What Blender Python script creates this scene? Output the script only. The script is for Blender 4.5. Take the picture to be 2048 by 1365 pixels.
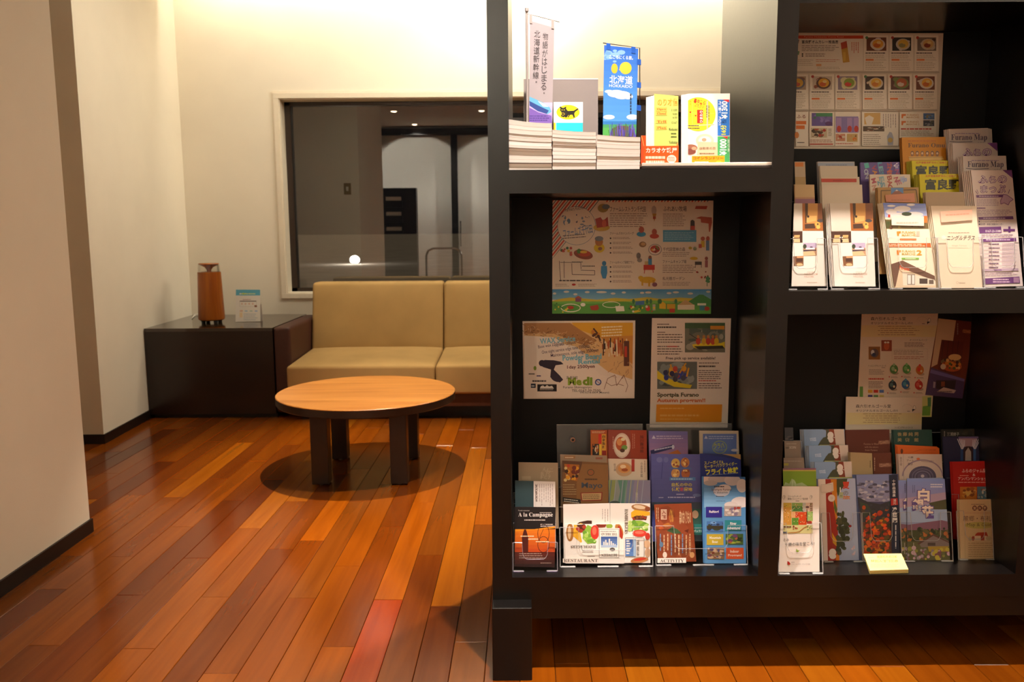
import bpy, bmesh, math, random
from mathutils import Vector, Matrix

for o in list(bpy.data.objects):
    bpy.data.objects.remove(o)
S = bpy.context.scene
COL = S.collection
R = math.radians

# ------------------------------------------------------------------ camera
FPX = 1625.0            # focal length in pixels of the 2048 x 1365 frame
PITCH, ROLL, CAMZ = R(7.64), R(0.40), 1.12
cp, sp = math.cos(PITCH), math.sin(PITCH)
_right, _fw = Vector((1, 0, 0)), Vector((0, cp, -sp))
_dn = _fw.cross(_right)
AX = math.cos(ROLL) * _right + math.sin(ROLL) * _dn
AD = -math.sin(ROLL) * _right + math.cos(ROLL) * _dn
CAMP = Vector((0, 0, CAMZ))
cam_data = bpy.data.cameras.new('camera')
cam_data.sensor_width = 36
cam_data.lens = FPX / 2048 * 36
cam_data.clip_start = 0.05
cam_data.clip_end = 1500
cam_data.dof.use_dof = True
cam_data.dof.focus_distance = 2.05
cam_data.dof.aperture_fstop = 7.0
cam = bpy.data.objects.new('camera', cam_data)
M3 = Matrix((AX, -AD, -_fw)).transposed()
cam.matrix_world = Matrix.Translation(CAMP) @ M3.to_4x4()
COL.objects.link(cam)
S.camera = cam

# ------------------------------------------------------------------ world, exposure, lights
S.view_settings.view_transform = 'Standard'
S.view_settings.look = 'None'
S.view_settings.gamma = 1
S.view_settings.use_curve_mapping = False
S.view_settings.exposure = 0.0
w = bpy.data.worlds.new('night')
S.world = w
w.use_nodes = True
w.node_tree.nodes['Background'].inputs[0].default_value = (0.30, 0.33, 0.42, 1)
w.node_tree.nodes['Background'].inputs[1].default_value = 0.010
S.cycles.use_denoising = True
S.cycles.max_bounces = 10
S.cycles.diffuse_bounces = 5
S.cycles.glossy_bounces = 4
S.cycles.transparent_max_bounces = 40
S.cycles.caustics_reflective = False
S.cycles.caustics_refractive = False
S.cycles.sample_clamp_indirect = 6.0

CEIL = 2.75
WARM = (1.0, 0.82, 0.60)
COVE = (1.0, 0.92, 0.73)
PINK = (1.0, 0.87, 0.78)


def spot(name, loc, aim, watts, color, size_deg, blend=0.7, radius=0.014):
    d = bpy.data.lights.new(name, 'SPOT')
    d.energy = watts
    d.color = color
    d.spot_size = R(size_deg)
    d.spot_blend = blend
    d.shadow_soft_size = radius
    o = bpy.data.objects.new(name, d)
    o.location = loc
    o.rotation_euler = (Vector(aim) - Vector(loc)).to_track_quat('-Z', 'Y').to_euler()
    COL.objects.link(o)
    return o


def area(name, loc, aim, watts, color, sx, sy):
    d = bpy.data.lights.new(name, 'AREA')
    d.shape = 'RECTANGLE'
    d.size, d.size_y = sx, sy
    d.energy = watts
    d.color = color
    o = bpy.data.objects.new(name, d)
    o.location = loc
    o.rotation_euler = (Vector(aim) - Vector(loc)).to_track_quat('-Z', 'Y').to_euler()
    COL.objects.link(o)
    return o


# ceiling downlights: place, aim, watts, colour, cone
DOWN = [
    ((0.06, 1.75), (0.04, 1.98, 0.5), 400, PINK, 56),      # over the left bays of the bookcase
    ((0.98, 1.79), (0.98, 1.99, 0.6), 380, PINK, 52),      # over the right bays
    ((-0.53, 3.55), (-0.62, 3.66, 0.0), 520, WARM, 58),    # over the coffee table
    ((0.14, 2.74), (-0.22, 2.62, 0.0), 330, WARM, 52),     # behind the bookcase
    ((-1.57, 0.45), (-1.57, 0.45, 0.0), 36, WARM, 120),    # lobby
    ((-0.39, 0.45), (-0.39, 0.45, 0.0), 36, WARM, 120),
    ((-1.45, -0.90), (-1.45, -1.25, 1.3), 250, (1.0, 0.95, 0.84), 130),   # by the entrance
    ((-0.20, -0.90), (-0.20, -1.25, 1.3), 250, (1.0, 0.95, 0.84), 130),
]
for (x, y), aim, wt, c, sz in DOWN:
    spot('downlight_beam', (x, y, CEIL - 0.045), aim, wt, c, sz)
# linear lamp hidden in the ceiling slot along the back wall
area('cove_strip', (0.35, 5.475, 2.88), (0.35, 5.72, 2.50), 25, COVE, 5.0, 0.05)
area('nook_wash_fill', (-0.55, 4.95, CEIL - 0.02), (-0.85, 5.30, 0.5), 34, COVE, 2.6, 0.25)  # unseen fill added for a broader wash down the back wall
# sun lamp added to brighten the snow outside, shining away from the building
sd = bpy.data.lights.new('snow_fill', 'SUN')
sd.energy, sd.color, sd.angle = 0.42, (1.0, 0.78, 0.52), R(20)
so = bpy.data.objects.new('snow_fill', sd)
so.rotation_euler = (R(35), 0, 0)
COL.objects.link(so)
# unseen fill lights added right of the camera and left behind the block wall
area('lobby_fill', (2.55, 0.2, CEIL - 0.01), (2.3, 0.4, 0), 82, (1.0, 0.85, 0.66), 0.9, 1.6)
area('lobby_fill_left', (-3.1, 1.0, CEIL - 0.01), (-3.1, 1.0, 0), 7, (1.0, 0.82, 0.60), 0.6, 0.6)
area('nook_fill', (1.5, 4.2, CEIL - 0.03), (-1.2, 4.75, 0.9), 36, (1.0, 0.87, 0.67), 0.6, 0.6)  # unseen fill added under the ceiling to brighten the left wall


# ------------------------------------------------------------------ pixel rays -> world points on real planes
def ray(px, py):
    return (px - 1024) / FPX * AX + (py - 682.5) / FPX * AD + _fw


def PY(px, py, Y):
    d = ray(px, py)
    return CAMP + d * (Y / d.y)


def PZ(px, py, Z):
    d = ray(px, py)
    return CAMP + d * ((Z - CAMZ) / d.z)


def srgb(h):
    if isinstance(h, str):
        h = h.lstrip('#')
        c = [int(h[i:i + 2], 16) / 255 for i in (0, 2, 4)]
    else:
        c = list(h)
    return tuple(x / 12.92 if x <= 0.04045 else ((x + 0.055) / 1.055) ** 2.4 for x in c)


# ------------------------------------------------------------------ materials
def new_mat(name):
    m = bpy.data.materials.new(name)
    m.use_nodes = True
    nt = m.node_tree
    return m, nt, nt.nodes['Principled BSDF']


def flat(name, col, rough=0.5, spec=0.5, metal=0.0, var=0.08, scale=30.0, bump=0.0, bscale=200.0, emit=None, es=0.0):
    """procedural principled: noise varies the tone a little, optional fine bump"""
    m, nt, b = new_mat(name)
    c = srgb(col)
    n = nt.nodes.new('ShaderNodeTexNoise')
    n.inputs['Scale'].default_value = scale
    n.inputs['Detail'].default_value = 3
    tc = nt.nodes.new('ShaderNodeTexCoord')
    nt.links.new(tc.outputs['Object'], n.inputs['Vector'])
    r = nt.nodes.new('ShaderNodeValToRGB')
    r.color_ramp.elements[0].position = 0.3
    r.color_ramp.elements[1].position = 0.7
    r.color_ramp.elements[0].color = tuple(x * (1 - var) for x in c) + (1,)
    r.color_ramp.elements[1].color = tuple(min(1, x * (1 + var)) for x in c) + (1,)
    nt.links.new(n.outputs['Fac'], r.inputs['Fac'])
    nt.links.new(r.outputs['Color'], b.inputs['Base Color'])
    b.inputs['Roughness'].default_value = rough
    b.inputs['Specular IOR Level'].default_value = spec
    b.inputs['Metallic'].default_value = metal
    if bump:
        n2 = nt.nodes.new('ShaderNodeTexNoise')
        n2.inputs['Scale'].default_value = bscale
        nt.links.new(tc.outputs['Object'], n2.inputs['Vector'])
        bp = nt.nodes.new('ShaderNodeBump')
        bp.inputs['Strength'].default_value = bump
        bp.inputs['Distance'].default_value = 0.002
        nt.links.new(n2.outputs['Fac'], bp.inputs['Height'])
        nt.links.new(bp.outputs['Normal'], b.inputs['Normal'])
    if emit:
        b.inputs['Emission Color'].default_value = srgb(emit) + (1,)
        b.inputs['Emission Strength'].default_value = es
    return m


def wood(name, dark, light, rough=0.3, stretch=(2, 40, 40), use_obj_color=False, scale=1.0, spec=0.5):
    m, nt, b = new_mat(name)
    tc = nt.nodes.new('ShaderNodeTexCoord')
    mp = nt.nodes.new('ShaderNodeMapping')
    mp.inputs['Scale'].default_value = stretch
    nt.links.new(tc.outputs['Object'], mp.inputs['Vector'])
    oi = nt.nodes.new('ShaderNodeObjectInfo')
    ad = nt.nodes.new('ShaderNodeVectorMath')
    ad.operation = 'ADD'
    sc = nt.nodes.new('ShaderNodeVectorMath')
    sc.operation = 'SCALE'
    sc.inputs['Scale'].default_value = 37.0
    cx = nt.nodes.new('ShaderNodeCombineXYZ')
    nt.links.new(oi.outputs['Random'], cx.inputs[0])
    nt.links.new(oi.outputs['Random'], cx.inputs[1])
    nt.links.new(cx.outputs[0], sc.inputs[0])
    nt.links.new(mp.outputs[0], ad.inputs[0])
    nt.links.new(sc.outputs[0], ad.inputs[1])
    n = nt.nodes.new('ShaderNodeTexNoise')
    n.inputs['Scale'].default_value = scale
    n.inputs['Detail'].default_value = 6
    n.inputs['Distortion'].default_value = 0.6
    nt.links.new(ad.outputs[0], n.inputs['Vector'])
    r = nt.nodes.new('ShaderNodeValToRGB')
    r.color_ramp.elements[0].position = 0.32
    r.color_ramp.elements[1].position = 0.68
    r.color_ramp.elements[0].color = srgb(dark) + (1,)
    r.color_ramp.elements[1].color = srgb(light) + (1,)
    nt.links.new(n.outputs['Fac'], r.inputs['Fac'])
    if use_obj_color:
        mx = nt.nodes.new('ShaderNodeMix')
        mx.data_type = 'RGBA'
        mx.blend_type = 'MULTIPLY'
        mx.inputs['Factor'].default_value = 1
        nt.links.new(r.outputs['Color'], mx.inputs['A'])
        nt.links.new(oi.outputs['Color'], mx.inputs['B'])
        nt.links.new(mx.outputs['Result'], b.inputs['Base Color'])
    else:
        nt.links.new(r.outputs['Color'], b.inputs['Base Color'])
    b.inputs['Roughness'].default_value = rough
    b.inputs['Specular IOR Level'].default_value = spec
    bp = nt.nodes.new('ShaderNodeBump')
    bp.inputs['Strength'].default_value = 0.05
    bp.inputs['Distance'].default_value = 0.001
    nt.links.new(n.outputs['Fac'], bp.inputs['Height'])
    nt.links.new(bp.outputs['Normal'], b.inputs['Normal'])
    return m


def clear(name, tint, fac, rough=0.03, edge=None, graze=0.5):
    """thin clear sheet: mostly straight through, part mirror (more at grazing angles)"""
    m, nt, b = new_mat(name)
    nt.nodes.remove(b)
    out = nt.nodes['Material Output']
    t = nt.nodes.new('ShaderNodeBsdfTransparent')
    t.inputs[0].default_value = tint + (1,)
    g = nt.nodes.new('ShaderNodeBsdfGlossy')
    g.inputs['Roughness'].default_value = rough
    g.inputs['Color'].default_value = (1, 1, 1, 1)
    lw = nt.nodes.new('ShaderNodeLayerWeight')
    lw.inputs['Blend'].default_value = 0.25
    ma = nt.nodes.new('ShaderNodeMath')
    ma.operation = 'MULTIPLY_ADD'
    ma.inputs[1].default_value = graze
    ma.inputs[2].default_value = fac
    nt.links.new(lw.outputs['Fresnel'], ma.inputs[0])
    cl = nt.nodes.new('ShaderNodeClamp')
    nt.links.new(ma.outputs[0], cl.inputs[0])
    mx = nt.nodes.new('ShaderNodeMixShader')
    nt.links.new(cl.outputs[0], mx.inputs[0])
    nt.links.new(t.outputs[0], mx.inputs[1])
    nt.links.new(g.outputs[0], mx.inputs[2])
    if edge:
        df = nt.nodes.new('ShaderNodeBsdfDiffuse')
        df.inputs[0].default_value = (0.9, 0.88, 0.86, 1)
        m2 = nt.nodes.new('ShaderNodeMixShader')
        m2.inputs[0].default_value = edge
        nt.links.new(mx.outputs[0], m2.inputs[1])
        nt.links.new(df.outputs[0], m2.inputs[2])
        nt.links.new(m2.outputs[0], out.inputs[0])
    else:
        nt.links.new(mx.outputs[0], out.inputs[0])
    return m


def attr_mat(name, rough, spec):
    m, nt, b = new_mat(name)
    a = nt.nodes.new('ShaderNodeAttribute')
    a.attribute_name = 'Col'
    nt.links.new(a.outputs['Color'], b.inputs['Base Color'])
    b.inputs['Roughness'].default_value = rough
    b.inputs['Specular IOR Level'].default_value = spec
    return m


def objcol_mat(name, rough, spec):
    m, nt, b = new_mat(name)
    a = nt.nodes.new('ShaderNodeObjectInfo')
    n = nt.nodes.new('ShaderNodeTexNoise')
    n.inputs['Scale'].default_value = 60
    mx = nt.nodes.new('ShaderNodeMix')
    mx.data_type = 'RGBA'
    mx.blend_type = 'MULTIPLY'
    mx.inputs['Factor'].default_value = 0.06
    nt.links.new(a.outputs['Color'], mx.inputs['A'])
    nt.links.new(n.outputs['Color'], mx.inputs['B'])
    nt.links.new(mx.outputs['Result'], b.inputs['Base Color'])
    b.inputs['Roughness'].default_value = rough
    b.inputs['Specular IOR Level'].default_value = spec
    return m


MAT = dict(
    wall=flat('wall_paint', '#e6dece', 0.85, 0.2, var=0.03, scale=3, bump=0.15, bscale=260),
    ceil=flat('ceiling_paint', '#cfc6b4', 0.9, 0.2, var=0.02, scale=3),
    base=flat('baseboard_vinyl', '#1c1512', 0.4, 0.4),
    subfloor=flat('floor_underlay', '#1a0d06', 0.8, 0.2),
    plank=wood('floor_plank', '#e0d6cc', '#ffffff', 0.16, (26, 1.4, 26), True, 1.0, 0.26),
    field=wood('floor_field', '#5e2d10', '#a0561f', 0.25, (60, 2.2, 60), False, 1.0),
    black=flat('bookcase_laminate', '#0e0b0a', 0.28, 0.45, var=0.15, scale=8, bump=0.04, bscale=120),
    blackback=flat('bookcase_back', '#070707', 0.55, 0.25, var=0.12, scale=8),
    cabinet=wood('cabinet_veneer', '#1d100b', '#2b1a12', 0.24, (3, 30, 30)),
    tabletop=wood('table_top_wood', '#8c5824', '#a87236', 0.3, (2.0, 26, 26)),
    tableleg=flat('table_leg_wood', '#2b1a10', 0.35, 0.5, var=0.2, scale=12),
    sofa=flat('sofa_fabric', '#b3925f', 0.95, 0.15, var=0.07, scale=5, bump=0.35, bscale=700),
    sofaarm=flat('sofa_arm_leather', '#43241b', 0.5, 0.4, var=0.1, scale=10, bump=0.1, bscale=160),
    sofabase=flat('sofa_base', '#5a3524', 0.6, 0.3),
    dark=flat('dark_plastic', '#14110f', 0.4, 0.5),
    trim=flat('window_trim', '#ddd2bf', 0.55, 0.4, var=0.02),
    wframe=flat('window_bronze', '#35281f', 0.35, 0.5, metal=0.3),
    glass=clear('window_glass', (0.70, 0.71, 0.70), 0.20, 0.0),
    acrylic=clear('clear_acrylic', (0.985, 0.985, 0.985), 0.012, 0.05, None, 0.16),
    acrylicback=clear('frosted_acrylic', (0.95, 0.955, 0.96), 0.03, 0.15, 0.06),
    violetedge=clear('violet_acrylic_edge', (0.72, 0.58, 0.90), 0.10, 0.15, 0.25),
    collar=clear('clear_collar', (0.96, 0.95, 0.93), 0.03, 0.1),
    acryledge=clear('acrylic_edge', (0.90, 0.90, 0.92), 0.10, 0.15, 0.30),  # white mixed in as a painted highlight along the edges
    cabtop=wood('cabinet_top_gloss', '#24150e', '#33210f', 0.10, (3, 30, 30), False, 1.0, 1.0),
    diffuser=wood('diffuser_wood', '#8c4606', '#a85e0a', 0.35, (30, 30, 3)),
    cream=flat('cream_plastic', '#8d7a50', 0.4, 0.4, var=0.02),
    white=flat('white_plastic', '#e2ddd2', 0.4, 0.4, var=0.02),
    polegrey=flat('pole_grey_plastic', '#9a908c', 0.4, 0.4, var=0.02),
    chrome=flat('chrome', '#b9b9bd', 0.15, 0.5, metal=1.0, var=0.02),
    snow=flat('snow', '#cfc9c0', 0.9, 0.2, var=0.12, scale=0.8),
    ink=attr_mat('printed_ink', 0.42, 0.35),
    paper=objcol_mat('paper_stock', 0.5, 0.3),
    cloth=objcol_mat('banner_cloth', 0.85, 0.2),
    lamp=flat('lamp_face', '#ffffff', 0.5, emit='#ffe6c0', es=14.0),
    tube=flat('tube_lamp', '#ffffff', 0.5, emit='#ffedc4', es=6.0),
    globe=flat('garden_globe', '#ffffff', 0.4, emit='#fff2e6', es=9.0),
)


# ------------------------------------------------------------------ mesh builder
class MB:
    def __init__(self):
        self.v, self.f, self.c = [], [], []

    def add(self, verts, faces, col=None):
        o = len(self.v)
        self.v += [tuple(p) for p in verts]
        for fc in faces:
            self.f.append(tuple(i + o for i in fc))
            self.c.append(col)
        return self

    def bm(self, b, col=None):
        b.verts.index_update()
        self.add([v.co for v in b.verts], [[v.index for v in f.verts] for f in b.faces], col)
        b.free()
        return self

    def box(self, x0, x1, y0, y1, z0, z1, bev=0.0, seg=2, col=None):
        b = bmesh.new()
        bmesh.ops.create_cube(b, size=1)
        for v in b.verts:
            v.co = Vector((x0 + (v.co.x + .5) * (x1 - x0), y0 + (v.co.y + .5) * (y1 - y0), z0 + (v.co.z + .5) * (z1 - z0)))
        if bev > 0:
            bmesh.ops.bevel(b, geom=list(b.edges), offset=bev, segments=seg, profile=0.6, affect='EDGES')
        return self.bm(b, col)

    def prism(self, pts, d):
        """closed solid: polygon pts (3-D, planar) swept by vector d"""
        n = len(pts)
        d = Vector(d)
        vs = [Vector(p) for p in pts]
        nrm = sum(((vs[i]).cross(vs[(i + 1) % n]) for i in range(n)), Vector())
        if nrm.dot(d) > 0:
            vs.reverse()
        top = [p + d for p in vs]
        fs = [tuple(range(n)), tuple(range(2 * n - 1, n - 1, -1))]
        for i in range(n):
            j = (i + 1) % n
            fs.append((i, i + n, j + n, j))
        return self.add(vs + top, fs)

    def cyl(self, p0, p1, r0, r1=None, n=16, caps=True):
        r1 = r0 if r1 is None else r1
        p0, p1 = Vector(p0), Vector(p1)
        a = (p1 - p0).normalized()
        u = a.orthogonal().normalized()
        w_ = a.cross(u)
        vs, fs = [], []
        for p, r in ((p0, r0), (p1, r1)):
            for i in range(n):
                t = 2 * math.pi * i / n
                vs.append(p + r * (math.cos(t) * u + math.sin(t) * w_))
        for i in range(n):
            j = (i + 1) % n
            fs.append((i, j, j + n, i + n))
        if caps:
            fs += [tuple(range(n - 1, -1, -1)), tuple(range(n, 2 * n))]
        return self.add(vs, fs)

    def lathe(self, prof, c, n=32):
        """prof: (r, z) from bottom to top, round centre c"""
        vs, fs = [], []
        for r, z in prof:
            for i in range(n):
                t = 2 * math.pi * i / n
                vs.append((c[0] + r * math.cos(t), c[1] + r * math.sin(t), c[2] + z))
        for k in range(len(prof) - 1):
            for i in range(n):
                j = (i + 1) % n
                fs.append((k * n + i, k * n + j, (k + 1) * n + j, (k + 1) * n + i))
        if prof[0][0] > 1e-5:
            fs.append(tuple(range(n - 1, -1, -1)))
        if prof[-1][0] > 1e-5:
            fs.append(tuple(range((len(prof) - 1) * n, len(prof) * n)))
        return self.add(vs, fs)

    def tube(self, pts, r, n=8):
        pts = [Vector(p) for p in pts]
        vs, fs = [], []
        u = None
        for i, p in enumerate(pts):
            a = (pts[min(i + 1, len(pts) - 1)] - pts[max(i - 1, 0)]).normalized()
            u = a.orthogonal().normalized() if u is None else (u - a * u.dot(a)).normalized()
            w_ = a.cross(u)
            for k in range(n):
                t = 2 * math.pi * k / n
                vs.append(p + r * (math.cos(t) * u + math.sin(t) * w_))
        for i in range(len(pts) - 1):
            for k in range(n):
                j = (k + 1) % n
                fs.append((i * n + k, i * n + j, (i + 1) * n + j, (i + 1) * n + k))
        fs += [tuple(range(n - 1, -1, -1)), tuple(range((len(pts) - 1) * n, len(pts) * n))]
        return self.add(vs, fs)

    def build(self, name, mat, parent=None, smooth=False, color=None, origin=None):
        me = bpy.data.meshes.new(name)
        off = Vector((0, 0, 0))
        if parent is not None:
            off = WORLD[parent.name]
        elif origin is not None:
            off = Vector(origin)
        me.from_pydata([tuple(Vector(p) - off) for p in self.v], [], self.f)
        if any(c is not None for c in self.c):
            at = me.color_attributes.new('Col', 'FLOAT_COLOR', 'CORNER')
            buf = []
            for fc, c in zip(self.f, self.c):
                c = c or (.8, .8, .8)
                if isinstance(c[0], tuple):      # one colour per corner
                    for cc in c:
                        buf += [cc[0], cc[1], cc[2], 1.0]
                else:
                    buf += [c[0], c[1], c[2], 1.0] * len(fc)
            at.data.foreach_set('color', buf)
        me.materials.append(MAT[mat] if isinstance(mat, str) else mat)
        if smooth:
            me.polygons.foreach_set('use_smooth', [True] * len(me.polygons))
            try:
                me.set_sharp_from_angle(angle=R(40))
            except Exception:
                pass
        me.update()
        o = bpy.data.objects.new(name, me)
        COL.objects.link(o)
        if parent is not None:
            o.parent = parent
        elif origin is not None:
            o.location = off
        WORLD[o.name] = off
        if color is not None:
            o.color = tuple(color) + (1,)
        return o


WORLD = {}      # world position of every origin (parents carry no rotation here)


def tag(o, label=None, cat=None, group=None, kind=None):
    if label:
        o['label'] = label
    if cat:
        o['category'] = cat
    if group:
        o['group'] = group
    if kind:
        o['kind'] = kind
    return o


def thing(name, loc, label, cat, group=None):
    o = bpy.data.objects.new(name, None)
    o.empty_display_size = 0.05
    COL.objects.link(o)
    o.location = loc
    WORLD[o.name] = Vector(loc)
    return tag(o, label, cat, group)


def struct(name, mb, mat, **k):
    return tag(mb.build(name, mat, **k), kind='structure')
# ================================================================== ROOM
BACK = 5.72
# ---- floor: underlay + planks (parts), the rest of the boards joined
fl = struct('floor', MB().box(-4.2, 3.4, -1.4, 5.95, -0.08, -0.0155), 'subfloor')
PW, PL, SK = 0.0905, 0.909, 0.0141          # plank width, length, drift of the rows


def row_of(x, y):
    return (x - SK * (y - 1.915) + 1.253) / PW


JOINTS = [(430, 1195), (599, 1197), (693, 1133), (671, 1294), (437, 1348), (773, 1200), (254, 1114), (117, 1179), (262, 1191),
          (271, 1298), (381, 1117), (805, 1005), (938, 1012), (863, 1111), (869, 1317), (386, 1081), (358, 1054), (459, 1002),
          (552, 1099), (377, 1001), (354, 957), (506, 920), (1580, 1278), (943, 1285), (973, 998)]
joint = {}
for px, py in JOINTS:
    p = PZ(px, py, 0)
    joint.setdefault(math.floor(row_of(p.x, p.y)), p.y)
# colours read off single boards: (pixel inside the board) -> tone
TONES = {
    'red': '#b4430a', 'orange': '#bb6210', 'amber': '#c26e14', 'brown': '#974a10', 'dark': '#843c0d', 'umber': '#9a5216', 'mid': '#a8560e'}
SAMPLES = [((750, 1260), 'red'), ((790, 1120), 'amber'), ((735, 1010), 'dark'), ((800, 1080), 'dark'), ((740, 1180), 'dark'), ((690, 1250), 'brown'),
           ((665, 1345), 'mid'), ((830, 1200), 'brown'), ((835, 1080), 'orange'), ((910, 1180), 'amber'), ((890, 1310), 'orange'), ((830, 1345), 'dark'),
           ((950, 1120), 'orange'), ((915, 960), 'umber'), ((560, 1250), 'brown'), ((580, 1150), 'amber'), ((620, 1160), 'mid'), ((480, 1280), 'brown'),
           ((520, 1180), 'amber'), ((570, 1090), 'dark'), ((480, 1150), 'mid'), ((430, 1240), 'dark'), ((350, 1290), 'mid'), ((420, 1170), 'mid'),
           ((300, 1160), 'brown'), ((250, 1240), 'brown'), ((180, 1140), 'brown'), ((320, 1080), 'mid'), ((470, 1050), 'dark'), ((440, 1040), 'dark'),
           ((400, 950), 'orange'), ((460, 920), 'amber'), ((340, 930), 'dark'), ((300, 960), 'brown'), ((620, 1040), 'brown'), ((650, 1030), 'orange'),
           ((700, 1040), 'umber'), ((760, 940), 'brown'), ((860, 960), 'orange'), ((950, 1200), 'umber'), ((950, 1290), 'umber'), ((1090, 1350), 'orange'),
           ((1150, 1350), 'mid'), ((1220, 1350), 'mid'), ((1290, 1350), 'amber'), ((1360, 1350), 'orange'), ((1430, 1350), 'orange'), ((1500, 1350), 'mid'),
           ((1560, 1350), 'mid'), ((1650, 1350), 'amber'), ((1720, 1350), 'orange'), ((1790, 1350), 'amber'), ((1860, 1350), 'mid'), ((1930, 1350), 'mid'),
           ((1990, 1350), 'mid'), ((100, 1300), 'mid'), ((60, 1330), 'brown'), ((30, 1230), 'dark'), ((230, 1080), 'mid'), ((560, 880), 'mid'), ((900, 870), 'orange')]
rnd = random.Random(11)


def plank_mesh():
    e, h = 0.0011, 0.015
    hx, hy = PW / 2 - 0.0006, 0.5
    c = 0.0012
    v = []
    for z, i in ((-h, 0), (-c, 0), (0, c)):
        for sx, sy in ((-1, -1), (1, -1), (1, 1), (-1, 1)):
            v.append((sx * (hx - i), sy * (hy - i * 1.1), z))
    f = [(3, 2, 1, 0), (8, 9, 10, 11)]
    for k in (0, 4):
        for i in range(4):
            j = (i + 1) % 4
            f.append((k + i, k + j, k + 4 + j, k + 4 + i))
    me = bpy.data.meshes.new('plank')
    me.from_pydata(v, [], f)
    me.materials.append(MAT['plank'])
    return me


PM = plank_mesh()
segs = []
rest = MB()
for k in range(-12, 33):
    y0 = joint.get(k)
    if y0 is None:
        y0 = 1.9 + rnd.random() * PL
    n0 = math.floor((1.05 - y0) / PL)
    for n in range(n0, n0 + 7):
        a, b = y0 + n * PL, y0 + (n + 1) * PL
        a, b = max(a, 1.02), min(b, BACK)
        if b - a < 0.02:
            continue
        segs.append([k, a, b, rnd.choice(['mid', 'mid', 'orange', 'brown', 'umber', 'brown', 'mid', 'amber', 'mid', 'brown', 'dark'])])
for (px, py), tone in SAMPLES:
    p = PZ(px, py, 0)
    k = math.floor(row_of(p.x, p.y))
    for s in segs:
        if s[0] == k and s[1] <= p.y < s[2]:
            s[3] = tone
for k, a, b, tone in segs:
    o = bpy.data.objects.new('plank', PM)
    yc = (a + b) / 2
    o.location = Vector((-1.253 + (k + 0.5) * PW + SK * (yc - 1.915), yc, rnd.uniform(-0.0003, 0.0002)))
    o.rotation_euler = (0, 0, -SK)
    o.scale = (1, (b - a) - 0.0012, 1)
    c = srgb(TONES[tone])
    q = rnd.uniform(0.9, 1.1) * 0.46
    o.color = (c[0] * q, c[1] * q, c[2] * q, 1)
    COL.objects.link(o)
    o.parent = fl
# boards the photograph cannot pick apart (lobby, far sides): one joined part
for x in [-4.18 + i * PW for i in range(84)]:
    xm = x + PW / 2
    if xm < -2.34 or xm > 1.72:
        y = -1.35
        while y < BACK - 0.05:
            rest.box(x + .0006, x + PW - .0006, y + .0006, min(y + PL, BACK) - .0006, -0.015, -0.0005)
            y += PL
    else:
        y = -1.35
        while y < 1.0:
            rest.box(x + .0006, x + PW - .0006, y + .0006, min(y + PL, 1.0) - .0006, -0.015, -0.0005)
            y += PL
tag(rest.build('far_planks', 'field', fl), kind='stuff')

# ---- walls
nb = PZ(183, 1065, 0)          # far end of the near block
NX, NY = -1.606, nb.y
struct('wall_near_left', MB().box(-2.75, NX, 1.35, NY, 0, CEIL), 'wall')
mx0, mx1 = -2.209, -2.262      # far block, slightly skewed as seen
struct('wall_left', MB().prism([(mx0, 4.285, 0), (mx1, BACK, 0), (-4.0, BACK, 0), (-4.0, 4.285, 0)], (0, 0, CEIL)), 'wall')
struct('wall_outer_left', MB().box(-4.2, -4.0, -1.4, 5.9, 0, CEIL), 'wall')
struct('wall_right', MB().box(3.2, 3.4, -1.4, 5.9, 0, CEIL), 'wall')
struct('wall_rear', MB().box(-4.0, 3.2, -1.4, -1.25, 0, CEIL), flat('rear_wall_paint', '#ddd8cc', 0.85, 0.2, var=0.02, scale=3))
# back wall with the window opening
WL = PY(566, 400, BACK).x
WT = PY(700, 196.5, BACK).z
WB = PY(600, 587, BACK).z
WR = 2.05
bw = MB()
bw.box(-4.0, WL, BACK, 5.9, 0, 3.05).box(WR, 3.2, BACK, 5.9, 0, 3.05)
bw.box(WL, WR, BACK, 5.9, 0, WB).box(WL, WR, BACK, 5.9, WT, 3.05)
struct('wall_back', bw, 'wall')
# ceiling with the lighting slot along the back wall
ce = MB().box(-4.2, 3.4, -1.4, 5.46, CEIL, CEIL + 0.06)
ce.box(-4.2, 3.4, 5.40, 5.46, CEIL + 0.06, 2.99).box(-4.2, 3.4, 5.40, 5.9, 2.99, 3.05)
struct('ceiling', ce, 'ceil')
# baseboards
bh = 0.052
struct('baseboard_near_left', MB().box(NX, NX + 0.008, 1.35, NY + 0.008, 0.0, bh).box(-2.75, NX, NY, NY + 0.008, 0, bh), 'base')
d = Vector((mx1 - mx0, BACK - 4.285, 0)).normalized()
nn = Vector((d.y, -d.x, 0)) * 0.008
a0, a1 = Vector((mx0, 4.277, 0)), Vector((mx1, BACK, 0))
struct('baseboard_left', MB().prism([a0, a1, a1 + nn, a0 + nn], (0, 0, bh)).box(-4.0, mx0 + .007, 4.277, 4.285, 0, bh), 'base')
struct('baseboard_back', MB().box(-1.3, 3.2, BACK - 0.008, BACK, 0, bh), 'base')

# ---- window
tw = 0.036
wn = struct('window_1', MB().box(WL - tw, WR + tw, BACK - 0.014, BACK, WT, WT + tw, 0.002).box(WL - tw, WR + tw, BACK - 0.014, BACK, WB - tw, WB, 0.002)
            .box(WL - tw, WL, BACK - 0.014, BACK, WB, WT, 0.002).box(WR, WR + tw, BACK - 0.014, BACK, WB, WT, 0.002), 'trim')
e = 0.012
MB().box(WL - tw - e, WR + tw + e, BACK - 0.006, BACK, WT + tw, WT + tw + e).box(WL - tw - e, WR + tw + e, BACK - 0.006, BACK, WB - tw - e, WB - tw) \
    .box(WL - tw - e, WL - tw, BACK - 0.006, BACK, WB - tw, WT + tw).build('outer_bead', 'trim', wn)
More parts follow.
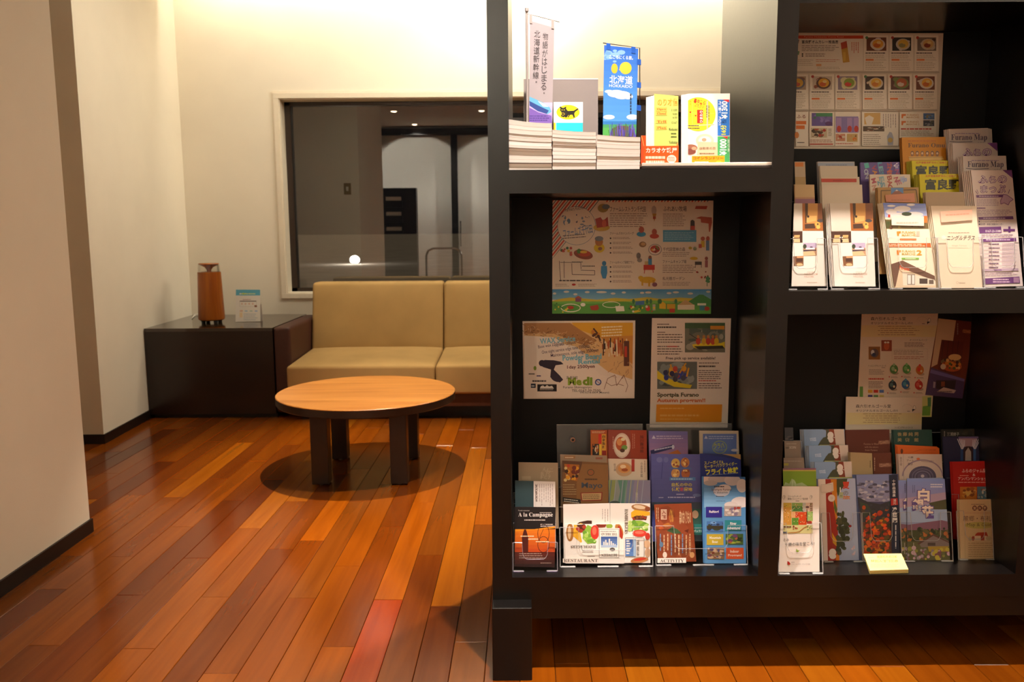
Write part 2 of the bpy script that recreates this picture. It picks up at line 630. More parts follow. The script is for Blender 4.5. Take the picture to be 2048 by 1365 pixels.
# reveal lining
MB().box(WL, WL + 0.006, BACK, 5.83, WB, WT).box(WR - 0.006, WR, BACK, 5.83, WB, WT).box(WL, WR, BACK, 5.83, WT - 0.006, WT) \
    .box(WL, WR, BACK, 5.83, WB, WB + 0.006).build('reveal', 'trim', wn)
GY = 5.855
fw_ = 0.045
fr = MB().box(WL + .006, WL + fw_, 5.83, 5.88, WB, WT).box(WR - fw_, WR - .006, 5.83, 5.88, WB, WT)
fr.box(WL, WR, 5.83, 5.88, WT - 0.032, WT).box(WL, WR, 5.83, 5.88, WB, WB + 0.030)
fr.build('sash', 'wframe', wn)
MX = PY(1283, 230, 5.85).x
MB().box(MX - .03, MX + .03, 5.832, 5.878, WB + .03, WT - .032, 0.003).build('mullion', 'wframe', wn)
MB().box(WL + fw_ - .004, WL + fw_ + .010, 5.842, 5.868, WB + .03, WT - .03).build('gasket', 'dark', wn)
for x0, x1 in ((WL + fw_, MX - .03), (MX + .03, WR - fw_)):
    MB().add([(x0, GY, WB + .03), (x1, GY, WB + .03), (x1, GY, WT - .03), (x0, GY, WT - .03)], [(0, 1, 2, 3)]).build('pane', 'glass', wn)

# ---- outside: snowy yard with a lamp on the ground
struct('ground', MB().box(-600, 600, 6.2, 900, -0.4, -0.30), 'snow')
LY = 38.0
gp = PY(709.5, 520, LY)
gl = thing('garden_lamp', (gp.x, LY, -0.30), 'round glowing garden lamp standing in the snow beyond the window', 'lamp')
MB().lathe([(0.20, 0), (0.20, 0.03), (0.06, 0.05), (0.05, gp.z + 0.30 - 0.18)], (gp.x, LY, -0.30), 16).build('post', 'dark', gl, True)
MB().lathe([(0.23 * math.cos(t * math.pi / 10 - math.pi / 2), 0.20 * math.sin(t * math.pi / 10 - math.pi / 2)) for t in range(11)],
           (gp.x, LY, gp.z), 20).build('globe', 'globe', gl, True)
ld = bpy.data.lights.new('garden_glow', 'POINT')
ld.energy, ld.color, ld.shadow_soft_size = 90, (1.0, 0.86, 0.72), 0.2
lo = bpy.data.objects.new('garden_glow', ld)
lo.location = (gp.x, LY - .5, gp.z + 0.4)
COL.objects.link(lo)

# ---- ceiling fixtures
for i, ((x, y), aim, wt, c, sz) in enumerate(DOWN):
    t = thing('ceiling_downlight', (x, y, CEIL),
              ['recessed ceiling downlight above the front of the bookcase left bays', 'recessed ceiling downlight above the front of the bookcase right bays',
               'recessed ceiling downlight above the coffee table', 'recessed ceiling downlight just behind the bookcase',
               'recessed lobby downlight nearer the left wall block, mirrored left in the window', 'recessed lobby downlight mirrored right in the window', 'recessed downlight by the entrance, the left one', 'recessed downlight by the entrance, the right one'][i], 'downlight',
              'ceiling downlights')
    MB().lathe([(0.058, -0.006), (0.058, 0.0), (0.044, 0.0), (0.044, -0.006), (0.058, -0.006)][::-1], (x, y, CEIL), 24).build('ring', 'white', t, True)
    MB().lathe([(0.0, -0.020), (0.022, -0.018), (0.036, -0.012), (0.043, -0.004)], (x, y, CEIL), 24).build('lens', 'lamp', t, True)
ct = thing('cove_lamp', (0.35, 5.60, 2.90), 'long tube lamp hidden in the ceiling slot above the window', 'lamp')
MB().cyl((-2.15, 5.60, 2.94), (2.85, 5.60, 2.94), 0.014, n=10).build('tube', 'tube', ct, True)
MB().box(-2.15, 2.85, 5.58, 5.62, 2.955, 2.988).build('batten', 'white', ct)

# ---- lobby behind the camera (mirrored in the window): glazed entrance, rack, rail, switch
dr = struct('door_1', MB().box(-2.12, -2.02, -1.25, -1.16, 0, 2.62).box(-0.93, -0.83, -1.25, -1.16, 0, 2.62).box(0.27, 0.37, -1.25, -1.16, 0, 2.62)
            .box(-2.12, 0.37, -1.25, -1.16, 2.62, 2.72), 'dark')
for x in (-1.98, -0.79):
    MB().cyl((x, -1.12, 0.9), (x, -1.12, 1.3), 0.012, n=10).build('door_handle', 'chrome', dr, True)
sp_ = PY(695, 378, 2 * GY - NY)
sw = thing('light_switch', (sp_.x, NY, sp_.z), 'cream light switch plate on the block wall end mirrored in the window', 'switch')
MB().box(sp_.x - .038, sp_.x + .038, NY, NY + 0.008, sp_.z - .06, sp_.z + .06, 0.003).build('plate', 'cream', sw)
MB().box(sp_.x - .012, sp_.x + .012, NY + 0.008, NY + 0.014, sp_.z - .022, sp_.z + .022, 0.002).build('rocker', 'white', sw)
rk = thing('brochure_rack', (-1.5, 0.62, 0), 'black brochure rack in the lobby mirrored dark in the window', 'rack')
MB().box(-1.74, -1.28, 0.42, 0.60, 0.0, 1.72, 0.004).build('body', 'dark', rk)
for i, z in enumerate((1.60, 1.40, 1.20)):
    MB().box(-1.70, -1.46, 0.60, 0.66, z - 0.14, z - 0.05, 0.002).build('pocket', 'dark', rk)
    MB().box(-1.68, -1.48, 0.605, 0.655, z - 0.05, z, 0.001).build('leaflet_bundle', 'white', rk)
rl = thing('hand_rail', (-0.95, 0.2, 0), 'chrome tube hand rail in the lobby mirrored in the window', 'rail')
MB().tube([(-1.20, 0.2, 0.01), (-1.20, 0.2, 0.80), (-1.17, 0.2, 0.87), (-1.10, 0.2, 0.90), (-0.80, 0.2, 0.90), (-0.73, 0.2, 0.87), (-0.70, 0.2, 0.80), (-0.70, 0.2, 0.01)], 0.016).build('bar', 'chrome', rl, True)

# ================================================================== BOOKCASE
D = 1.960                      # front plane
SKX = 0.020                    # slight turn of the case
def sh(x, y):
    return x + SKX * (y - D)


def slab(mb, x0, x1, y0, y1, z0, z1):
    """box whose depth axis follows the turn of the case"""
    return mb.prism([(sh(x0, y0), y0, z0), (sh(x1, y0), y0, z0), (sh(x1, y1), y1, z0), (sh(x0, y1), y1, z0)], (0, 0, z1 - z0))


XE0, XE1, ZTOP = 1.905, 1.956, 2.42
XL0, XL1, XD0, XD1, XR0, XR1 = -0.0535, -0.0040, 0.6185, 0.6690, 1.271, 1.322
DB = D + 0.55                  # back of the case
BP = D + 0.285                 # back panel inside the lower bays
Z0, ZF, ZM0, ZM1, ZR0, ZR1, ZT = 0.193, 0.252, 1.211, 1.266, 0.917, 0.974, 1.639
bc = thing('bookcase', (0.95, 2.235, 0), 'tall black bookcase holding leaflet racks and pinned posters', 'bookcase')
slab(MB(), XL0, XL1, D, DB, Z0, ZTOP).build('side_post', 'black', bc)
slab(MB(), XD0, XD1, D, DB, ZF, ZTOP - .05).build('divider', 'black', bc)
slab(MB(), XR0, XR1, D, DB, ZF, ZTOP - .05).build('divider', 'black', bc)
slab(MB(), XE0, XE1, D, DB, Z0, ZTOP).build('side_post', 'black', bc)
slab(MB(), XL1, XE0, D, DB, Z0, ZF).build('bottom_board', 'black', bc)
slab(MB(), XL1, XE0, D, DB, ZTOP - .05, ZTOP).build('top_board', 'black', bc)
slab(MB(), XL1, XD0, D, DB, ZM0, ZM1).build('shelf', 'black', bc)
slab(MB(), XD1, XR0, D, DB, ZR0, ZR1).build('shelf', 'black', bc)
slab(MB(), XD1, XR0, D, DB, ZT, ZT + .055).build('shelf', 'black', bc)
slab(MB(), XR1, XE0, D, DB, ZM0, ZM1).build('shelf', 'black', bc)
slab(MB(), XL1, XD0, BP, BP + .02, ZF, ZM0).build('back_panel', 'blackback', bc)
slab(MB(), XD1, XR0, BP, BP + .02, ZF, ZR0).build('back_panel', 'blackback', bc)
slab(MB(), XD1, XR0, BP, BP + .02, ZR1, ZT).build('back_panel', 'blackback', bc)
slab(MB(), XD1, XR0, BP, BP + .02, ZT + .055, ZTOP - .05).build('back_panel', 'blackback', bc)
slab(MB(), XR1, XE0, BP, BP + .02, ZF, ZM0).build('back_panel', 'blackback', bc)
slab(MB(), XL0 + .02, XE1 - .02, D + .004, D + .026, 0.140, Z0).build('base_rail', 'black', bc)
slab(MB(), XL0 + .02, XE1 - .02, DB - .03, DB - .008, 0.0, Z0).build('base_rail', 'black', bc)
for fx0, fx1 in ((XL0, 0.046), (XE1 - 0.1, XE1)):
    for y0, y1 in ((D - 0.047, D + 0.04), (DB - 0.05, DB)):
        MB().box(sh(fx0, y0), sh(fx1, y0), y0, y1, 0.0, 0.193, 0.0015, 1).build('foot', 'black', bc)

# ================================================================== SEATING NOOK
# corner cabinet
cb = thing('corner_cabinet', (-1.85, 5.29, 0), 'low dark brown corner cabinet with a glossy top beside the sofa', 'cabinet')
cx0, cx1, cy0, cy1, cz = -2.225, -1.450, 4.882, 5.712, 0.556
MB().prism([(cx0, cy0, .025), (cx1, cy0, .025), (cx1, cy1, .025), (-2.252, cy1, .025)], (0, 0, cz - .045)).build('body', 'cabinet', cb)
MB().prism([(cx0, cy0, cz - .020), (cx1, cy0, cz - .020), (cx1, cy1, cz - .020), (-2.252, cy1, cz - .020)], (0, 0, .020)).build('top', 'cabtop', cb)
MB().box(cx0 + .02, cx1, cy0 + .03, cy1, 0.0, .025).build('plinth', 'dark', cb)

# wooden aroma diffuser
dp = PZ(424, 646, cz)
df = thing('aroma_diffuser', (dp.x, dp.y, cz), 'tapered brown wooden cylinder diffuser standing on the corner cabinet', 'diffuser')
k_ = dp.y / FPX
MB().lathe([(0.070, 0.018), (0.0795, 0.024), (0.0815, 0.034), (0.071, 0.325), (0.0695, 0.326)], dp, 40).build('body', 'diffuser', df, True)
MB().lathe([(0.0690, 0.326), (0.0655, 0.374), (0.0635, 0.374), (0.0670, 0.326)], dp, 40).build('clear_collar', 'collar', df, True)
MB().lathe([(0.012, 0.326), (0.014, 0.340), (0.026, 0.356), (0.058, 0.371), (0.0640, 0.376), (0.060, 0.381), (0.0, 0.381)], dp, 40).build('lid', 'diffuser', df, True)
for i in range(4):
    t = math.pi / 4 + i * math.pi / 2
    MB().lathe([(0.012, 0.0), (0.014, 0.018)], (dp.x + .055 * math.cos(t), dp.y + .055 * math.sin(t), cz), 12).build('foot', 'dark', df, True)
cdp = [PZ(402, 633, cz + .004), PZ(392, 631, cz + .004), PZ(386, 634, cz + .004), PZ(384, 637, cz + .004), PZ(390, 629.5, cz + .004), PZ(398, 628.5, cz + .004), PZ(404, 629, cz + .004)]
MB().tube(cdp, 0.0032, 6).build('cord', 'white', df, True)

# sofa
sf = thing('sofa', (-0.45, 5.2, 0), 'long beige fabric sofa with dark brown arms under the window', 'sofa')
SX0, SX1 = -1.446, 0.56
for x0, x1 in ((SX0, SX0 + .102), (SX1 - .102, SX1)):
    MB().box(x0, x1, 4.882, 5.66, 0.03, 0.558, 0.022, 4).build('arm', 'sofaarm', sf, True)
MB().box(SX0 + .104, SX1 - .104, 4.79, 5.66, 0.083, 0.160, 0.006).build('base', 'sofabase', sf, True)
MB().box(SX0 + .15, SX1 - .15, 4.90, 5.60, 0.0, 0.083).build('plinth', 'dark', sf)
seam = -0.458


def cushion(x0, x1, y0, y1, z0, z1, bev, crown, axis, name):
    b = bmesh.new()
    bmesh.ops.create_cube(b, size=1)
    for v in b.verts:
        v.co = Vector((x0 + (v.co.x + .5) * (x1 - x0), y0 + (v.co.y + .5) * (y1 - y0), z0 + (v.co.z + .5) * (z1 - z0)))
    bmesh.ops.bevel(b, geom=list(b.edges), offset=bev, segments=4, profile=0.5, affect='EDGES')
    bmesh.ops.subdivide_edges(b, edges=[e_ for e_ in b.edges if e_.calc_length() > 0.2], cuts=9, use_grid_fill=True)
    for v in b.verts:
        u = 2 * (v.co.x - x0) / (x1 - x0) - 1
        if axis == 'z':
            w2 = 2 * (v.co.y - y0) / (y1 - y0) - 1
            h = (v.co.z - z0) / (z1 - z0)
            v.co.z += crown * h * (1 - u ** 4) * (1 - abs(w2) ** 3) + 0.022 * h * (v.co.y - y0) / (y1 - y0)
        else:
            w2 = 2 * (v.co.z - z0) / (z1 - z0) - 1
            h = 1 - (v.co.y - y0) / (y1 - y0)
            v.co.y -= crown * h * (1 - u ** 4) * (1 - w2 ** 4)
            v.co.y += 0.10 * (v.co.z - z0) / (z1 - z0)          # leaning back
    MB().bm(b).build(name, 'sofa', sf, True)


for x0, x1 in ((SX0 + .105, seam - .002), (seam + .002, SX1 - .105)):
    cushion(x0, x1, 4.755, 5.44, 0.163, 0.338, 0.018, 0.020, 'z', 'seat_cushion')
    cushion(x0, x1, 5.37, 5.53, 0.330, 0.792, 0.022, 0.012, 'y', 'back_cushion')

# coffee table
TX, TY, TZ, TR = -0.685, 3.757, 0.383, 0.415
tb = thing('coffee_table', (TX, TY, 0), 'low round coffee table with light wood top and four dark legs', 'table')
MB().lathe([(0.0, -0.006), (TR - .001, -0.006), (TR, -.003), (TR - .003, 0.0), (0.0, 0.0)], (TX, TY, TZ), 72).build('tabletop', 'tabletop', tb, True)
MB().lathe([(TR - .03, -0.040), (TR - .004, -0.040), (TR, -0.036), (TR, -.0063), (TR - .03, -.0063)], (TX, TY, TZ), 72).build('edge_band', 'tableleg', tb, True)
MB().box(TX - .24, TX + .24, TY - .24, TY + .24, TZ - .05, TZ - .0065, .004).build('apron', 'tableleg', tb)
for sx in (-1, 1):
    for sy in (-1, 1):
        lx, ly = TX + sx * 0.176, TY + sy * 0.205
        lg = MB().box(lx - .038, lx + .038, ly - .036, ly + .036, 0.006, TZ - .05, .003).build('leg', 'tableleg', tb)
        MB().cyl((lx, ly, 0), (lx, ly, .0062), .018, n=12).build('glide', 'white', lg)
# ================================================================== PRINTED MATTER
def proj(p):
    q = Vector(p) - CAMP
    z = q.dot(_fw)
    return (1024 + FPX * q.dot(AX) / z, 682.5 + FPX * q.dot(AD) / z)


class Plane:
    """leaning plane through the line (Y, z); tilt in degrees away from the viewer"""
    def __init__(s, Y, z, tilt):
        t = R(tilt)
        s.p = Vector((0, Y, z))
        s.n = Vector((0, -math.cos(t), math.sin(t)))
        s.up = Vector((0, math.sin(t), math.cos(t)))

    def hit(s, px, py, off=0.0):
        d = ray(px, py)
        q = s.p + s.n * off - CAMP
        return CAMP + d * (q.dot(s.n) / d.dot(s.n))

    def back(s, k):
        q = Plane.__new__(Plane)
        q.p, q.n, q.up = s.p - s.n * k, s.n, s.up
        return q


_tc = {}


def text_mesh(s, bold):
    key = (s, bold)
    if key not in _tc:
        c = bpy.data.curves.new('t', 'FONT')
        c.body = s
        c.resolution_u = 2
        c.offset = bold
        c.fill_mode = 'FRONT'
        o = bpy.data.objects.new('t', c)
        COL.objects.link(o)
        dg = bpy.context.evaluated_depsgraph_get()
        m = bpy.data.meshes.new_from_object(o.evaluated_get(dg))
        bpy.data.objects.remove(o)
        bpy.data.curves.remove(c)
        v = [(p.co.x, p.co.y) for p in m.vertices]
        f = [tuple(p.vertices) for p in m.polygons]
        bpy.data.meshes.remove(m)
        xs, ys = [p[0] for p in v] or [0, 1], [p[1] for p in v] or [0, 1]
        _tc[key] = (v, f, (min(xs), min(ys), max(xs), max(ys)))
    return _tc[key]


SERIF = {}
for i, ch in enumerate('ABCDEFGHIJKLMNOPQRSTUVWXYZ'):
    SERIF[ch] = chr(0x1D400 + i)
for i, ch in enumerate('abcdefghijklmnopqrstuvwxyz'):
    SERIF[ch] = chr(0x1D41A + i)


def serif(s):
    return ''.join(SERIF.get(c, c) for c in s)


class F:
    """a frame of reference for reading positions off an enlarged crop of the photograph"""
    def __init__(s, ox, oy, k):
        s.ox, s.oy, s.k = ox, oy, k

    def __call__(s, x, y):
        return (s.ox + x * s.k, s.oy + y * s.k)


ZA = F(0, 0, 1)
Z1 = F(960, 0, 0.29297)
Z2 = F(1000, 370, 0.35897)
Z3 = F(1000, 830, 0.27344)
Z4 = F(1540, 0, 0.24805)
Z5 = F(1560, 240, 0.27838)
Z6 = F(1540, 600, 0.24805)
Z7 = F(1540, 840, 0.25644)

INK = '#2a2320'
_col = {}


def C(c):
    if c not in _col:
        _col[c] = srgb(c)
    return _col[c]


class Print:
    """flat ink laid on one sheet: every mark is a thin polygon just above the paper"""
    def __init__(s, pl, quad, fr, seed=1):
        s.pl, s.q, s.fr, s.mb, s.n = pl, quad, fr, MB(), 0
        s.rnd = random.Random(seed)

    def _off(s):
        s.n += 1
        return 0.00022 + s.n * 0.0000075

    def _clip(s, pts):
        q = s.q
        for i in range(4):
            (ax, ay), (bx, by) = q[i], q[(i + 1) % 4]
            ins = [((bx - ax) * (y - ay) - (by - ay) * (x - ax)) >= -1e-6 for x, y in pts]
            if all(ins):
                continue
            if not any(ins):
                return []
            out = []
            for j in range(len(pts)):
                k = (j + 1) % len(pts)
                (x0, y0), (x1, y1) = pts[j], pts[k]
                if ins[j]:
                    out.append((x0, y0))
                if ins[j] != ins[k]:
                    d0 = (bx - ax) * (y0 - ay) - (by - ay) * (x0 - ax)
                    d1 = (bx - ax) * (y1 - ay) - (by - ay) * (x1 - ax)
                    t = d0 / (d0 - d1)
                    out.append((x0 + t * (x1 - x0), y0 + t * (y1 - y0)))
            pts = out
            if len(pts) < 3:
                return []
        return pts

    def _px(s, pts, col, off):
        pts = s._clip(pts)
        if len(pts) < 3:
            return
        a = sum(pts[i][0] * pts[(i + 1) % len(pts)][1] - pts[(i + 1) % len(pts)][0] * pts[i][1] for i in range(len(pts)))
        if a > 0:
            pts = pts[::-1]
        s.mb.add([s.pl.hit(x, y, off) for x, y in pts], [tuple(range(len(pts)))], col)

    def poly(s, pts, col):
        s._px([s.fr(*p) for p in pts], C(col), s._off())
        return s

    def rect(s, x0, y0, x1, y1, col):
        return s.poly([(x0, y0), (x1, y0), (x1, y1), (x0, y1)], col)

    def grad(s, x0, y0, x1, y1, c0, c1, n=8):
        off = s._off()
        a, b = C(c0), C(c1)
        for i in range(n):
            t = (i + .5) / n
            ya, yb = y0 + (y1 - y0) * i / n, y0 + (y1 - y0) * (i + 1) / n
            s._px([s.fr(*p) for p in ((x0, ya), (x1, ya), (x1, yb), (x0, yb))], tuple(a[k] + t * (b[k] - a[k]) for k in range(3)), off)
        return s

    def ell(s, cx, cy, rx, ry, col, n=18, rot=0):
        c, q = math.cos(R(rot)), math.sin(R(rot))
        pts = []
        for i in range(n):
            t = 2 * math.pi * i / n
            x, y = rx * math.cos(t), ry * math.sin(t)
            pts.append((cx + c * x - q * y, cy + q * x + c * y))
        return s.poly(pts, col)

    def ring(s, cx, cy, rx, ry, wd, col, n=28, a0=0, a1=360):
        off = s._off()
        for i in range(n):
            t0, t1 = R(a0 + (a1 - a0) * i / n), R(a0 + (a1 - a0) * (i + 1) / n)
            pts = [(cx + (rx - o) * math.cos(t), cy + (ry - o) * math.sin(t)) for t, o in ((t0, 0), (t1, 0), (t1, wd), (t0, wd))]
            s._px([s.fr(*p) for p in pts], C(col), off)
        return s

    def line(s, pts, wd, col):
        off = s._off()
        for (x0, y0), (x1, y1) in zip(pts, pts[1:]):
            l = math.hypot(x1 - x0, y1 - y0) or 1
            nx, ny = -(y1 - y0) / l * wd / 2, (x1 - x0) / l * wd / 2
            s._px([s.fr(*p) for p in ((x0 + nx, y0 + ny), (x1 + nx, y1 + ny), (x1 - nx, y1 - ny), (x0 - nx, y0 - ny))], C(col), off)
        return s

    def frame(s, x0, y0, x1, y1, wd, col):
        return s.line([(x0, y0), (x1, y0), (x1, y1), (x0, y1), (x0, y0)], wd, col)

    def text(s, t, x0, y0, x1, y1, col=INK, bold=0.0, rot=0, shear=0.0, italic=0.0):
        """text stretched to the box x0..y1; rot in degrees clockwise about the box centre (box swapped for quarter turns)"""
        v, f, (ax, ay, bx, by) = text_mesh(t, bold)
        off = s._off()
        cx, cy, w_, h_ = (x0 + x1) / 2, (y0 + y1) / 2, x1 - x0, y1 - y0
        if rot in (90, -90, 270):
            w_, h_ = h_, w_
        c, q = math.cos(R(rot)), math.sin(R(rot))
        pp = []
        for x, y in v:
            u = ((x - ax) / max(bx - ax, 1e-6) - .5) * w_
            t_ = (.5 - (y - ay) / max(by - ay, 1e-6)) * h_
            u += -italic * t_
            X, Y = cx + c * u - q * t_, cy + q * u + c * t_
            pp.append(s.fr(X, Y + shear * (X - cx)))
        cc = C(col)
        for fc in f:
            s._px([pp[i] for i in fc], cc, off)
        return s

    def vtext(s, t, x0, y0, x1, y1, col=INK, bold=0.0, slant=0.0):
        """upright characters stacked downwards inside the box"""
        n = len(t)
        h = (y1 - y0) / n
        for i, ch in enumerate(t):
            dx = slant * (i + .5) * h
            ya = y0 + i * h
            if ch in '、。':
                s.ring(x0 + dx + .62 * (x1 - x0), ya + .3 * h, .12 * (x1 - x0), .12 * h, .05 * h, col, 10)
            elif ch == ' ':
                continue
            else:
                s.text(ch, x0 + dx, ya + .05 * h, x1 + dx, ya + .93 * h, col, bold)
        return s

    def body(s, x0, y0, x1, y1, n, col='#6a5d55', fill=0.42, ragged=0.2, shear=0.0, word=(0.05, 0.16)):
        """small running text as rows of word-length strokes"""
        ph = (y1 - y0) / n
        w_ = x1 - x0
        for i in range(n):
            off = s._off()
            y = y0 + (i + .3) * ph
            x, xe = x0, x1 - w_ * ragged * s.rnd.random()
            while x < xe:
                l = w_ * s.rnd.uniform(*word)
                xb = min(x + l, xe)
                d0, d1 = shear * (x - x0), shear * (xb - x0)
                s._px([s.fr(*p) for p in ((x, y + d0), (xb, y + d1), (xb, y + d1 + ph * fill), (x, y + d0 + ph * fill))], C(col), off)
                x = xb + w_ * 0.018
        return s

    def vbody(s, x0, y0, x1, y1, n, col='#6a5d55', fill=0.4):
        pw = (x1 - x0) / n
        for i in range(n):
            off = s._off()
            x = x0 + (i + .3) * pw
            y, ye = y0, y1 - (y1 - y0) * .3 * s.rnd.random()
            while y < ye:
                l = (y1 - y0) * s.rnd.uniform(.08, .2)
                yb = min(y + l, ye)
                s._px([s.fr(*p) for p in ((x, y), (x + pw * fill, y), (x + pw * fill, yb), (x, yb))], C(col), off)
                y = yb + (y1 - y0) * .03
        return s

    def photo(s, x0, y0, x1, y1, pal, n=26, big=0.28, shear=0.0):
        """a small printed photograph: soft-edged patches of its colours"""
        s.poly([(x0, y0), (x1, y0 + shear * (x1 - x0)), (x1, y1 + shear * (x1 - x0)), (x0, y1)], pal[0])
        w_, h_ = x1 - x0, y1 - y0
        for i in range(n):
            k = big * (1 - 0.6 * i / n)
            rx, ry = w_ * s.rnd.uniform(.3, 1) * k, h_ * s.rnd.uniform(.3, 1) * k
            cx, cy = s.rnd.uniform(x0 + rx, x1 - rx), s.rnd.uniform(y0 + ry, y1 - ry)
            s.ell(cx, cy + shear * (cx - x0), rx, ry, s.rnd.choice(pal), 9, 0)
        return s

    def blobs(s, x0, y0, x1, y1, pal, n, r0, r1, asp=1.0):
        for i in range(n):
            r = s.rnd.uniform(r0, r1)
            s.ell(s.rnd.uniform(x0, x1), s.rnd.uniform(y0, y1), r, r * asp, s.rnd.choice(pal), 8)
        return s

    def done(s, parent, mat='ink', name='print'):
        if s.mb.f:
            return s.mb.build(name, mat, parent)


def sheet(pl, q3, th, name, color, parent=None, mat='paper'):
    """a thin leaf of paper: four corners swept back by its thickness"""
    mb = MB().prism(q3, -pl.n * th)
    return mb.build(name, mat, parent, color=color, origin=None if parent else sum(q3, Vector()) / 4)


def leaf(name, label, cat, fr, tl, tr, pl, br=None, bl=None, color='#e9e4da', th=0.0012, copies=0, cdx=0.0012, cz=0.0, seed=1, group=None,
         copy_label=None, mat='paper', gap=0.0021, ccol=None):
    """one leaflet whose corners are read in frame fr; hidden bottoms run down to the foot of its plane. returns (thing, Print)"""
    a, b = fr(*tl), fr(*tr)
    A, B = pl.hit(*a), pl.hit(*b)
    if bl is None:
        k = lambda P: P - pl.up * ((P - pl.p).dot(pl.up))
        Dd, Cc = k(A), k(B)
    else:
        Dd, Cc = pl.hit(*fr(*bl)), pl.hit(*fr(*br))
    q = [A, B, Cc, Dd]
    o = sheet(pl, q, th, name, C(color), None, mat)
    tag(o, label, cat, group)
    for i in range(1, copies + 1):
        sft = -pl.n * (gap * i) + Vector((-cdx * i, 0, cz * i))
        o2 = sheet(pl, [p + sft for p in q], th, name, C(ccol or color), None, mat)
        nth = ('next', 'third', 'fourth', 'fifth', 'sixth', 'seventh')[i - 1]
        if i == copies:
            nth = 'rearmost'
        tag(o2, nth + ' copy behind the ' + (copy_label or label), cat, group or ('copies of the ' + (copy_label or label)))
    quad = [proj(p) for p in q]
    return o, Print(pl, quad, fr, seed)
W_ = '#ece7df'
# ================================================================== LEFT UPPER BAY (open to the room behind)
TOPZ = ZM1
# ---- three stacks of magazines
def stack(xl, xr, ytl, ytr, n, words, seed):
    r_ = random.Random(seed)
    Y0 = D + 0.004
    x0, x1 = PY(xl, 338, Y0).x, PY(xr, 338, Y0).x - 0.0012
    zl, zr = PY(xl, ytl, Y0).z, PY(xr, ytr, Y0).z
    raw = [r_.uniform(.7, 1.3) for _ in range(n)]
    k = 1 / sum(raw)
    ac = 0.0
    for i in range(n):
        f0, f1 = ac, ac + raw[i] * k
        ac = f1
        ord_ = ['topmost', 'second from the top', 'third from the top', 'fourth from the top', 'fifth from the top', 'sixth from the top', 'seventh from the top',
                'eighth from the top', 'ninth from the top', 'tenth from the top', 'eleventh from the top', 'twelfth from the top', 'thirteenth from the top'][n - 1 - i]
        dx, dy = r_.uniform(-.0008, .0008), r_.uniform(0, .0035)
        ns = 8

        def zz(f, u):          # height at fraction f of the pile, along its width u
            top = zr + (zl - zr) * (1 - u) ** 1.8
            return TOPZ + (top - TOPZ) * f
        pg, cv = MB(), MB()
        y0, y1 = Y0 + dy, Y0 + 0.150
        for mb, a0, a1 in ((pg, f0 + .002, f1 - (f1 - f0) * .16), (cv, f1 - (f1 - f0) * .14, f1 - .002)):
            vs, fs = [], []
            for s in range(ns + 1):
                u = s / ns
                x = x0 + (x1 - x0) * u + dx
                vs += [(x, y0, zz(a0, u)), (x, y0, zz(a1, u)), (x, y1, zz(a1, u) - .0002), (x, y1, zz(a0, u))]
            for s in range(ns):
                a, b = s * 4, s * 4 + 4
                for j in range(4):
                    q = (j + 1) % 4
                    fs.append((a + j, b + j, b + q, a + q)[::-1])
            fs += [(0, 1, 2, 3)[::-1], (ns * 4 + 3, ns * 4 + 2, ns * 4 + 1, ns * 4)[::-1]]
            mb.add(vs, fs)
        o = pg.build('magazine', 'paper', color=C(r_.choice(['#f4efe9', '#f0e9e2', '#ebe2da', '#f6f2ee'])), origin=((x0 + x1) / 2, Y0 + .1, zz(f0, .5)))
        tag(o, 'white magazine lying ' + ord_ + ' in the ' + words + ' stack on the upper left shelf', 'magazine', 'magazines stacked on the upper left shelf')
        cv.build('cover', 'paper', o, color=C(r_.choice(['#5d5048', '#a09288', '#c7bbb0', '#efe9e2', '#efe9e2', '#e3d9ce', '#ece2da', '#d9cfc4'])))


stack(1017.5, 1104.5, 238, 246, 13, 'leftmost', 3)
stack(1105.5, 1193, 259, 264, 11, 'middle', 5)
stack(1194, 1281, 269, 274, 8, 'rightmost', 7)

# ---- white upright banner with vertical lettering
pl = Plane(2.130, TOPZ, 0)
o, p = leaf('banner', 'white upright banner with black vertical lettering and a blue train', 'banner', Z1, (340, 140), (508, 188), pl, (490, 905), (335, 905),
            color='#a0979a', mat='cloth', th=.0006, seed=2)
p.vtext('物語がはじまる、', 430, 222, 466, 676, '#3a3438', 0.0, -0.035)
p.vtext('北海道新幹線。', 372, 205, 412, 600, '#3a3438', 0.0, -0.035)
p.grad(330, 700, 495, 900, '#c9b9dc', '#6d54a0', 8)
p.poly([(338, 660), (385, 680), (440, 705), (478, 735), (488, 765), (460, 780), (400, 760), (338, 715)], '#5fa3c6')
p.poly([(338, 690), (400, 722), (470, 755), (455, 778), (395, 760), (338, 722)], '#243a78')
p.poly([(395, 690), (440, 708), (468, 730), (430, 728)], '#d6ecf2')
p.poly([(338, 735), (400, 768), (488, 790), (495, 905), (333, 905)], '#6d539f')
p.body(338, 785, 490, 828, 3, '#3d2c70', .5)
p.done(o, 'ink')
q0, q1 = pl.hit(1053.5, 22, -.004), pl.hit(1055.5, 330, -.004)
MB().tube([q0, Vector((q1.x, q1.y, TOPZ + .001))], .0034, 10).cyl(q0 + Vector((0, 0, -.001)), q0 + Vector((0, 0, .007)), .005).build('pole', 'polegrey', o, True)
MB().tube([pl.hit(1054, 27, -.003), pl.hit(1119.5, 44, -.003)], .0013, 8).build('crossbar', 'polegrey', o, True)
for xa, ya in ((1061.5, 31), (1105.5, 42)):
    MB().prism([pl.hit(xa - 3, ya - 3, .0008), pl.hit(xa + 3, ya - 2, .0008), pl.hit(xa + 3, ya + 16, .0008), pl.hit(xa - 3, ya + 15, .0008)], -pl.n * .004).build('tape_loop', 'polegrey', o)
MB().box(q1.x - .03, q1.x + .03, 2.12, 2.16, TOPZ, TOPZ + .006, .001).build('base', 'white', o)

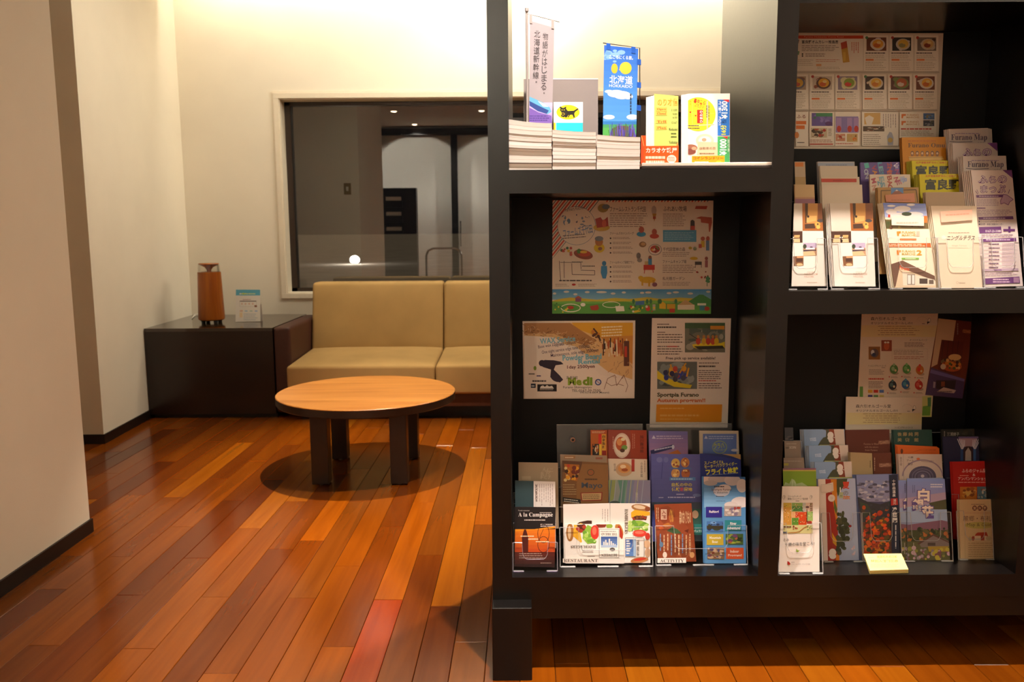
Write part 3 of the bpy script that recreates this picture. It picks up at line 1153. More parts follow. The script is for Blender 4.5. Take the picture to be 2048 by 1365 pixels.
# ---- grey card behind
pl = Plane(2.200, TOPZ, 3)
o, p = leaf('display_board', 'plain grey board standing behind the banner and the stacks', 'board', Z1, (298, 540), (806, 536), pl, color='#7f7672', th=.004)
MB().add([pl.hit(*Z1(498, 537), .0004), pl.hit(*Z1(806, 536), .0004), pl.hit(*Z1(806, 541), .0004), pl.hit(*Z1(498, 542), .0004)], [(3, 2, 1, 0)], C('#efe9e2')).build('edge_strip', 'ink', o)

# ---- small white card with a cat emblem
pl = Plane(2.135, TOPZ, 4)
o, p = leaf('emblem_card', 'small white card with a black cat in a yellow oval', 'card', Z1, (503, 697), (702, 697), pl, color='#eeebe6', th=.003, seed=3)
p.ell(601, 766, 79, 50, '#f0d21c', 30)
K = '#161310'
p.poly([(560, 742), (585, 740), (600, 758), (640, 756), (664, 742), (672, 748), (650, 764), (644, 778), (648, 800), (640, 804), (630, 784), (604, 786), (590, 804), (578, 800), (584, 778), (564, 770)], K)
p.poly([(548, 728), (556, 742), (540, 735)], K).ell(566, 752, 20, 15, K).poly([(546, 726), (566, 738), (549, 750)], K).poly([(590, 726), (586, 748), (568, 738)], K)
p.poly([(556, 765), (580, 765), (586, 790), (572, 802), (552, 794)], K)
p.line([(660, 744), (672, 742)], 4, K).line([(636, 782), (642, 804)], 7, K).line([(612, 784), (600, 802)], 7, K)
p.ell(560, 751, 3.5, 3, '#f0d21c').ell(575, 751, 3.5, 3, '#f0d21c')
p.ring(566, 779, 12, 9, 2, '#f0d21c', 12)
p.rect(520, 838, 702, 905, '#22b7bd').rect(500, 838, 516, 905, '#f2c41c')
p.done(o)

# ---- blue upright banner
pl = Plane(2.140, TOPZ, 0)
o, p = leaf('banner', 'blue upright banner with white lettering over a lavender field', 'banner', Z1, (848, 308), (1080, 333), pl, (1066, 935), (838, 925), color='#2a63b8', mat='cloth', th=.0006, seed=4)
p.grad(835, 300, 1085, 860, '#2459b4', '#4f93d8', 12)
p.blobs(850, 340, 1000, 420, ['#5f8fce', '#78a4d8'], 14, 12, 32, .6)
p.text('こころにくる旅。', 884, 378, 1045, 405, '#e4ecf6', .006, 0, .05)
p.ell(994, 465, 41, 42, '#e8b53c', 24).poly([(955, 462), (948, 480), (965, 478)], '#e8b53c')
p.ell(918, 468, 22, 34, '#e3ab33', 18)
p.text('北海道', 884, 516, 1042, 574, '#f2f4f8', .012, 0, .05)
p.text('HOKKAIDO', 882, 578, 1040, 598, '#e6ecf6', .0, 0, .05)
p.ell(930, 640, 60, 26, '#cfdcef').ell(970, 650, 58, 28, '#e6ecf4').ell(1010, 660, 34, 18, '#d7e2f0').ell(880, 625, 30, 12, '#aac4e6')
p.vbody(1018, 640, 1038, 786, 1, '#20304a', .5)
p.ell(880, 800, 40, 16, '#bcd4ee').ell(1040, 800, 40, 18, '#cfe0f0')
p.rect(835, 828, 1085, 856, '#2c6fb0').rect(835, 850, 1085, 880, '#3f8a58').rect(835, 872, 1085, 940, '#4c9a4a')
p.poly([(880, 940), (900, 880), (940, 860), (1000, 858), (1050, 890), (1070, 940)], '#5a4a3a')
for i in range(46):
    x = 885 + 185 * p.rnd.random()
    y = 835 + 60 * p.rnd.random()
    p.line([(x, 940), (x + p.rnd.uniform(-14, 14), y)], 4, p.rnd.choice(['#3f3596', '#5a4ab0', '#2c2a6a', '#35602f']))
p.done(o, 'ink')
xa, xb = pl.hit(1206, 86, -.003), pl.hit(1279.5, 96, -.003)
xc = pl.hit(1281, 270, -.003)
MB().tube([xa, xb, Vector((xc.x, xc.y, TOPZ + .004))], .0012, 8).build('wire_frame', 'dark', o, True)
for x_, y_ in ((1217, 90), (1267, 97)):
    MB().prism([pl.hit(x_ - 4, y_ - 4, .0008), pl.hit(x_ + 4, y_ - 3, .0008), pl.hit(x_ + 4, y_ + 10, .0008), pl.hit(x_ - 4, y_ + 9, .0008)], -pl.n * .004).build('tape_loop', flat('loop_cloth', '#1d4fa6', .85, .2), o)
for k in range(3):
    y_ = 118 + k * 46
    MB().prism([pl.hit(1274, y_, .0008), pl.hit(1282, y_ + 1, .0008), pl.hit(1282, y_ + 12, .0008), pl.hit(1274, y_ + 11, .0008)], -pl.n * .004).build('tape_loop', bpy.data.materials['loop_cloth'], o)
MB().box(xc.x - .06, xc.x + .012, 2.13, 2.16, TOPZ, TOPZ + .005, .001).build('base', 'dark', o)

# ---- two flat booklets the small leaflet boxes stand on
y0b = D + .003
xb0, xb1 = PY(1284, 334, y0b).x, PY(1546, 336, y0b).x - .001
for i, (z0, z1, lab, c) in enumerate(((TOPZ + .0005, TOPZ + .007, 'booklet under the thin white one, coloured dark for the shade there', '#2a211c'),  # dark colour paints the shadow below the white booklet
                                      (TOPZ + .0075, TOPZ + .0145, 'thin white booklet lying flat under the leaflet boxes on the upper left shelf', '#e9dccb'))):
    tag(MB().box(xb0 + i * .001, xb1, y0b + i * .002, D + .20, z0, z1, .0006, 1).build('booklet', 'paper', color=C(c), origin=((xb0 + xb1) / 2, D + .1, z0)), lab, 'booklet')
BZ = TOPZ + .0150

# ---- orange box of karaoke leaflets
def open_box(name, label, cat, x0, x1, y0, y1, z0, hf, hb, t, col):
    o = thing(name, ((x0 + x1) / 2, (y0 + y1) / 2, z0), label, cat)
    MB().box(x0, x1, y0, y0 + t, z0, z0 + hf).build('front_panel', 'paper', o, color=C(col))
    MB().box(x0, x1, y1 - t, y1, z0, z0 + hb).build('back_panel', 'paper', o, color=C(col))
    for a in (x0, x1 - t):
        MB().prism([(a, y0 + t, z0), (a, y1 - t, z0), (a, y1 - t, z0 + hb), (a, y0 + t, z0 + hf)], (t, 0, 0)).build('side_panel', 'paper', o, color=C(col))
    MB().box(x0 + t, x1 - t, y0 + t, y1 - t, z0, z0 + t).build('floor_panel', 'paper', o, color=C(col))
    return o


yf = 2.000
xk0, xk1 = PY(1287.5, 310, yf).x, PY(1357, 310, yf).x
hk = PY(1320, 292, yf).z - BZ
o = open_box('leaflet_box', 'orange card box with white karaoke lettering beside the blue banner', 'box', xk0, xk1, yf, yf + .045, BZ, hk, hk * 1.7, .0015, '#e0581a')
pf = Plane(yf, BZ, 0)
p = Print(pf, [proj((xk0, yf, BZ + hk)), proj((xk1, yf, BZ + hk)), proj((xk1, yf, BZ)), proj((xk0, yf, BZ))], Z1, 5)
p.text('カラオケ歌屋', 1132, 1008, 1345, 1046, '#f5e9da', .03)
p.body(1130, 1060, 1268, 1084, 1, '#f3d9c4', .75, .05).body(1132, 1090, 1266, 1114, 1, '#f3d9c4', .75, .05)
p.ell(1308, 1086, 32, 28, '#f3e7da', 24).body(1284, 1070, 1332, 1102, 3, '#d0551c')
p.done(o)
pb = Plane(yf + .010, BZ + .002, 5)
o, p = leaf('leaflet', 'green leaflet with opening hours in the orange karaoke box', 'leaflet', Z1, (1190, 640), (1354, 656), pb, color='#c3cf6c', seed=6, copies=0)
p.text('のり才信', 1212, 672, 1350, 724, '#e2a03a', .02)
for i, (t, y) in enumerate((('Open', 748), ('Closed', 776), ('Tell', 832), ('Plan', 874))):
    p.rect(1200, y - 14, 1276, y + 12, '#d9bb54').text(serif(t), 1210, y - 9, 1270, y + 8, '#b7451c')
p.text('11:00', 1308, 744, 1346, 760, '#54602c').text('5:00', 1316, 772, 1346, 786, '#54602c').text('6:00', 1316, 796, 1346, 810, '#54602c').text('0167', 1308, 830, 1346, 846, '#54602c')
p.text(serif('Kokomi'), 1290, 874, 1348, 892, '#4a5424').body(1304, 902, 1346, 945, 2, '#54602c').text(serif('Yakume'), 1290, 962, 1348, 980, '#4a5424')
p.done(o)
for i in range(4):
    pb2 = pb.back(.006 * (i + 1))
    o, p = leaf('leaflet', ['white leaflet edge just behind the green leaflet in the orange box', 'second white leaflet edge in the orange box', 'third white leaflet edge in the orange box',
                            'rearmost white leaflet edge in the orange box'][i], 'leaflet', Z1, (1182 - 16 * i, 652 + 4 * i), (1300 - 6 * i, 656), pb2, color='#efe8dd')

# ---- sunflower map leaflets with coupons
xs0, xs1 = PY(1370, 310, yf).x, PY(1459, 310, yf).x
hs = PY(1400, 288, yf).z - BZ
o = thing('leaflet_holder', ((xs0 + xs1) / 2, yf + .02, BZ), 'small clear holder of sunflower map leaflets on the upper left shelf', 'holder')
MB().box(xs0, xs1, yf - .004, yf - .002, BZ, BZ + .045).build('front_panel', 'acrylic', o)
MB().box(xs0, xs1, yf + .040, yf + .042, BZ, BZ + .10).build('back_panel', 'acrylic', o)
MB().box(xs0, xs1, yf - .004, yf + .042, BZ, BZ + .0018).build('floor_panel', 'acrylic', o)
ps = Plane(yf + .006, BZ + .003, 6)
o, p = leaf('leaflet', 'white map leaflet with a big yellow sun disc', 'leaflet', Z1, (1420, 640), (1706, 638), ps, color='#eee6de', seed=7, copies=4, cdx=.0035, gap=.003,
            copy_label=None)
p.ell(1490, 780, 118, 116, '#f0dc2c', 40)
p.rect(1396, 900, 1620, 1060, '#eadfd2')
for x in (1450, 1490, 1552):
    p.line([(x, 690), (x, 880)], 3 if x != 1552 else 9, '#b3a65a' if x != 1552 else '#a9a3a0')
p.line([(1410, 860), (1600, 850)], 6, '#c8b7a0').line([(1420, 770), (1600, 775)], 3, '#c8b05a')
p.text('暑中盛ら', 1458, 680, 1540, 712, '#c2341c', .03, 14).text('ぶたさい', 1464, 712, 1530, 736, '#c2341c', .02, 14).text('食', 1428, 688, 1446, 716, '#c2641c', .02)
p.rect(1482, 750, 1522, 842, '#d02a1c').text('ひまわり', 1500, 756, 1520, 838, '#f6ece2', .02, -90)
p.ell(1436, 766, 6, 6, '#c2341c').ell(1472, 790, 6, 6, '#c2341c').line([(1436, 766), (1436, 800)], 2, '#c2341c')
p.body(1420, 850, 1500, 884, 2, '#4a3f3a').vbody(1540, 720, 1570, 840, 2, '#5a4a40')
p.rect(1622, 680, 1704, 926, '#2a6fc0').vtext('3コース 30分', 1628, 690, 1646, 860, '#dfe8f4').text('¥1300', 1648, 690, 1690, 812, '#f6f3ee', .03, -90).text('税込', 1650, 818, 1682, 842, '#1c2c4a', .02, -90).text('16分', 1642, 852, 1682, 920, '#f4dc2c', .03, -90)
p.poly([(1655, 680), (1700, 680), (1700, 700)], '#d02a2a')
p.rect(1622, 932, 1704, 1130, '#3c9a58').text('¥1000', 1636, 950, 1684, 1060, '#f4f3ee', .03, -90).poly([(1652, 932), (1690, 932), (1690, 950)], '#d02a2a').vtext('割引券', 1690, 950, 1703, 1040, '#e9f3ea')
p.ell(1535, 960, 62, 46, '#d8b8a0').ell(1535, 960, 44, 30, '#efd9c4').ell(1530, 955, 16, 12, '#b98c70')
p.ell(1440, 1010, 44, 24, '#8f5a44').ell(1434, 1036, 40, 20, '#7a4236').ell(1462, 1014, 18, 12, '#c79a7a')
p.done(o)
pc = Plane(yf - .0075, BZ + .003, 4)
o, p = leaf('card', 'tan name card leaning at the front of the small clear holder', 'card', Z1, (1488, 968), (1622, 972), pc, (1622, 1070), (1480, 1062), color='#d9bd9a', th=.0006, seed=8)
p.text('自動車の日', 1500, 1004, 1606, 1022, '#6a4a34').body(1498, 1040, 1604, 1056, 1, '#8a6a4c')
p.done(o)
pc = Plane(yf - .0105, BZ + .0004, 3)
o, p = leaf('sign_card', 'orange coin laundry card standing below the sun disc leaflets', 'card', Z1, (1447, 1066), (1670, 1064), pc, color='#ee9a1c', th=.0008, seed=9)
p.text('コインランドリー', 1456, 1070, 1660, 1090, '#7a3a10', .01).body(1466, 1098, 1570, 1116, 1, '#f8e8d0', .8).ell(1630, 1108, 20, 10, '#f3c23c')
p.done(o)

# ================================================================== LEFT LOWER BAY: pinned posters
pb = Plane(BP - .0012, ZF, 0)
o, p = leaf('poster', 'wide farm map poster with diagonal stripes at its top left', 'poster', Z2, (293, 86), (1189, 88), pb, (1175, 719), (291, 718), color='#e6dccb', th=.0006, seed=11)
for i in range(24):
    x = 300 + i * 17
    c = '#c8452c' if i % 2 == 0 else '#4a6270'
    p.line([(x, 80), (x - 300, 80 + 380)], 8 if i % 2 == 0 else 4, c)
p.poly([(560, 84), (1192, 84), (1180, 580), (290, 580), (290, 415)], '#e6dccb')
for i in range(34):
    x = 600 + i * 17
    p.line([(x, 86), (x - 7, 95)], 7 if i % 2 == 0 else 4, '#c8452c' if i % 2 == 0 else '#4a6270')
p.ell(426, 228, 107, 108, '#53708c', 40).ell(426, 228, 105, 106, '#e6dccb', 40)
p.text('Farmers Kitchen', 362, 122, 470, 142, '#4a4440', 0, -8)
p.photo(340, 168, 395, 240, ['#e6dccb', '#6a8cae', '#4f6c90', '#e6dccb'], 14, .3).photo(400, 160, 500, 236, ['#e6dccb', '#7c8fa6', '#4a5c74', '#e6dccb', '#e6dccb'], 18, .2)
p.text('ファームズ千代田', 352, 232, 515, 282, '#5c7fae', .012, -10)
p.body(350, 278, 480, 306, 2, '#6a625c', .35, .1, -.08)
p.text('ファームレストラン千代田', 612, 120, 812, 150, '#4a3c36', .004).body(612, 156, 822, 238, 7, '#8a7466', .3)
p.text('ふれあい牧場', 910, 118, 1040, 148, '#4a3c36', .004).body(908, 158, 1036, 234, 7, '#8a7466', .3)
p.ell(574, 130, 30, 24, '#a08a4a').ell(590, 122, 22, 14, '#6a7a86')
p.ell(566, 238, 46, 20, '#c8a64a').poly([(540, 240), (530, 190), (560, 180), (575, 200), (600, 178), (605, 230)], '#a8423a').ell(580, 215, 12, 22, '#c8604a')
p.ell(858, 142, 14, 26, '#b8aaa0').poly([(848, 160), (872, 160), (860, 205)], '#b8862c').rect(852, 176, 868, 190, '#b04a2c')
p.poly([(1092, 118), (1156, 118), (1150, 136), (1086, 134)], '#b0483a')
p.poly([(1060, 250), (1062, 200), (1072, 194), (1084, 202), (1086, 250)], '#4c4444').rect(1062, 228, 1086, 252, '#b0483a')
p.poly([(1090, 186), (1120, 176), (1180, 182), (1182, 210), (1170, 262), (1164, 262), (1162, 216), (1120, 210), (1118, 190)], '#b85a44')
p.text('ファームズのハンバーグ', 612, 262, 746, 278, '#4a3c36', .004)
for i in range(4):
    p.ell(616, 298 + i * 27, 5, 5, '#4a3c36', 8).body(628, 290 + i * 27, 742, 304 + i * 27, 2, '#8a7466', .34)
    p.ell(616, 458 + i * 27, 5, 5, '#4a3c36', 8).body(628, 450 + i * 27, 742, 464 + i * 27, 2, '#8a7466', .34)
p.ell(787, 275, 26, 14, '#3d8fb8').ell(788, 250, 15, 18, '#a8523a')
p.ell(860, 286, 26, 14, '#b0402c').ell(860, 262, 14, 17, '#a8523a')
p.rect(908, 252, 1094, 318, '#4f93b4').body(916, 262, 1080, 308, 5, '#9cc2d2', .3)
p.ell(553, 352, 30, 26, '#d2b41c').ell(552, 318, 22, 24, '#b3763c').ell(552, 300, 24, 14, '#7a828a').ell(558, 356, 12, 10, '#7a4a30')
p.ell(464, 388, 54, 26, '#8a4a34', 20, 12).ell(470, 384, 36, 16, '#b8523a').ell(440, 370, 12, 14, '#4a7a3c').ell(466, 374, 20, 8, '#d8b84a')
p.blobs(336, 352, 396, 392, ['#b0483a', '#d2b43c', '#3c6a4a', '#4a3c36'], 10, 5, 9)
p.ell(795, 332, 20, 16, '#8a6a44').ell(798, 330, 13, 9, '#c8a070')
p.ell(864, 361, 38, 32, '#a09890', 24).ell(864, 361, 33, 27, '#e9e2d6', 24).ell(864, 358, 27, 21, '#a83a2c').blobs(846, 344, 882, 374, ['#d8a83c', '#5a8a3c', '#e2d2b4', '#7a2a20'], 9, 4, 7)
p.text('千代田営林の森', 908, 348, 1032, 370, '#4a3c36', .004).body(906, 374, 1060, 402, 3, '#8a7466', .3)
p.ell(1130, 300, 12, 12, '#a8523a').rect(1120, 312, 1140, 348, '#d0b23c').rect(1108, 330, 1124, 352, '#b0483a').ell(1158, 300, 10, 14, '#a8523a').rect(1148, 310, 1166, 366, '#5c7a9a').ell(1060, 352, 10, 8, '#b8a02c').ell(1086, 356, 10, 10, '#7a8a6a')
p.line([(330, 424), (338, 530)], 3, '#5a504a').line([(357, 424), (358, 520)], 3, '#5a504a').line([(335, 432), (450, 432), (452, 470)], 3, '#5a504a').line([(400, 438), (402, 500), (528, 502), (528, 478), (450, 476)], 3, '#5a504a')
p.body(400, 424, 470, 436, 1, '#6a625c').body(458, 446, 530, 460, 1, '#6a625c').body(330, 526, 540, 540, 1, '#4a4440', .5)
p.ell(580, 438, 12, 14, '#3d7fae').poly([(564, 452), (596, 452), (598, 490), (590, 522), (572, 522), (562, 490)], '#3d84b4')
p.text('ファームキャンプ満喫プラン', 612, 424, 748, 440, '#4a3c36', .004)
p.ell(772, 396, 12, 18, '#6a625c').ell(778, 420, 14, 12, '#8a8078')
p.rect(800, 446, 862, 474, '#b83226').line([(806, 474), (804, 494)], 4, '#b83226').line([(852, 474), (854, 490)], 4, '#b83226').rect(826, 406, 846, 446, '#3d84b4').ell(836, 404, 9, 10, '#7a4a34').rect(806, 426, 826, 446, '#c8b27a')
p.ell(822, 530, 46, 18, '#d0aa28').rect(788, 528, 798, 562, '#c8a224').rect(826, 530, 836, 566, '#c8a224').rect(850, 530, 862, 560, '#b8921c').ell(784, 518, 14, 11, '#d0aa28').ell(862, 556, 14, 12, '#7a4a5a')
p.text('ファームキャンプ場', 906, 418, 1038, 438, '#4a3c36', .004).body(906, 444, 1096, 494, 5, '#8a7466', .3)
p.ell(1080, 410, 22, 9, '#c8a62c').rect(1086, 428, 1124, 446, '#4a443e').line([(1090, 446), (1088, 462)], 3, '#4a443e').line([(1122, 446), (1122, 462)], 3, '#4a443e').ell(1150, 410, 9, 10, '#8a4a3a').rect(1142, 420, 1158, 460, '#9a5a5a')
p.text('私光樹ガーデン', 906, 512, 1030, 532, '#4a3c36', .004).body(906, 540, 1060, 564, 3, '#8a7466', .3).blobs(1080, 484, 1160, 522, ['#b83a2c', '#8a4a3a'], 8, 4, 6)
p.line([(1154, 510), (1154, 566)], 4, '#4a7a4a').blobs(1146, 508, 1166, 545, ['#4a8a5a'], 6, 5, 9)
p.body(308, 550, 386, 568, 3, '#8a7466', .3).ell(411, 556, 11, 6, '#a82c20').body(436, 550, 540, 568, 3, '#8a7466', .3)
p.grad(290, 582, 1178, 640, '#3a84b8', '#7fb4cc', 5)
for x, y, r_ in ((370, 596, 16), (304, 606, 10), (486, 598, 14), (566, 598, 30), (630, 606, 14), (690, 600, 12), (792, 602, 12), (826, 600, 18), (942, 604, 14), (980, 599, 18), (1060, 606, 16), (1160, 596, 12), (420, 610, 12)):
    p.ell(x, y, r_, 6, '#d8d4c6', 12)
p.poly([(290, 648), (330, 636), (390, 628), (450, 632), (540, 640), (640, 630), (720, 636), (820, 626), (900, 636), (1000, 628), (1060, 632), (1178, 640), (1178, 660), (290, 660)], '#c2b23c')
p.rect(290, 650, 1178, 722, '#4f8f3c')
p.poly([(1050, 650), (1110, 612), (1130, 612), (1178, 640), (1178, 680), (1060, 670)], '#3a7a3c')
p.poly([(290, 652), (420, 646), (520, 652), (600, 648), (640, 660), (400, 664), (290, 662)], '#6aa84a').poly([(700, 650), (860, 644), (1000, 650), (960, 660), (760, 664)], '#7ab04a')
p.ring(394, 686, 56, 24, 5, '#e0dccc', 20).ring(620, 668, 50, 18, 4, '#e0dccc', 20)
p.ell(392, 684, 20, 10, '#a83a28').poly([(500, 676), (545, 668), (552, 690), (540, 700), (508, 698)], '#9a3a28').poly([(642, 676), (690, 676), (694, 704), (648, 706)], '#e8e2d4').ell(462, 668, 14, 10, '#e6e2d8')
p.rect(420, 628, 452, 652, '#7a4a6a').poly([(414, 632), (436, 618), (458, 632)], '#a8523a')
p.poly([(754, 650), (804, 645), (804, 668), (754, 672)], '#3d6a9a').ell(824, 690, 13, 14, '#c03a26').rect(850, 666, 866, 700, '#b0a69a')
p.poly([(888, 690), (888, 664), (906, 650), (924, 664), (924, 692)], '#d6b02c').rect(930, 664, 976, 692, '#c8a02c').poly([(946, 654), (980, 640), (1000, 660)], '#8a9a5a').rect(944, 690, 974, 712, '#b03426')
p.rect(990, 668, 1084, 696, '#d8ceb8').poly([(990, 670), (1034, 640), (1080, 668)], '#b89a6a').rect(1100, 660, 1148, 672, '#e0dccc').ell(1152, 690, 16, 12, '#a83a28').rect(1112, 672, 1140, 700, '#3d7a8a').poly([(742, 704), (782, 694), (784, 706), (748, 714)], '#d2b82c')
p.blobs(720, 676, 860, 712, ['#d8c03c', '#b03a2c', '#e2dccb', '#2f6a34'], 16, 4, 8).blobs(300, 660, 380, 712, ['#3a7a34', '#2f6a34', '#d6b83c'], 10, 4, 8)
for x in (820, 840, 886, 894, 980, 744):
    p.ell(x, 650, 8, 14, '#2f6a3c', 10)
p.done(o)

o, p = leaf('poster', 'hand lettered orange and white wax service poster', 'poster', Z2, (125, 760), (754, 756), pb, (749, 1190), (131, 1193), color='#e9ddd0', th=.0006, seed=12)
p.poly([(134, 770), (741, 768), (738, 1085), (600, 1040), (420, 900), (134, 840)], '#d9b27c')
p.poly([(400, 768), (741, 768), (741, 850), (560, 850), (420, 800)], '#d9a22c').poly([(560, 850), (741, 840), (738, 1000), (690, 960)], '#c98a3c')
p.poly([(134, 770), (390, 770), (540, 870), (480, 900), (300, 830), (134, 830)], '#a8784a')
for i in range(150):
    t = p.rnd.random()
    x, y = 140 + 420 * t + p.rnd.uniform(-30, 30), 775 + 90 * t + p.rnd.uniform(0, 70)
    p.line([(x, y), (x + p.rnd.uniform(-24, 24), y + p.rnd.uniform(-14, 14))], 3, p.rnd.choice(['#6a4a2c', '#8a5f38', '#c89a6a', '#d9c09a']))
for i in range(36):
    x = 570 + 140 * p.rnd.random()
    p.line([(x, 850 + 40 * p.rnd.random()), (x + p.rnd.uniform(-6, 6), 900 + 60 * p.rnd.random())], 7, p.rnd.choice(['#8a4a24', '#6a3a20', '#d9b27c', '#3d2a20', '#b4582c', '#e0cfae']))
p.rect(690, 870, 720, 1010, '#5a3426').rect(694, 900, 708, 960, '#b83a28')
for i in range(24):
    x, y = p.rnd.uniform(560, 730), p.rnd.uniform(985, 1100)
    p.line([(x, y), (x + p.rnd.uniform(-30, 30), y + p.rnd.uniform(-20, 26))], 3, '#b08a64')
p.line([(520, 800), (545, 830), (560, 870)], 9, '#4a2c1c').blobs(515, 800, 560, 850, ['#c87a2c', '#5a3420'], 8, 5, 10)
p.poly([(134, 840), (300, 850), (430, 930), (560, 1060), (740, 1090), (746, 1186), (134, 1188)], '#e9ddd0')
p.body(566, 786, 690, 850, 4, '#f0e0b8', .5, .1, -.05)
p.text('WAX Service', 222, 848, 420, 880, '#6fb6cc', .02, -5)
p.text('Base wax 1500yen', 212, 884, 356, 906, '#3a2a4a', .004, -9).text('+ top wax 1200yen', 290, 880, 420, 900, '#3a2a4a', .004, -9)
p.text('One night service edge tune 5500yen', 232, 906, 500, 930, '#3a2a4a', .004, -8).text('Maintenance, sole edge 3500yen', 282, 926, 550, 950, '#3a2a4a', .004, -7)
p.text('Powder Board', 348, 944, 566, 976, '#6fb6cc', .03, -3).text('Rental', 436, 972, 556, 998, '#6fb6cc', .03, -3)
p.text('1day 2500yen', 374, 1004, 528, 1028, '#5a1c24', .02, -2)
BD = '#2b2636'
p.poly([(216, 992), (250, 976), (300, 978), (340, 986), (354, 1000), (310, 1006), (300, 1030), (330, 1060), (352, 1086), (334, 1102), (300, 1090), (280, 1072), (284, 1030), (240, 1016)], BD).ell(234, 994, 18, 18, BD).ell(312, 1074, 34, 22, BD, 16, 30)
p.text('Me', 378, 1074, 456, 1118, '#8aa832', .05).text('di', 460, 1070, 516, 1118, '#7a9a2c', .05).ell(547, 1100, 18, 18, '#2c4a86').ell(547, 1100, 12, 12, '#c8d0dc').line([(537, 1092), (557, 1108)], 3, '#b83a2c')
p.text('真 春別館', 370, 1066, 432, 1084, '#3a2a2a').text('Furano Shimogoryo', 352, 1122, 510, 1138, '#2c2626', .004).text('TEL:0167-39-7500', 400, 1140, 560, 1154, '#2c2626', .004).text('090-6218-6854 (Masami)', 446, 1152, 608, 1166, '#2c2626', .004)
p.ell(195, 1022, 8, 12, '#7aa03a').body(160, 1046, 198, 1062, 1, '#4a4a44').body(204, 1058, 234, 1070, 1, '#3a3a6a', .6).body(180, 1086, 272, 1098, 1, '#3a3434', .7)
p.rect(172, 1108, 199, 1132, '#2a3340').body(175, 1114, 196, 1126, 1, '#c8ccd2', .6).rect(208, 1112, 316, 1152, '#15141a').poly([(222, 1136), (228, 1122), (240, 1118), (250, 1126), (262, 1116), (274, 1124), (290, 1120), (300, 1136)], '#e0dcd4').body(222, 1138, 300, 1146, 1, '#b0aca6')
p.line([(580, 1140), (600, 1080), (640, 1060), (650, 1120), (690, 1060), (712, 1120), (700, 1156)], 3, '#8a6a5a').line([(590, 1100), (620, 1120), (660, 1110), (690, 1120)], 3, '#8a6a5a')
p.done(o)

o, p = leaf('poster', 'tall white poster with two rafting photographs and an orange box', 'poster', Z2, (847, 743), (1287, 744), pb, (1268, 1354), (834, 1352), color='#ece3d8', th=.0006, seed=13)
p.body(876, 770, 946, 784, 1).body(876, 786, 986, 798, 1, '#3a302a', .7).body(876, 816, 930, 828, 1).body(876, 828, 1020, 884, 4, '#6a5d55', .4).body(876, 894, 1020, 950, 4, '#6a5d55', .4).body(930, 894, 996, 908, 1, '#c0392b')
WTR = ['#6a6a5c', '#8a8a7a', '#4c5a50', '#9a9a8c', '#74786a']
p.photo(1030, 769, 1254, 934, WTR, 30).rect(1030, 769, 1254, 800, '#3f5a3a').rect(1172, 786, 1250, 806, '#c8862c')
p.poly([(1070, 890), (1140, 880), (1230, 882), (1252, 874), (1252, 912), (1120, 916), (1080, 908)], '#d8c62c').poly([(1080, 900), (1240, 896), (1252, 912), (1110, 918)], '#2c2a20')
for x, c in ((1104, '#b03a28'), (1136, '#c8a02c'), (1160, '#a83228'), (1186, '#b0432c'), (1206, '#d0b02c')):
    p.ell(x, 872, 13, 20, c, 12).ell(x, 846, 8, 9, '#b0763c', 10)
p.line([(1054, 830), (1100, 860)], 4, '#2c2620')
p.text('Free pick up service available!', 924, 958, 1200, 978, '#3a2a24', .02)
p.photo(876, 986, 1098, 1138, ['#5c6460', '#7a8684', '#3c4844', '#8e9896'], 30)
p.poly([(876, 1034), (920, 1070), (1000, 1104), (1070, 1116), (1060, 1134), (970, 1126), (876, 1080)], '#d8c62c')
for i in range(16):
    p.ell(p.rnd.uniform(920, 1060), p.rnd.uniform(1020, 1096), 14, 16, p.rnd.choice(['#2c3a8a', '#a83a2c', '#20244a', '#d8a02c', '#3a3a4a']), 10)
for x0, y0, x1, y1 in ((1000, 1050, 1036, 994), (1040, 1070, 1052, 1020), (956, 1030, 950, 1000)):
    p.line([(x0, y0), (x1, y1)], 9, '#d09a2c')
p.body(1108, 986, 1224, 1000, 1, '#8a7c74').body(1108, 1004, 1204, 1016, 1, '#3a302a', .7).body(1106, 1030, 1250, 1086, 5, '#6a5d55', .4).body(1106, 1086, 1220, 1098, 1, '#c0392b').body(1106, 1102, 1244, 1138, 3, '#6a5d55', .4)
p.text('Sportpia Furano', 876, 1158, 1108, 1188, '#4a4a2c', .035).text('Autumn program!!', 874, 1190, 1144, 1218, '#c8662c', .035)
p.poly([(872, 1224), (1238, 1224), (1234, 1322), (868, 1322)], '#dd8f22').body(892, 1238, 1050, 1254, 1, '#e8b060').body(892, 1276, 1146, 1292, 1, '#e8b060', .6).body(892, 1300, 1060, 1312, 1, '#e8b060')
p.done(o)
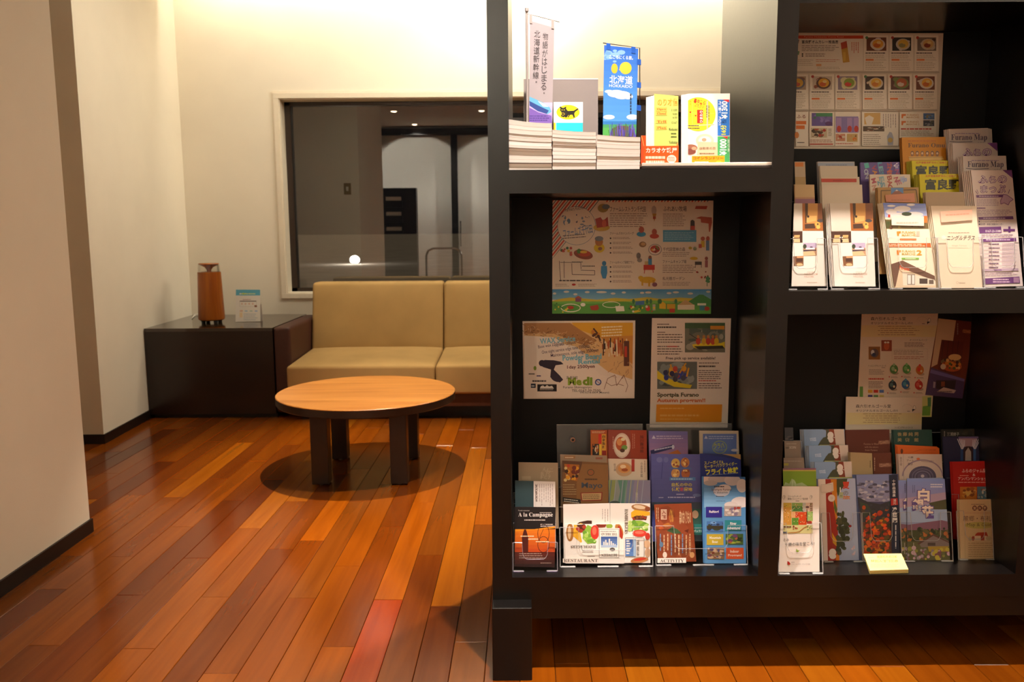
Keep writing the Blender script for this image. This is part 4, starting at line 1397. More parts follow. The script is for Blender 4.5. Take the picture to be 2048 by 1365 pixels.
# ================================================================== CLEAR LEAFLET HOLDERS
def holder(name, label, x0, x1, Y, z0, tilt, tiers, sy, sz, hp, back_h, notch=True, depth=0.010, knob=None, cols=1, bmat='acrylic', emat='acryledge'):
    """stepped clear holder: front panel with a thumb notch per tier, side panels, floor and back sheet"""
    t = 0.0022
    o = thing(name, ((x0 + x1) / 2, Y, z0), label, 'holder')
    tn = math.tan(R(tilt))
    g = 0.0065
    yb = Y + (tiers - 1) * sy + depth + .012
    for k in range(tiers):
        yk, zk = Y - g + k * sy, z0 + k * sz
        m = MB()
        e = MB()
        wcol = (x1 - x0) / cols
        for c in range(cols):
            a, b = x0 + c * wcol, x0 + (c + 1) * wcol
            P = lambda x, z: Vector((x, yk + z * tn, zk + z))
            out = [(a, 0), (b, 0), (b, hp), ]
            nw = wcol * .30
            mid = (a + b) / 2
            arc = [(mid + nw, hp)]
            if notch:
                zb = hp * .42
                rr = min(.012, nw * .5)
                arc += [(mid + nw - .002, zb + rr), (mid + nw - .003 - rr * .3, zb + rr * .3), (mid + nw - rr, zb), (mid - nw + rr, zb), (mid - nw + .003 + rr * .3, zb + rr * .3),
                        (mid - nw + .002, zb + rr)]
            arc += [(mid - nw, hp)]
            # panel as quads left / right / below the notch
            pts = arc
            strip = [(a, hp)] + [(a, hp)]
            m.add([P(a, 0), P(mid - nw + .002, 0), P(mid - nw, hp), P(a, hp)], [(0, 1, 2, 3)])
            m.add([P(mid + nw - .002, 0), P(b, 0), P(b, hp), P(mid + nw, hp)], [(0, 1, 2, 3)])
            if notch:
                lo = [P(mid - nw + .002, 0), P(mid + nw - .002, 0)] + [P(x, z) for x, z in arc[1:-1]]
                m.add(lo, [tuple(range(len(lo)))])
            else:
                m.add([P(mid - nw + .002, 0), P(mid + nw - .002, 0), P(mid + nw, hp), P(mid - nw, hp)], [(0, 1, 2, 3)])
            e.tube([P(a, hp)] + [P(x, z) for x, z in arc[::-1]] + [P(b, hp)], .0007, 5)
        m.build('front_panel', 'acrylic', o)
        e.build('panel_edge', emat, o)
    # sides
    for x in (x0 - t, x1):
        pr = [(Y - g, z0)]
        for k in range(tiers):
            yk, zk = Y - g + k * sy, z0 + k * sz
            pr += [(yk + hp * tn, zk + hp), (min(yk + sy, yb) + hp * tn, zk + hp)]
        pr = pr[:-1] + [(yb + back_h * tn, z0 + back_h), (yb, z0)]
        MB().prism([(x, y, z) for y, z in pr], (t, 0, 0)).build('side_panel', 'acrylic', o)
        MB().tube([(x + t / 2, y, z) for y, z in pr[:2]], .0011, 5).build('side_edge', emat, o)
    MB().box(x0, x1, Y - g, yb, z0 + .0005, z0 + .0025).build('floor_panel', 'acrylic', o)
    MB().prism([(x0, yb, z0), (x1, yb, z0), (x1, yb + back_h * tn, z0 + back_h), (x0, yb + back_h * tn, z0 + back_h)], (0, .0018, 0)).build('back_panel', bmat, o)
    MB().tube([(x0, yb + back_h * tn, z0 + back_h), (x1, yb + back_h * tn, z0 + back_h)], .001, 5).build('top_edge', emat, o)
    # bent lip along the front, in two feet with a gap
    wl = (x1 - x0)
    for a, b in ((0, .24), (.76, 1)) if wl < .14 else ((0, .16), (.40, .63), (.85, 1)):
        MB().box(x0 + a * wl, x0 + b * wl, Y - g - .005, Y - g + .001, z0 + .0004, z0 + .0032, .0008, 1).build('foot_lip', emat, o)
    if knob:
        kp = Vector(knob)
        MB().cyl(kp + Vector((0, -.004, 0)), kp, .006, n=14).build('hook', 'chrome', o)
        MB().cyl(kp + Vector((0, -.006, 0)), kp + Vector((0, -.004, 0)), .0032, n=10).build('hook_hole', 'dark', o)
    return o


def tiers(Y, z, tilt, n, sy, sz):
    return [Plane(Y + k * sy, z + k * sz, tilt) for k in range(n)]


TL_ = 12
# ================================================================== LEFT LOWER BAY: leaflets
zf = ZF + .006
# --- narrow holder at the left
A = tiers(2.003, zf, TL_, 3, .030, .042)
o, p = leaf('leaflet', 'black and orange sunset leaflet in the violet edged holder', 'leaflet', Z3, (112, 675), (407, 678), A[0], (400, 1118), (107, 1112), color='#1d1616', seed=21, copies=2)
p.text(serif('A la Campagne'), 134, 716, 386, 754, '#e8e0da')
p.text('French restaurant', 134, 696, 216, 706, '#cfc6c0').body(290, 712, 380, 722, 1, '#cfc6c0').body(178, 764, 338, 776, 1, '#cfc6c0', .6).body(296, 796, 404, 822, 2, '#cfc6c0', .5)
p.grad(105, 838, 410, 1010, '#e07a1c', '#b8401a', 6).poly([(105, 838), (250, 838), (410, 815), (410, 830), (105, 856)], '#e8901f')
p.grad(105, 1005, 410, 1122, '#5a1e14', '#1d1216', 4)
p.poly([(166, 1010), (160, 900), (176, 840), (190, 840), (208, 900), (206, 1010)], '#4a1812')
p.ring(318, 870, 44, 70, 4, '#2c1412', 20).ring(318, 950, 44, 60, 4, '#2c1412', 20).line([(318, 836), (290, 900)], 3, '#2c1412')
p.body(150, 880, 250, 898, 1, '#f0d8b0').body(206, 900, 292, 920, 1, '#f0d8b0').body(262, 920, 380, 938, 1, '#f0d8b0').body(140, 1010, 330, 1056, 3, '#a08a80', .35).body(296, 1080, 384, 1090, 1, '#a08a80', .5)
p.done(o)
o, p = leaf('leaflet', 'half dark green half white card behind the sunset leaflet', 'leaflet', Z3, (110, 482), (404, 490), A[1], color='#e6dcd6', seed=22)
p.rect(100, 470, 246, 900, '#2c4348').vbody(254, 508, 392, 668, 9, '#8a7a76', .22).vbody(258, 512, 272, 668, 1, '#5a4a46', .5).frame(256, 506, 392, 720, 1.5, '#b8a8a2')
p.done(o)
o, p = leaf('leaflet', 'plain tan embossed leaflet behind the half green card', 'leaflet', Z3, (135, 348), (424, 352), A[2], color='#a9957c', seed=23)
for t, x0, y0, x1, y1 in (('ん', 312, 384, 342, 416), ('に', 346, 392, 388, 418), ('R', 300, 420, 324, 446), ('尺', 334, 414, 368, 444), ('F', 298, 446, 318, 472), ('C', 324, 446, 344, 472), ('7', 350, 446, 370, 472)):
    p.text(t, x0, y0, x1, y1, '#c0ad92')
p.rect(160, 450, 226, 478, '#b3a086')
p.done(o)
q = A[0]
hx0, hx1 = PY(1027, 1136, 2.0).x, PY(1114, 1136, 2.0).x
holder('leaflet_holder', 'narrow clear holder with a violet tint at the left end of the lower left bay', hx0, hx1, 2.003, ZF, TL_, 3, .030, .042, .072, .17, emat='violetedge')

# --- restaurant holder (double width, four tiers)
B = tiers(2.029, zf, TL_, 4, .030, .045)
FOOD = ['#efe6da', '#7a4a20', '#e0a82c', '#b83222', '#7a9a3c', '#d8d2b0', '#8a2a1c']
def burger(p, x, y, s, vert=False):
    """layered burger illustration lying on its side"""
    g = [(0, 34, 60, '#a8763c'), (0, 18, 52, '#7a4a22'), (46, 24, 56, '#e8b22c'), (80, 26, 50, '#5a3220'), (118, 30, 58, '#8ab03c'), (140, 22, 50, '#6a9a34'), (182, 30, 44, '#c8382a'), (212, 22, 36, '#b32c22')]
    for d_, rx, ry, c in g:
        if vert:
            p.ell(x, y + d_ * s, ry * s, rx * s, c, 16)
        else:
            p.ell(x + d_ * s, y, rx * s, ry * s, c, 16)


o, p = leaf('booklet', 'white burger booklet with its print upside down', 'booklet', Z3, (475, 800), (905, 802), B[0], (908, 1090), (478, 1088), color='#eee6dd', seed=24, th=.0016)
p.ell(512, 862, 28, 66, '#a06a34', 18).ell(508, 862, 12, 50, '#d8b890', 14)
p.poly([(540, 806), (575, 806), (600, 930), (590, 936), (535, 890)], '#e2a92c').poly([(560, 806), (622, 802), (625, 850), (590, 866)], '#4f2a18').blobs(566, 808, 620, 850, ['#7a2a20', '#3a2016', '#a83a28'], 9, 8, 16)
p.poly([(640, 806), (690, 830), (680, 940), (640, 946), (604, 905), (610, 860)], '#86b03e').blobs(612, 850, 690, 940, ['#a8c85c', '#6a9a34', '#c0d88a'], 14, 8, 18)
p.ell(694, 860, 32, 52, '#c8362a', 18).ell(690, 850, 16, 30, '#e06a50', 14).poly([(700, 802), (780, 802), (770, 824), (720, 826)], '#7a3020').ell(800, 815, 24, 18, '#8aa83c').ell(872, 846, 26, 54, '#b0763c', 16, -20).ell(880, 860, 14, 50, '#a83222', 14, -15)
p.text(serif('HAMBURGERS'), 518, 956, 700, 978, '#4a4440', 0, 180).body(600, 986, 700, 1012, 3, '#7a706a', .3).body(640, 1030, 700, 1042, 1, '#7a706a', .4)
p.rect(722, 830, 874, 1048, '#eee6dd').frame(726, 838, 870, 1044, 3, '#6a625c').rect(738, 892, 858, 970, '#3c5a9a').grad(738, 892, 858, 970, '#34508e', '#6f8fc4', 5)
for x, h in ((760, 40), (774, 54), (786, 34), (800, 62), (814, 44), (828, 30), (842, 22)):
    p.rect(x - 5, 970 - h, x + 5, 972, '#dcdad6')
p.rect(738, 955, 858, 972, '#a8bcd6')
p.text(serif('THE BREAD'), 740, 866, 858, 884, '#4a4440', 0, 180).body(736, 848, 860, 860, 1, '#8a807a').text(serif('BETWEEN'), 742, 1018, 856, 1038, '#4a4440', 0, 180).ell(822, 986, 20, 13, '#5a524e')
p.done(o)
o, p = leaf('booklet', 'white burger booklet turned sideways at the right of the restaurant holder', 'booklet', Z3, (806, 648), (1097, 650), B[0].back(.0075), (1100, 1086), (806, 1086), color='#f0e8e0', seed=25, th=.0016)
p.ell(1030, 682, 70, 26, '#a8764a', 20, 8).ell(1020, 676, 44, 14, '#e0c8a8', 16, 8).ell(1080, 690, 20, 18, '#8a4a2c')
p.poly([(958, 716), (985, 696), (1096, 712), (1096, 736), (960, 756)], '#e6b02c').poly([(965, 752), (1000, 738), (1076, 744), (1070, 770), (985, 770)], '#5a3220').blobs(970, 742, 1070, 768, ['#3a2016', '#7a4a2c', '#9a3a28'], 9, 7, 13)
p.poly([(936, 822), (965, 776), (1030, 774), (1090, 800), (1070, 846), (990, 850)], '#8cb440').blobs(945, 780, 1080, 846, ['#b4d070', '#6a9a34', '#d2e2a0'], 18, 8, 20)
p.ell(1020, 868, 52, 26, '#cc3a2c', 18).ell(1020, 862, 34, 12, '#e2705a', 14).ell(1080, 890, 18, 26, '#b83226').ell(1075, 948, 24, 30, '#d8b08a').ell(1080, 1010, 22, 34, '#c8a080')
p.text(serif('HAMBURGERS'), 912, 690, 936, 872, '#5a504a', 0, 90)
p.frame(918, 900, 1054, 1042, 3, '#6a625c').grad(918, 912, 994, 1036, '#34508e', '#5f86c0', 4)
for i, h in enumerate((20, 34, 26, 40, 30, 18)):
    p.rect(924, 920 + i * 18, 936 + h * .5, 930 + i * 18, '#dcdad6')
p.rect(976, 912, 992, 1036, '#a8c4e0').text(serif('THE BREAD'), 1000, 915, 1018, 1032, '#5a504a', 0, 90)
p.ell(1020, 1064, 66, 20, '#c07a4a', 18, -8).ell(1024, 1058, 46, 10, '#c8382a', 16, -8)
p.done(o)
o, p = leaf('booklet', 'mostly white burger booklet standing behind the upside down one', 'booklet', Z3, (462, 656), (803, 648), B[0].back(.004), (806, 1084), (466, 1084), color='#efe7df', seed=26, th=.0014)
p.poly([(556, 806), (580, 786), (640, 774), (672, 776), (672, 806)], '#3d2418').poly([(562, 806), (590, 792), (625, 806)], '#e2a92c').vbody(742, 690, 800, 790, 3, '#9a8c84', .2)
p.done(o)
o, p = leaf('leaflet', 'green and blue watercolour leaflet in the restaurant holder', 'leaflet', Z3, (796, 478), (1098, 480), B[1].back(-.001), color='#8f9a9a', seed=27, copies=1)
p.poly([(790, 470), (860, 470), (830, 620), (800, 640), (790, 560)], '#8a9a62').poly([(860, 470), (935, 470), (905, 650), (860, 650), (880, 560)], '#5c8a80').poly([(935, 470), (985, 470), (960, 650), (920, 650)], '#7a86a8').poly([(985, 470), (1100, 470), (1100, 660), (960, 660)], '#8a88a8')
for x in (815, 850, 900, 925, 960, 1010, 1050):
    p.line([(x, 480), (x - 18, 650)], 6, p.rnd.choice(['#b0b48a', '#6fa08c', '#9fa6bc', '#5c7a9a']))
p.vbody(990, 570, 1012, 645, 2, '#d8d4d0', .3).ell(840, 650, 40, 20, '#4a5a54')
p.done(o)
o, p = leaf('leaflet', 'brown kraft leaflet with a hand drawn title', 'leaflet', Z3, (455, 336), (790, 352), B[1].back(.002), color='#7a5532', seed=28)
p.rect(455, 336, 600, 420, '#5a3a22').poly([(470, 360), (580, 366), (575, 490), (480, 470)], '#a8651f').blobs(478, 370, 575, 480, ['#e0a02c', '#6a2a1a', '#d8c48a', '#b83a24', '#3a2416'], 26, 7, 18)
p.poly([(600, 360), (790, 366), (790, 660), (560, 660), (560, 500)], '#8a6238').ring(664, 422, 26, 24, 4, '#3d2c1c', 20).ring(664, 424, 16, 14, 3, '#a83a28', 16)
p.text('Mayo', 596, 496, 750, 548, '#3f4a5a', .02).body(620, 462, 720, 480, 1, '#4a3524', .6)
p.body(460, 505, 560, 590, 5, '#a8926c', .35).poly([(588, 570), (750, 566), (746, 630), (594, 634)], '#8a2f20').poly([(596, 576), (742, 573), (738, 622), (602, 626)], '#c8a878').body(606, 582, 736, 620, 3, '#5a4028', .35).poly([(455, 602), (590, 620), (590, 650), (455, 636)], '#1e1814').body(468, 610, 580, 640, 2, '#d8cfc4', .4, .1, .12)
p.done(o)
o, p = leaf('leaflet', 'white leaflet with a dumpling plate in the restaurant holder', 'leaflet', Z3, (796, 322), (1076, 326), B[2], color='#e4d6c4', seed=29, copies=2)
p.ell(908, 400, 62, 52, '#c8a482', 20).ell(908, 394, 46, 34, '#d89a5c', 16).ell(900, 380, 22, 14, '#f0d8b4').ell(912, 404, 24, 12, '#a8562c').rect(962, 326, 984, 416, '#a8342a').vtext('餃子屋', 832, 356, 848, 414, '#6a5448').vtext('小皿会館', 1028, 344, 1044, 460, '#5a4438').vbody(1052, 336, 1066, 440, 1, '#8a7464', .3)
p.done(o)
o, p = leaf('leaflet', 'pale beige leaflet edge above the brown kraft leaflet', 'leaflet', Z3, (440, 290), (782, 300), B[2].back(.003), color='#a48a74', seed=30)
p.rect(470, 300, 550, 322, '#a8744a').body(476, 306, 544, 318, 1, '#e0c8a8', .6).rect(700, 312, 750, 326, '#9a5a44')
p.done(o)
o, p = leaf('leaflet', 'red brown noodle leaflet with a large round plate', 'leaflet', Z3, (790, 110), (1072, 114), B[3], color='#9a3c24', seed=31, copies=2)
p.rect(790, 110, 955, 330, '#8a3a2a').ell(892, 226, 62, 92, '#d8c0b0', 26).ell(892, 226, 52, 80, '#e6d6c6', 26).ell(886, 214, 40, 52, '#b3562c', 18).ell(874, 200, 20, 26, '#d8945a').ell(910, 240, 22, 18, '#6f9a4a').ell(895, 262, 18, 14, '#4a2a1c').ell(900, 180, 16, 12, '#e8d8b0')
p.vtext('旭川醤油焼', 1024, 150, 1050, 280, '#5a1a10', .01).vbody(966, 140, 990, 250, 2, '#c8907a', .3).vbody(820, 160, 836, 290, 1, '#c8a08a', .3)
p.done(o)
o, p = leaf('leaflet', 'narrow orange coupon beside the red brown noodle leaflet', 'leaflet', Z3, (662, 112), (782, 112), B[3].back(-.001), color='#b5622a', seed=32)
p.rect(664, 114, 780, 140, '#a84a20').body(672, 120, 770, 136, 2, '#e8c8a0', .4).rect(720, 142, 742, 214, '#c8281c').rect(744, 142, 774, 300, '#d8a03c').vtext('自家製麺', 748, 148, 770, 250, '#3a1a10', .02).photo(676, 214, 724, 296, ['#1c1614', '#a85a2c', '#d8c4a0', '#5a2a1a'], 14, .3).rect(726, 216, 742, 296, '#e8c03c').rect(746, 262, 776, 298, '#8a1c14')
p.done(o)
hx0, hx1 = PY(1121, 1130, 2.029).x, PY(1304, 1130, 2.029).x
zk = PY(1145, 878, 2.17)
hb = PY(1145, 851, 2.205).z - ZF
Hr = holder('leaflet_holder', 'wide clear stepped holder marked RESTAURANT in the lower left bay', hx0, hx1, 2.029, ZF, TL_, 4, .030, .045, .100, hb, bmat='acrylicback')
kp = 2.029 + 3 * .030 + .022
kz = PY(1145, 878, kp + .20 * math.tan(R(TL_)))
MB().cyl((kz.x, kz.y - .012, kz.z), (kz.x, kz.y + .004, kz.z), .0065, n=16).build('hook', 'chrome', Hr)
MB().cyl((kz.x, kz.y - .014, kz.z), (kz.x, kz.y - .0119, kz.z), .0040, n=12).build('hook_hole', 'dark', Hr)
pt = Plane(2.029 - .0085, ZF, TL_)
ob = sheet(pt, [pt.hit(*Z3(*q)) for q in ((460, 1052), (722, 1052), (722, 1082), (460, 1082))], .0004, 'title_strip', C('#e6d8cc'), Hr)
p = Print(pt, [Z3(460, 1052), Z3(722, 1052), Z3(722, 1082), Z3(460, 1082)], Z3, 33)
p.text(serif('RESTAURANT'), 466, 1056, 715, 1079, '#5a4c46')
p.done(Hr, name='title_print')

# --- activity holder
Cc_ = tiers(2.035, zf, TL_, 4, .030, .045)
o, p = leaf('leaflet', 'red brown autumn leaf handbill at the front of the activity holder', 'leaflet', Z3, (1128, 658), (1400, 648), Cc_[0].back(-.0015), (1436, 1074), (1155, 1082), color='#8a4022', seed=34)
p.photo(1130, 650, 1436, 1078, ['#8a4022', '#94482a', '#7a3a20', '#9a5230'], 20, .3)
p.rect(1168, 686, 1224, 774, '#7a2a18').rect(1176, 692, 1220, 768, '#c8a890').vtext('入館', 1182, 698, 1214, 764, '#7a2a18', .02)
p.text('くりん', 1240, 690, 1268, 790, '#d8a84a', .02, 0).text('森のおくりもの', 1312, 700, 1396, 800, '#d8b890', .02, 0).vbody(1140, 680, 1164, 800, 2, '#d8b890', .3)
p.poly([(1220, 850), (1260, 820), (1300, 840), (1330, 870), (1270, 870)], '#3f5a3a').poly([(1158, 830), (1180, 810), (1200, 836), (1176, 846)], '#b8562a').poly([(1346, 850), (1380, 836), (1376, 866)], '#6a2a1a').poly([(1190, 806), (1230, 790), (1262, 812), (1210, 826)], '#a8662c')
for i in range(9):
    x = 1164 + i * 27
    p.vbody(x, 872 + 8 * (i % 2), x + 18, 1040, 1, '#d8b48c' if i % 3 else '#6a8ab0', .42)
p.ell(1206, 1026, 16, 22, '#e0d2c2').ell(1404, 1026, 18, 22, '#d8a06a').ell(1180, 950, 14, 20, '#5a7a9a')
p.done(o)
o, p = leaf('leaflet', 'sky blue leaflet with coloured activity boxes', 'leaflet', Z3, (1490, 453), (1795, 456), Cc_[0], (1800, 1088), (1500, 1088), color='#5f9ad0', seed=35, copies=3)
p.grad(1485, 450, 1805, 680, '#2f6cb4', '#86bbe2', 8)
for x, y, a, b, c in ((1520, 480, 60, 30, '#d8c8c0'), (1600, 470, 80, 26, '#b8b0b4'), (1700, 480, 60, 40, '#cfc8cc'), (1770, 520, 40, 50, '#e4dcdc'), (1620, 560, 60, 40, '#c8ccd8'), (1640, 540, 50, 30, '#dcd6d6'), (1760, 640, 70, 40, '#f0e4e0'), (1690, 660, 50, 24, '#e8dcd8'), (1540, 500, 50, 20, '#b0a8ac')):
    p.ell(x, y, a, b, c, 18)
p.body(1566, 518, 1650, 532, 1, '#3a3c4c', .6).text('Sportpia Furano', 1546, 540, 1694, 560, '#5a3a4a', .01).text('in autumn', 1560, 560, 1664, 576, '#3a3c4c').body(1580, 592, 1650, 604, 1, '#3a3c4c').body(1580, 628, 1666, 636, 1, '#2c4a7a')
cells = [(1506, 674, 1624, 752, '#2f2a8a', 'Rafting!'), (1644, 772, 1766, 852, '#2f8a94', None), (1512, 874, 1634, 954, '#c8b03a', None), (1654, 974, 1782, 1056, '#d8582c', None)]
for x0, y0, x1, y1, c, t in cells:
    p.rect(x0, y0, x1, y1, c)
p.text('Rafting!', 1530, 700, 1600, 724, '#f0ecec', .03).text('River', 1684, 786, 1730, 806, '#f0ecec', .03).text('Adventure!', 1660, 818, 1758, 840, '#f0ecec', .03).text('Mountain', 1532, 890, 1616, 910, '#f0ecd8', .03).text('Boat', 1552, 920, 1594, 940, '#f0ecd8', .03).text('Indoor', 1684, 990, 1748, 1010, '#f4d8c8', .03).text('Program!', 1668, 1020, 1768, 1042, '#f4d8c8', .03)
p.photo(1640, 668, 1764, 742, ['#b8a8a0', '#d8c8c0', '#a83a2c', '#8a7a90', '#e8dcd4'], 22).photo(1512, 780, 1632, 856, ['#4a78b8', '#7aa6d8', '#3a4a3a', '#2c3a5a'], 14).rect(1512, 812, 1632, 836, '#3d3a2c').photo(1650, 872, 1778, 950, ['#4a6a34', '#a8b83c', '#7a4a7a', '#2c3a24', '#b86a3a'], 24).photo(1516, 972, 1640, 1056, ['#8a6a4a', '#c8a888', '#5a4a6a', '#d8c8b8', '#8a3a2c'], 22)
p.done(o)
o, p = leaf('leaflet', 'tall violet blue leaflet with four round food photographs', 'leaflet', Z3, (1105, 286), (1462, 290), Cc_[1].back(.001), color='#54589c', seed=36, copies=1, th=.0014)
p.grad(1100, 280, 1500, 640, '#5a5ea8', '#4a5088', 8).rect(1100, 640, 1500, 700, '#3d4a5c').rect(1400, 690, 1500, 800, '#2f5a50').rect(1400, 800, 1500, 880, '#2c8078').rect(1400, 880, 1500, 1000, '#223038')
for x, y, c in ((1284, 356, '#c8a858'), (1354, 350, '#b0743c'), (1284, 430, '#c0905a'), (1358, 430, '#a8623c')):
    p.ell(x, y, 32, 36, c, 16).blobs(x - 20, y - 24, x + 20, y + 24, ['#e0c88a', '#8a4a2c', '#d8b06a'], 7, 6, 12)
p.rect(1240, 388, 1400, 398, '#4a6aa8').rect(1240, 458, 1430, 482, '#4a7ab8').body(1250, 462, 1420, 478, 1, '#a8c8e0', .5)
p.text('自然の中の', 1256, 498, 1404, 526, '#c8c04a', .02).text('体験遊園地', 1256, 532, 1406, 560, '#d8c84a', .02).rect(1314, 532, 1344, 560, '#54589c').text('遊', 1316, 532, 1342, 560, '#c84a3a', .02)
p.body(1290, 574, 1360, 590, 1, '#a8a8d0', .5).body(1228, 596, 1440, 612, 1, '#b0b0d4', .5).body(1160, 600, 1200, 612, 1, '#b0b0d4', .5)
p.line([(1190, 350), (1180, 470)], 5, '#3d4284').ell(1166, 330, 22, 20, '#7074b4').ell(1214, 330, 18, 20, '#6a6eb0')
p.ell(1428, 730, 24, 30, '#c8a88a').text('ポックル', 1416, 842, 1484, 862, '#d8ece8', .02).ell(1440, 590, 30, 12, '#6a7ab0')
p.done(o)
o, p = leaf('leaflet', 'dark blue leaflet with slanted yellow lettering', 'leaflet', Z3, (1462, 284), (1760, 290), Cc_[1], color='#24306a', seed=37)
p.poly([(1600, 282), (1765, 282), (1765, 330), (1700, 306)], '#b0925c').poly([(1462, 284), (1760, 330), (1765, 480), (1462, 480)], '#22307a')
p.text('スノーガイド&', 1494, 336, 1634, 362, '#d8d44a', .02, -4).text('モーターパラグライダー', 1494, 356, 1734, 384, '#d8d44a', .02, -6).text('フライト体験', 1504, 390, 1746, 436, '#e0d83a', .04, -4).body(1510, 440, 1740, 450, 1, '#8a9ac8', .4, .1, -.08)
p.done(o)
o, p = leaf('leaflet', 'violet and pink leaflet with a slanted banner', 'leaflet', Z3, (1090, 118), (1372, 122), Cc_[3].back(-.001), color='#7a6aa8', seed=38, copies=1)
p.grad(1090, 118, 1380, 300, '#6a6ab0', '#a87aa0', 6).poly([(1110, 176), (1124, 150), (1140, 176)], '#c8c4dc').body(1144, 150, 1350, 182, 2, '#c8c0d8', .4)
p.poly([(1100, 262), (1270, 216), (1276, 244), (1104, 292)], '#2c2e62').body(1130, 250, 1258, 264, 1, '#c8c4dc', .7, .05, -.2).poly([(1230, 284), (1300, 256), (1330, 290), (1240, 300)], '#c8743c').ell(1266, 236, 10, 16, '#d8d8e8')
p.done(o)
o, p = leaf('leaflet', 'white bordered blue leaflet with a round green mark', 'leaflet', Z3, (1460, 116), (1744, 118), Cc_[3], color='#cfc4b0', seed=39, copies=1)
p.rect(1484, 140, 1730, 300, '#5c74b4').poly([(1494, 176), (1506, 152), (1520, 176)], '#c8cce0').body(1526, 152, 1716, 182, 2, '#b8c4e0', .4).ring(1606, 238, 54, 48, 5, '#a8b45a', 26).text('クラハ', 1562, 206, 1640, 248, '#c8d03c', .03, -6).text('ファニーバード', 1562, 248, 1652, 268, '#b8c45a', .02).ell(1716, 260, 26, 10, '#d8d4dc')
p.done(o)
hx0, hx1 = PY(1312, 1130, 2.035).x, PY(1493, 1130, 2.035).x
Ha = holder('leaflet_holder', 'wide clear stepped holder marked ACTIVITY in the lower left bay', hx0, hx1, 2.035, ZF, TL_, 4, .030, .045, .100, hb - .002, bmat='acrylicback')
pt = Plane(2.035 - .0085, ZF, TL_)
sheet(pt, [pt.hit(*Z3(*q)) for q in ((1152, 1050), (1361, 1048), (1361, 1084), (1152, 1085))], .0004, 'title_strip', C('#e6dcd2'), Ha)
p = Print(pt, [Z3(1152, 1050), Z3(1361, 1048), Z3(1361, 1084), Z3(1152, 1085)], Z3, 40)
p.text(serif('ACTIVITY'), 1170, 1058, 1346, 1081, '#5a4c46')
p.done(Ha, name='title_print')
# ================================================================== RIGHT UPPER BAY
pb = Plane(BP - .0012, ZR1, 0)
o, p = leaf('poster', 'large pale menu poster with rows of dish photographs', 'poster', Z4, (150, 264), (1398, 268), pb, (1355, 1205), (140, 1200), color='#d8cbb8', th=.0006, seed=50)
DISH = [['#6a3a24', '#e0a83c', '#c86a2c', '#d8cfc4', '#7a4a2c'], ['#2c2620', '#d8b44a', '#8a8a5c', '#c8c0b0', '#4a4a34'], ['#7a6a5c', '#d8b06a', '#8a3a24', '#c8b8a0', '#4a2c20'], ['#a8927a', '#d8a83c', '#b8522c', '#5a5a6a', '#7a4a2c'],
        ['#c8b8a4', '#e0a82c', '#c8642c', '#5a3a2a', '#8a4a2c'], ['#8a7a8a', '#8aa03c', '#c83c2c', '#d8d0a0', '#4a2c24'], ['#3a2418', '#e0b03c', '#c87a2c', '#d8c8b0', '#7a8a3c'], ['#5a3420', '#a8562c', '#c8b8a8', '#6a7a3c', '#8a6a5a']]
def cell(x0, y0, x1, y1, k, hot=True):
    p.rect(x0, y0, x1, y1, '#ece2d2')
    d_ = DISH[k % 8]
    w_ = x1 - x0
    p.photo(x0 + 22, y0 + 16, x1 - 18, y0 + 124, [d_[0], d_[3], d_[4]], 10, .3)
    p.ell((x0 + x1) / 2 + 12, y0 + 72, w_ * .30, 46, d_[3], 18).ell((x0 + x1) / 2 + 14, y0 + 68, w_ * .22, 36, d_[1], 16).ell((x0 + x1) / 2 + 6, y0 + 80, w_ * .14, 18, d_[2], 12).ell((x0 + x1) / 2 + 22, y0 + 58, w_ * .09, 12, d_[1] if k % 2 else '#e8d08a', 10)
    p.ell(x0 + 24, y0 + 18, 12, 12, '#a8382a' if k % 3 else '#4a7a4a', 10)
    p.body(x0 + 14, y0 + 134, x1 - 20, y0 + 148, 1, '#4a4038', .6).body(x0 + 14, y0 + 154, x1 - 16, y0 + 186, 3, '#a8987f', .3)
    p.rect(x0 + 16, y0 + 190, x0 + 80, y0 + 204, '#d8722c').body(x0 + 86, y0 + 190, x1 - 12, y0 + 204, 2, '#a8987f', .3).body(x0 + 14, y0 + 210, x1 - 20, y1 - 6, 5, '#a8987f', .3)
p.rect(218, 282, 750, 570, '#eae0d0').rect(218, 286, 752, 312, '#c4421a').text('Furano Hokkaido Curry Road', 276, 292, 592, 307, '#e8b08a', .0)
p.text('富良野オムカレー推進店', 256, 324, 550, 352, '#3a2e28', .02).body(256, 362, 560, 416, 4, '#8a7a68', .34).ell(262, 436, 7, 7, '#3a2e28', 8).ell(262, 452, 7, 7, '#3a2e28', 8).body(286, 428, 470, 460, 2, '#8a7a68', .4)
p.body(370, 476, 566, 504, 2, '#c87a5c', .3).body(226, 478, 350, 534, 4, '#a8987f', .26).rect(372, 516, 414, 534, '#d8a06a').body(380, 538, 600, 560, 2, '#a8987f', .3)
p.poly([(570, 346), (618, 330), (642, 500), (588, 506)], '#c89a3c').poly([(570, 346), (618, 330), (624, 384), (576, 398)], '#b84a2c').rect(590, 420, 610, 490, '#d8b04a').vbody(652, 340, 720, 430, 4, '#c8745c', .4)
p.poly([(218, 320), (236, 320), (230, 350), (218, 346)], '#6a4a4a').poly([(216, 410), (238, 414), (232, 444), (216, 440)], '#5a7a4a')
p.rect(216, 576, 1366, 590, '#b8aa98')
for k, (x0, x1) in enumerate(((752, 960), (960, 1160), (1162, 1362))):
    cell(x0 + 4, 286, x1 - 4, 572, k)
for k, (x0, x1) in enumerate(((112, 312), (316, 522), (522, 726), (742, 942), (948, 1148), (1152, 1350))):
    cell(x0 + 4, 600, x1 - 4, 880, k + 3)
p.rect(208, 886, 1350, 896, '#b8aa98')
